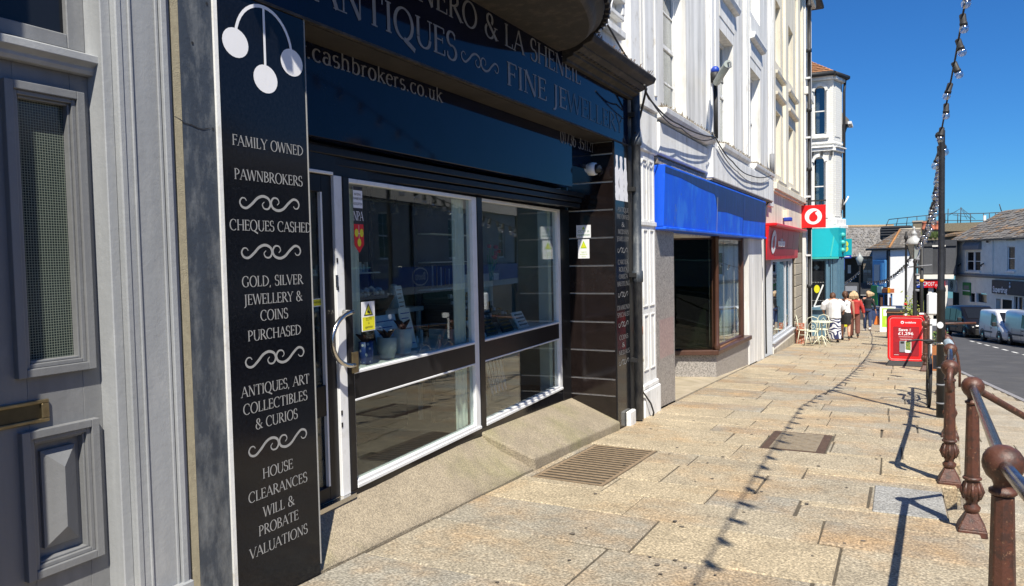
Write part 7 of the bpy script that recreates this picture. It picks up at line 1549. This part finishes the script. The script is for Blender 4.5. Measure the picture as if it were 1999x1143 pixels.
# --- charcoal clad shop with blue and red signs, facing down the street
FPO = Fr((2.0, 88, 0), (1, -.03, 0))
po = thing('charcoal_shop', 'charcoal clad flat topped shop with blue and red post office signs behind the lamp posts', 'building', (4, 88, -5.4))
facade_box(FPO, (1792, 478, 1868, 538), po, DKCLAD, depth=5)
for px in ((1792, 468, 1868, 480),): rbox(FPO, px, 'parapet', DKCLAD, po, -5, .12)
for px in ((1795, 484, 1821, 534), (1846, 484, 1866, 534)): rbox(FPO, px, 'cladding_panel', mat('grey_cladding_panel', (.075, .078, .085), .7, var=.15), po, 0, .10)
rbox(FPO, (1834, 480, 1846, 534), 'recess_panel', BLK, po, 0, .05); rbox(FPO, (1820, 478, 1846, 481), 'pale_lintel', PALER, po, 0, .14)
rbox(FPO, (1749, 536, 1862, 544), 'pale_canopy_edge', PALER, po, -3, .5); rbox(FPO, (1749, 544, 1768, 561), 'pale_band', PALER, po, -.3, .3)
bs_ = rbox(FPO, (1768, 545, 1804, 561), 'blue_sign', BLUEP, po, -.3, .35); rp = rbox(FPO, (1804, 545, 1845, 561), 'red_sign', REDP, po, -.3, .35)
u, v = pf(FPO, 1777, 557, .36); sans(FPO, 'TESCO', u, v, .42, .37, LETW, bs_, align='LEFT', squash=.85); u, v = pf(FPO, 1808, 558, .36); sans(FPO, 'POST', u-.05, v+.04, .40, .37, LETW, rp, align='LEFT', squash=.62); u, v = pf(FPO, 1822, 562, .4)
od = MB(FPO); disc(od, pf(FPO, 1832, 556)[0], pf(FPO, 1832, 556)[1], .42, .42, ry=.42); od = od.build('oval_sign', REDP, po); sans(FPO, 'Office', pf(FPO, 1832, 558)[0], pf(FPO, 1832, 558)[1], .22, .43, LETW, od, squash=.8)
for px in ((1752, 561, 1768, 600), (1812, 561, 1822, 640), (1838, 545, 1850, 640)): rbox(FPO, px, 'shopfront_pier', PALER, po, -.3, .1)
rbox(FPO, (1766, 561, 1850, 645), 'dark_shopfront', DARK, po, -2, -1.8); rbox(FPO, (1768, 563, 1784, 640), 'shop_pane', VANG, po, -.2, -.1); rbox(FPO, (1796, 563, 1803, 640), 'yellow_green_poster', mat('yellow_green_print', (.5, .55, .1), .5), po, -.6, -.5); rbox(FPO, (1778, 567, 1787, 576), 'round_red_poster', REDP, po, -.1, -.05)
for px in ((1803, 585, 1806, 612), (1810, 582, 1813, 612)): rbox(FPO, px, 'figure_poster', GREYR, po, -1.2, -1.1)
rbox(FPO, (1745, 561, 1752, 640), 'grey_side_wall', GREYR, po, -4, 0); rbox(FPO, (1752, 598, 1768, 640), 'dark_opening', DARK, po, -.6, -.3)
# shallow roof behind with pots, chimney and rooftop greenery
FPB = Fr((2.0, 100, 0), (1, 0, 0))
bk = thing('rear_roofs', 'low rear roofs of brown slate and stone behind the charcoal shop', 'building', (4, 100, -3))
u0, u1, v0, v1 = rect(FPB, (1720, 436, 1960, 470)); 
rbox(FPB, (1785, 440, 1945, 485), 'rear_wall', SIGNBG, bk, -6, -.5)
rbox(FPB, (1842, 434, 1935, 450), 'rubble_parapet', SIGNBG, bk, -2, 0); rbox(FPB, (1782, 430, 1842, 440), 'parapet_top', SIGNBG, bk, -2, 0)
A0 = pt(1842, 460, 99); B0 = pt(1938, 448, 99); C0 = pt(1942, 428, 104); D0 = pt(1868, 445, 104); tiled_roof('low_roof', bk, A0, B0, C0, D0, SLATEO, 7, 26)
rbox(FPB, (1718, 440, 1782, 470), 'black_tarred_roof', BLK, bk, -4, 0, bevel=.3)
for i in range(4): rbox(FPB, (1719, 441+i*5, 1783, 443+i*5), 'tar_ridge', DKCLAD, bk, 0, .15)
ch = thing('chimney_stack', 'square chimney stack with stone cap behind the street lantern', 'chimney', pt(1790, 450, 96)); FCH = Fr(pt(1790, 450, 96), (1, 0, 0))
rbox(FCH, (1783, 432, 1800, 462), 'stack', SIGNBG, ch, -1.5, 0); rbox(FCH, (1781, 430, 1802, 433), 'cap', STONE, ch, -1.6, .1)
for k, px in enumerate((1804, 1820, 1829)):
    c = pt(px, 449, 94); t = thing('chimney_pot', ('terracotta chimney pot nearest the lantern', 'middle terracotta chimney pot of the three on the rear roof', 'terracotta chimney pot nearest the black pole')[k], 'chimney pot', c, 'terracotta chimney pots'); r_ = .30 if k else .26
    MB().lathe([(r_*.95, 0), (r_, .2), (r_*.82, .25), (r_*.78, .75), (r_*.95, .8), (r_*.95, .92), (r_*.7, .93)], c, 14).build('pot', TERRA, t)
gp_ = thing('roof_plant', 'patch of green weeds growing on the flat roof beside the lantern', 'plant', pt(1820, 461, 88)); m = MB(); rr = random.Random(5)
for i in range(420):
    c = Vector(pt(1820+rr.gauss(0, 8), 458+rr.gauss(0, 2.5), 87.5+rr.uniform(0, .8))); a = Vector((rr.uniform(-.4, .4), rr.uniform(-.3, .3), 1)).normalized()*.22; b = a.orthogonal().normalized()*.05; m.quad(tuple(c-a), tuple(c-b), tuple(c+a), tuple(c+b))
m.build('leaves', mat('roof_weed', (.08, .12, .03), .8, rnd=.3), gp_, kind='stuff')
rl = thing('rooftop_rail', 'grey metal safety rail and netting posts along the far flat roof', 'railing', pt(1800, 435, 104)); m = MB()
top = [pt(*p, 104) for p in ((1735, 428), (1790, 422), (1845, 417), (1920, 416), (1955, 414))]; bot = [pt(*p, 104) for p in ((1729, 438), (1790, 434), (1845, 430), (1920, 430), (1955, 428))]
m.tube(top, .05, 5); m.tube(bot, .04, 5); m.build('rail', DKCLAD, rl)
for s in range(13):
    q = s/12; i = min(int(q*4), 3); f_ = q*4-i; a = Vector(top[i]).lerp(Vector(top[i+1]), f_); b = Vector(bot[i]).lerp(Vector(bot[i+1]), f_); MB().tube([tuple(b-Vector((0, 0, .3))), tuple(a)], .045, 5).build('upright', DKCLAD, rl)
for p in ((1850, 438, 1851, 407), (1875, 436, 1876, 404)): MB().tube([pt(p[0], p[1], 104), pt(p[2], p[3], 104)], .05, 5).build('net_mast', DKCLAD, rl)
m = MB()
for a, b in (((1852, 420), (1876, 406)), ((1876, 405), (1904, 428)), ((1860, 419), (1898, 424)), ((1876, 406), (1888, 428)), ((1852, 417), (1868, 413)), ((1880, 410), (1896, 430))): m.tube([pt(*a, 104), pt(*b, 104)], .025, 4)
m.build('netting_lines', DKCLAD, rl)
MB().tube([pt(1955, 412, 103), pt(1951, 398, 103)], .05, 5).build('aerial', DKCLAD, rl); rbox(Fr(pt(1930, 425, 103), (1, 0, 0)), (1920, 420, 1925, 430), 'vent_cowl', PALER, rl, -.3, 0)
# --- corner house with hipped roof and white gable
hs_ = thing('corner_house', 'corner house with orange lichened hipped roof, grey front and bright white side wall', 'building', (0, 84, -5))
FW = Fr(pt(1738, 500, 84), (1, -.05, 0)); u0, u1, v0, v1 = rect(FW, (1738, 485, 1797, 640))
MB(FW).hexa([(0, v0, 0), (rect(FW, (1738, 485, 1750, 640))[1], v0, 0), (rect(FW, (1738, 485, 1750, 640))[1], v0, -6), (0, v0, -6), (0, v1, 0), (u1, v1, 0), (u1, v1, -6), (0, v1, -6)]).build('white_side_wall', mat('bright_render', (.78, .78, .76), .8, var=.05, bump=.2), hs_)
FGy = Fr(FW(0, 0, 0), (.62, -.78, 0)); 
def rg(px, n=0.): return rect(FGy, px, n)
u0, u1, vv0, vv1 = rg((1703, 484, 1738, 600)); MB(FGy).box(u0, .0, v0, v1+.05, -3, 0).build('grey_front_wall', mat('mid_grey_render', (.40, .41, .44), .85, var=.1, bump=.2), hs_)
u0, u1, a_, b_ = rg((1703, 507, 1727, 560), .35); bw = MB(FGy).box(u0, u1, a_, b_, 0, .35).build('blue_window_box', LBLUE, hs_, bevel=.05); u0, u1, a_, b_ = rg((1706, 516, 1718, 548), .36); MB(FGy).box(u0, u1, a_, b_, .36, .38).build('pale_blind', mat('blue_grey_blind', (.22, .28, .34), .6), bw)
u0, u1, a_, b_ = rg((1719, 513, 1724, 556), .38); MB(FGy).box(u0, u1, a_, b_, .36, .40).build('bright_blue_post', mat('bright_blue_paint', (.10, .36, .68), .5), bw)
for px in (1733, 1737): u, v = pf(FGy, px, 520); bx(FGy, 'downpipe', DKCLAD, hs_, u-.06, u+.06, v0, v1, 0, .12)
eA = Vector(FGy(u0*0+rg((1696, 484, 1738, 600))[0], v1, .3)); eB = Vector(FW(-.1, v1+.02, .35)); eC = Vector(FW(rect(FW, (1738, 485, 1800, 640))[1], v1+.12, .35)); ap0 = Vector(pt(1757, 449, 87.5)); ap1 = Vector(pt(1797, 448, 87.5))
m = MB(); i = [m.P(*tuple(p)) for p in (eA, eB, eC, ap1, ap0)]; m.face([i[0], i[1], i[4]]); m.face([i[1], i[2], i[3], i[4]]); bkp = m.P(*(eA+Vector((2, 8, 0)))); m.face([i[0], i[4], bkp]); m.face([i[4], i[3], bkp]); m.face([i[0], bkp, i[3], i[2], i[1]]); m.build('roof', SLATE, hs_)
def slates_tri(a, b, c, d, m_, rows, cols, nm='slates'):
    n = (b-a).cross(d-a).normalized(); n = n if n.z > 0 else -n; m = MB(); m2 = MB(); rr = random.Random(rows)
    for r_ in range(rows):
        s0, s1 = r_/rows, min((r_+1.1)/rows, 1); l0, r0, l1, r1 = a.lerp(d, s0), b.lerp(c, s0), a.lerp(d, s1), b.lerp(c, s1); kk = max(1, int(cols*((r0-l0).length/(b-a).length)))
        for q in range(kk):
            (m if rr.random() < .6 else m2).quad(*[tuple(l.lerp(r, u)+n*z) for l, r, u, z in ((l0, r0, (q+.04)/kk, .05), (l0, r0, (q+.96)/kk, .07), (l1, r1, (q+.96)/kk, .02), (l1, r1, (q+.04)/kk, .02))])
    m.build(nm, m_, hs_, kind='stuff'); m2.build(nm, SLATE, hs_, kind='stuff')
slates_tri(eA, eB, ap0, ap0, SLATEO, 11, 12); slates_tri(eB, eC, ap1, ap0, SLATE, 11, 20)
MB().tube([tuple(eB+Vector((0, 0, .08))), tuple(ap0+Vector((0, 0, .08)))], .11, 6).build('hip_ridge', mat('orange_ridge_tile', (.36, .17, .06), .85, var=.3), hs_); MB().tube([tuple(ap0+Vector((0, 0, .08))), tuple(ap1+Vector((0, 0, .08)))], .12, 6).build('ridge', STONE, hs_); MB().tube([tuple(eA), tuple(eB), tuple(eC)], .12, 6).build('gutter', BLK, hs_)
# small shopfronts at its foot
for k, (px, m_, lb) in enumerate((((1700, 557, 1712, 600), GREEN, 'green'), ((1711, 559, 1721, 571), mat('pale_teal_board', (.35, .50, .50), .6), 'pale'), ((1722, 563, 1737, 571), mat('orange_board', (.40, .11, .04), .6), 'orange'))): rbox(FGy, px, lb+'_shop_sign', m_, hs_, 0, .5)
for px, m_, nm in (((1711, 572, 1735, 640), LBLUE, 'teal_shopfront'), ((1715, 574, 1723, 630), VANG, 'shop_pane'), ((1726, 574, 1731, 630), VANG, 'shop_pane')): rbox(FGy, px, nm, m_, hs_, 0, .4 if nm == 'teal_shopfront' else .45)
rbox(FW, (1733, 561, 1738, 600), 'white_pilaster', LETW, hs_, 0, .7); rbox(FW, (1733, 561, 1738, 571), 'yellow_capital', mat('amber_strap', (.75, .32, .01)), hs_, .7, .75)
# --- long grey roofed building at the end of the street
lb_ = thing('long_grey_roof_building', 'long building with big grey slate roof, dark recess and rubble wall closing the street', 'building', (-3, 104, -5)); FLB = Fr((-3, 104, 0), (1, 0, 0))
rbox(FLB, (1600, 500, 1760, 640), 'back_wall', DARK, lb_, -8, -3); A0, B0 = pt(1590, 502, 103.4), pt(1745, 499, 103.4); C0, D0 = pt(1745, 441, 109), pt(1590, 443, 109)
tiled_roof('roof', lb_, A0, B0, C0, D0, mat('pale_grey_slate', (.20, .19, .18), .85, var=.25, scale=2, bump=.4), 18, 44)
MB().tube([D0, C0], .22, 6).build('ridge_tiles', mat('buff_ridge', (.34, .24, .14), .85, var=.3), lb_)
rbox(FLB, (1590, 500, 1760, 503), 'gutter', DKCLAD, lb_, 0, .4)
rbox(FLB, (1600, 502, 1685, 551), 'recess_wall', mat('dim_brown_wall', (.06, .052, .042), .9, var=.3, scale=1), lb_, -2.6, -2.4); sw = rbox(FLB, (1655, 517, 1661, 533), 'small_white_window', PALER, lb_, -2.4, -2.3)
rbox(FLB, (1685, 501, 1712, 552), 'rubble_wall', SIGNBG, lb_, -3, 0); u0, u1, a_, b_ = rect(FLB, (1685, 501, 1712, 552)); rr = random.Random(31); v = a_
while v < b_-.1:
    hgt = rr.uniform(.28, .42); u = u0
    while u < u1-.1: wdt = rr.uniform(.4, .9); MB(FLB).box(u+.02, min(u+wdt-.02, u1), v+.02, min(v+hgt-.02, b_), 0, rr.uniform(.04, .10)).build('rubble_block', STONE if rr.random() < .4 else WALLST, lb_); u += wdt
    v += hgt
rbox(FLB, (1640, 552, 1712, 575), 'dark_fascia', DKCLAD, lb_, -2, .3); rbox(FLB, (1650, 558, 1673, 568), 'grey_sign', mat('grey_sign_face', (.25, .26, .28), .6), lb_, .3, .4); rbox(FLB, (1640, 575, 1712, 640), 'dark_shopfront', BLK, lb_, -1, 0)
for px in (1646, 1660, 1684, 1698): rbox(FLB, (px, 576, px+3, 630), 'shopfront_mullion', GREYR, lb_, 0, .1)
rbox(FLB, (1672, 574, 1712, 576), 'pale_rail', PALER, lb_, 0, .3)
# --- blue sheeting and barrier at the end of the terrace
t = thing('blue_barrier', 'dark blue sheeted barrier with a top rail at the far end of the pavement', 'barrier', (-.6, 43, G(43))); FBB = Fr((-1.5, 43, 0), (1, 0, 0))
rbox(FBB, (1703, 596, 1762, 640), 'blue_sheet', mat('navy_sheet', (.02, .045, .13), .6, var=.3, scale=2), t, -.1, 0); MB(FBB).tube([(pf(FBB, 1700, 600)[0], pf(FBB, 1700, 597)[1], .1), (pf(FBB, 1765, 600)[0], pf(FBB, 1765, 603)[1], .1)], .03, 6).build('top_rail', GREYR, t)
for px in (1721, 1738): u, v = pf(FBB, px, 620); bx(FBB, 'post', IRON, t, u-.05, u+.05, G(43), pf(FBB, px, 580)[1], .05, .15)
t = thing('parked_car', 'dark car roof just showing behind the blue barrier', 'car', (2.4, 62, rz(62))) if False else None
t = thing('terrace_end_wall', 'low dark wall closing the far end of the raised pavement', 'wall', (-1.5, 49, -3)); MB().box(-3, 1.2, 49.5, 49.9, -4, -1.9).build('wall_body', DKCLAD, t)
# side buildings continuing on the left behind the bay building (seen only as an edge)
t = thing('left_rear_terrace', 'low grey rear wall hidden behind the bay building on the left', 'building', (-4, 40, -3)); MB().box(-9, -3.6, 33, 48, -7, 2.0).build('wall', GREYR, t)

# ================================================================ OPPOSITE SIDE OF THE STREET (seen mirrored in the shop glass)
FO = Fr((14, 63, 0), (0, -1, 0))        # facing -X ; u runs towards the viewer
op = thing('opposite_terrace', 'grey rendered terrace across the road, seen mirrored in the black shop windows', 'building', (14, 30, -2.5))
hl = []
for k in range(9): u = 4+k*8.2; hl += [(u, u+1.3, 1.7, 4.2)]
m = MB(FO); wall_boxes(m, 0, 80, 1.35, 4.9, -.4, 0, hl); m.build('wall', mat('opposite_render', (.34, .34, .34), .85, var=.2, scale=.5), op)
for h in hl: sash(FO, op, *h, -.12, ALW, VANG, cols=2, rows=2, fw=.09, back=False)
m = MB(FO); m.profile([(.3, 4.85), (-5, 6.8), (-10, 4.85)], 0, 80); m.build('roof', SLATE, op)
rr = random.Random(9)
for k in range(8): u = 3+k*9.5; m = MB(FO); m.box(u, u+1.0, 6, 7.7+rr.uniform(-.3, .3), -5, -4.2); m.build('chimney', SIGNBG, op)
for k in range(8): u = 2+k*8.2; MB(FO).tube([(u, -1, .1), (u, 4.9, .1)], .09, 6).build('downpipe', BLK, op)
m = MB(FO); m.box(0, 80, -5.5, .15, -.4, -.1); m.build('ground_floor', DKCLAD, op)
for k in range(16): u = 1+k*5; bx(FO, 'shop_pane', VANG, op, u, u+4.2, -4, -.05, -.1, -.02)
sb_ = bx(FO, 'blue_fascia', BLUEP, op, 6, 34, .15, 1.3, -.1, .25); bx(FO, 'pale_fascia', PALER, op, 34, 80, .15, 1.3, -.1, .25); bx(FO, 'pale_band', PALER, op, 0, 80, -.25, .14, -.1, .2)
m = MB(FO); m_u = 63-37; ellring(m, m_u, .72, .95, .09, .27, ry=.50); m.build('oval_emblem', LETW, sb_); sans(FO, 'Boots', m_u, .55, .45, .27, LETW, sb_, squash=.9, bold=.01); sans(FO, 'beauty', 63-48, .5, .5, .27, LETW, sb_)
bx(FO, 'white_shop_board', mat('grey_board', (.35, .35, .36), .6), op, 28.6, 31.2, .75, 1.5, .25, .32); sans(FO, 'TESCO', 29.9, 1.05, .35, .33, BLUEP, op); m = MB(FO); disc(m, 63-43.5, .6, .32, .27); m.build('round_badge', PALER, sb_)
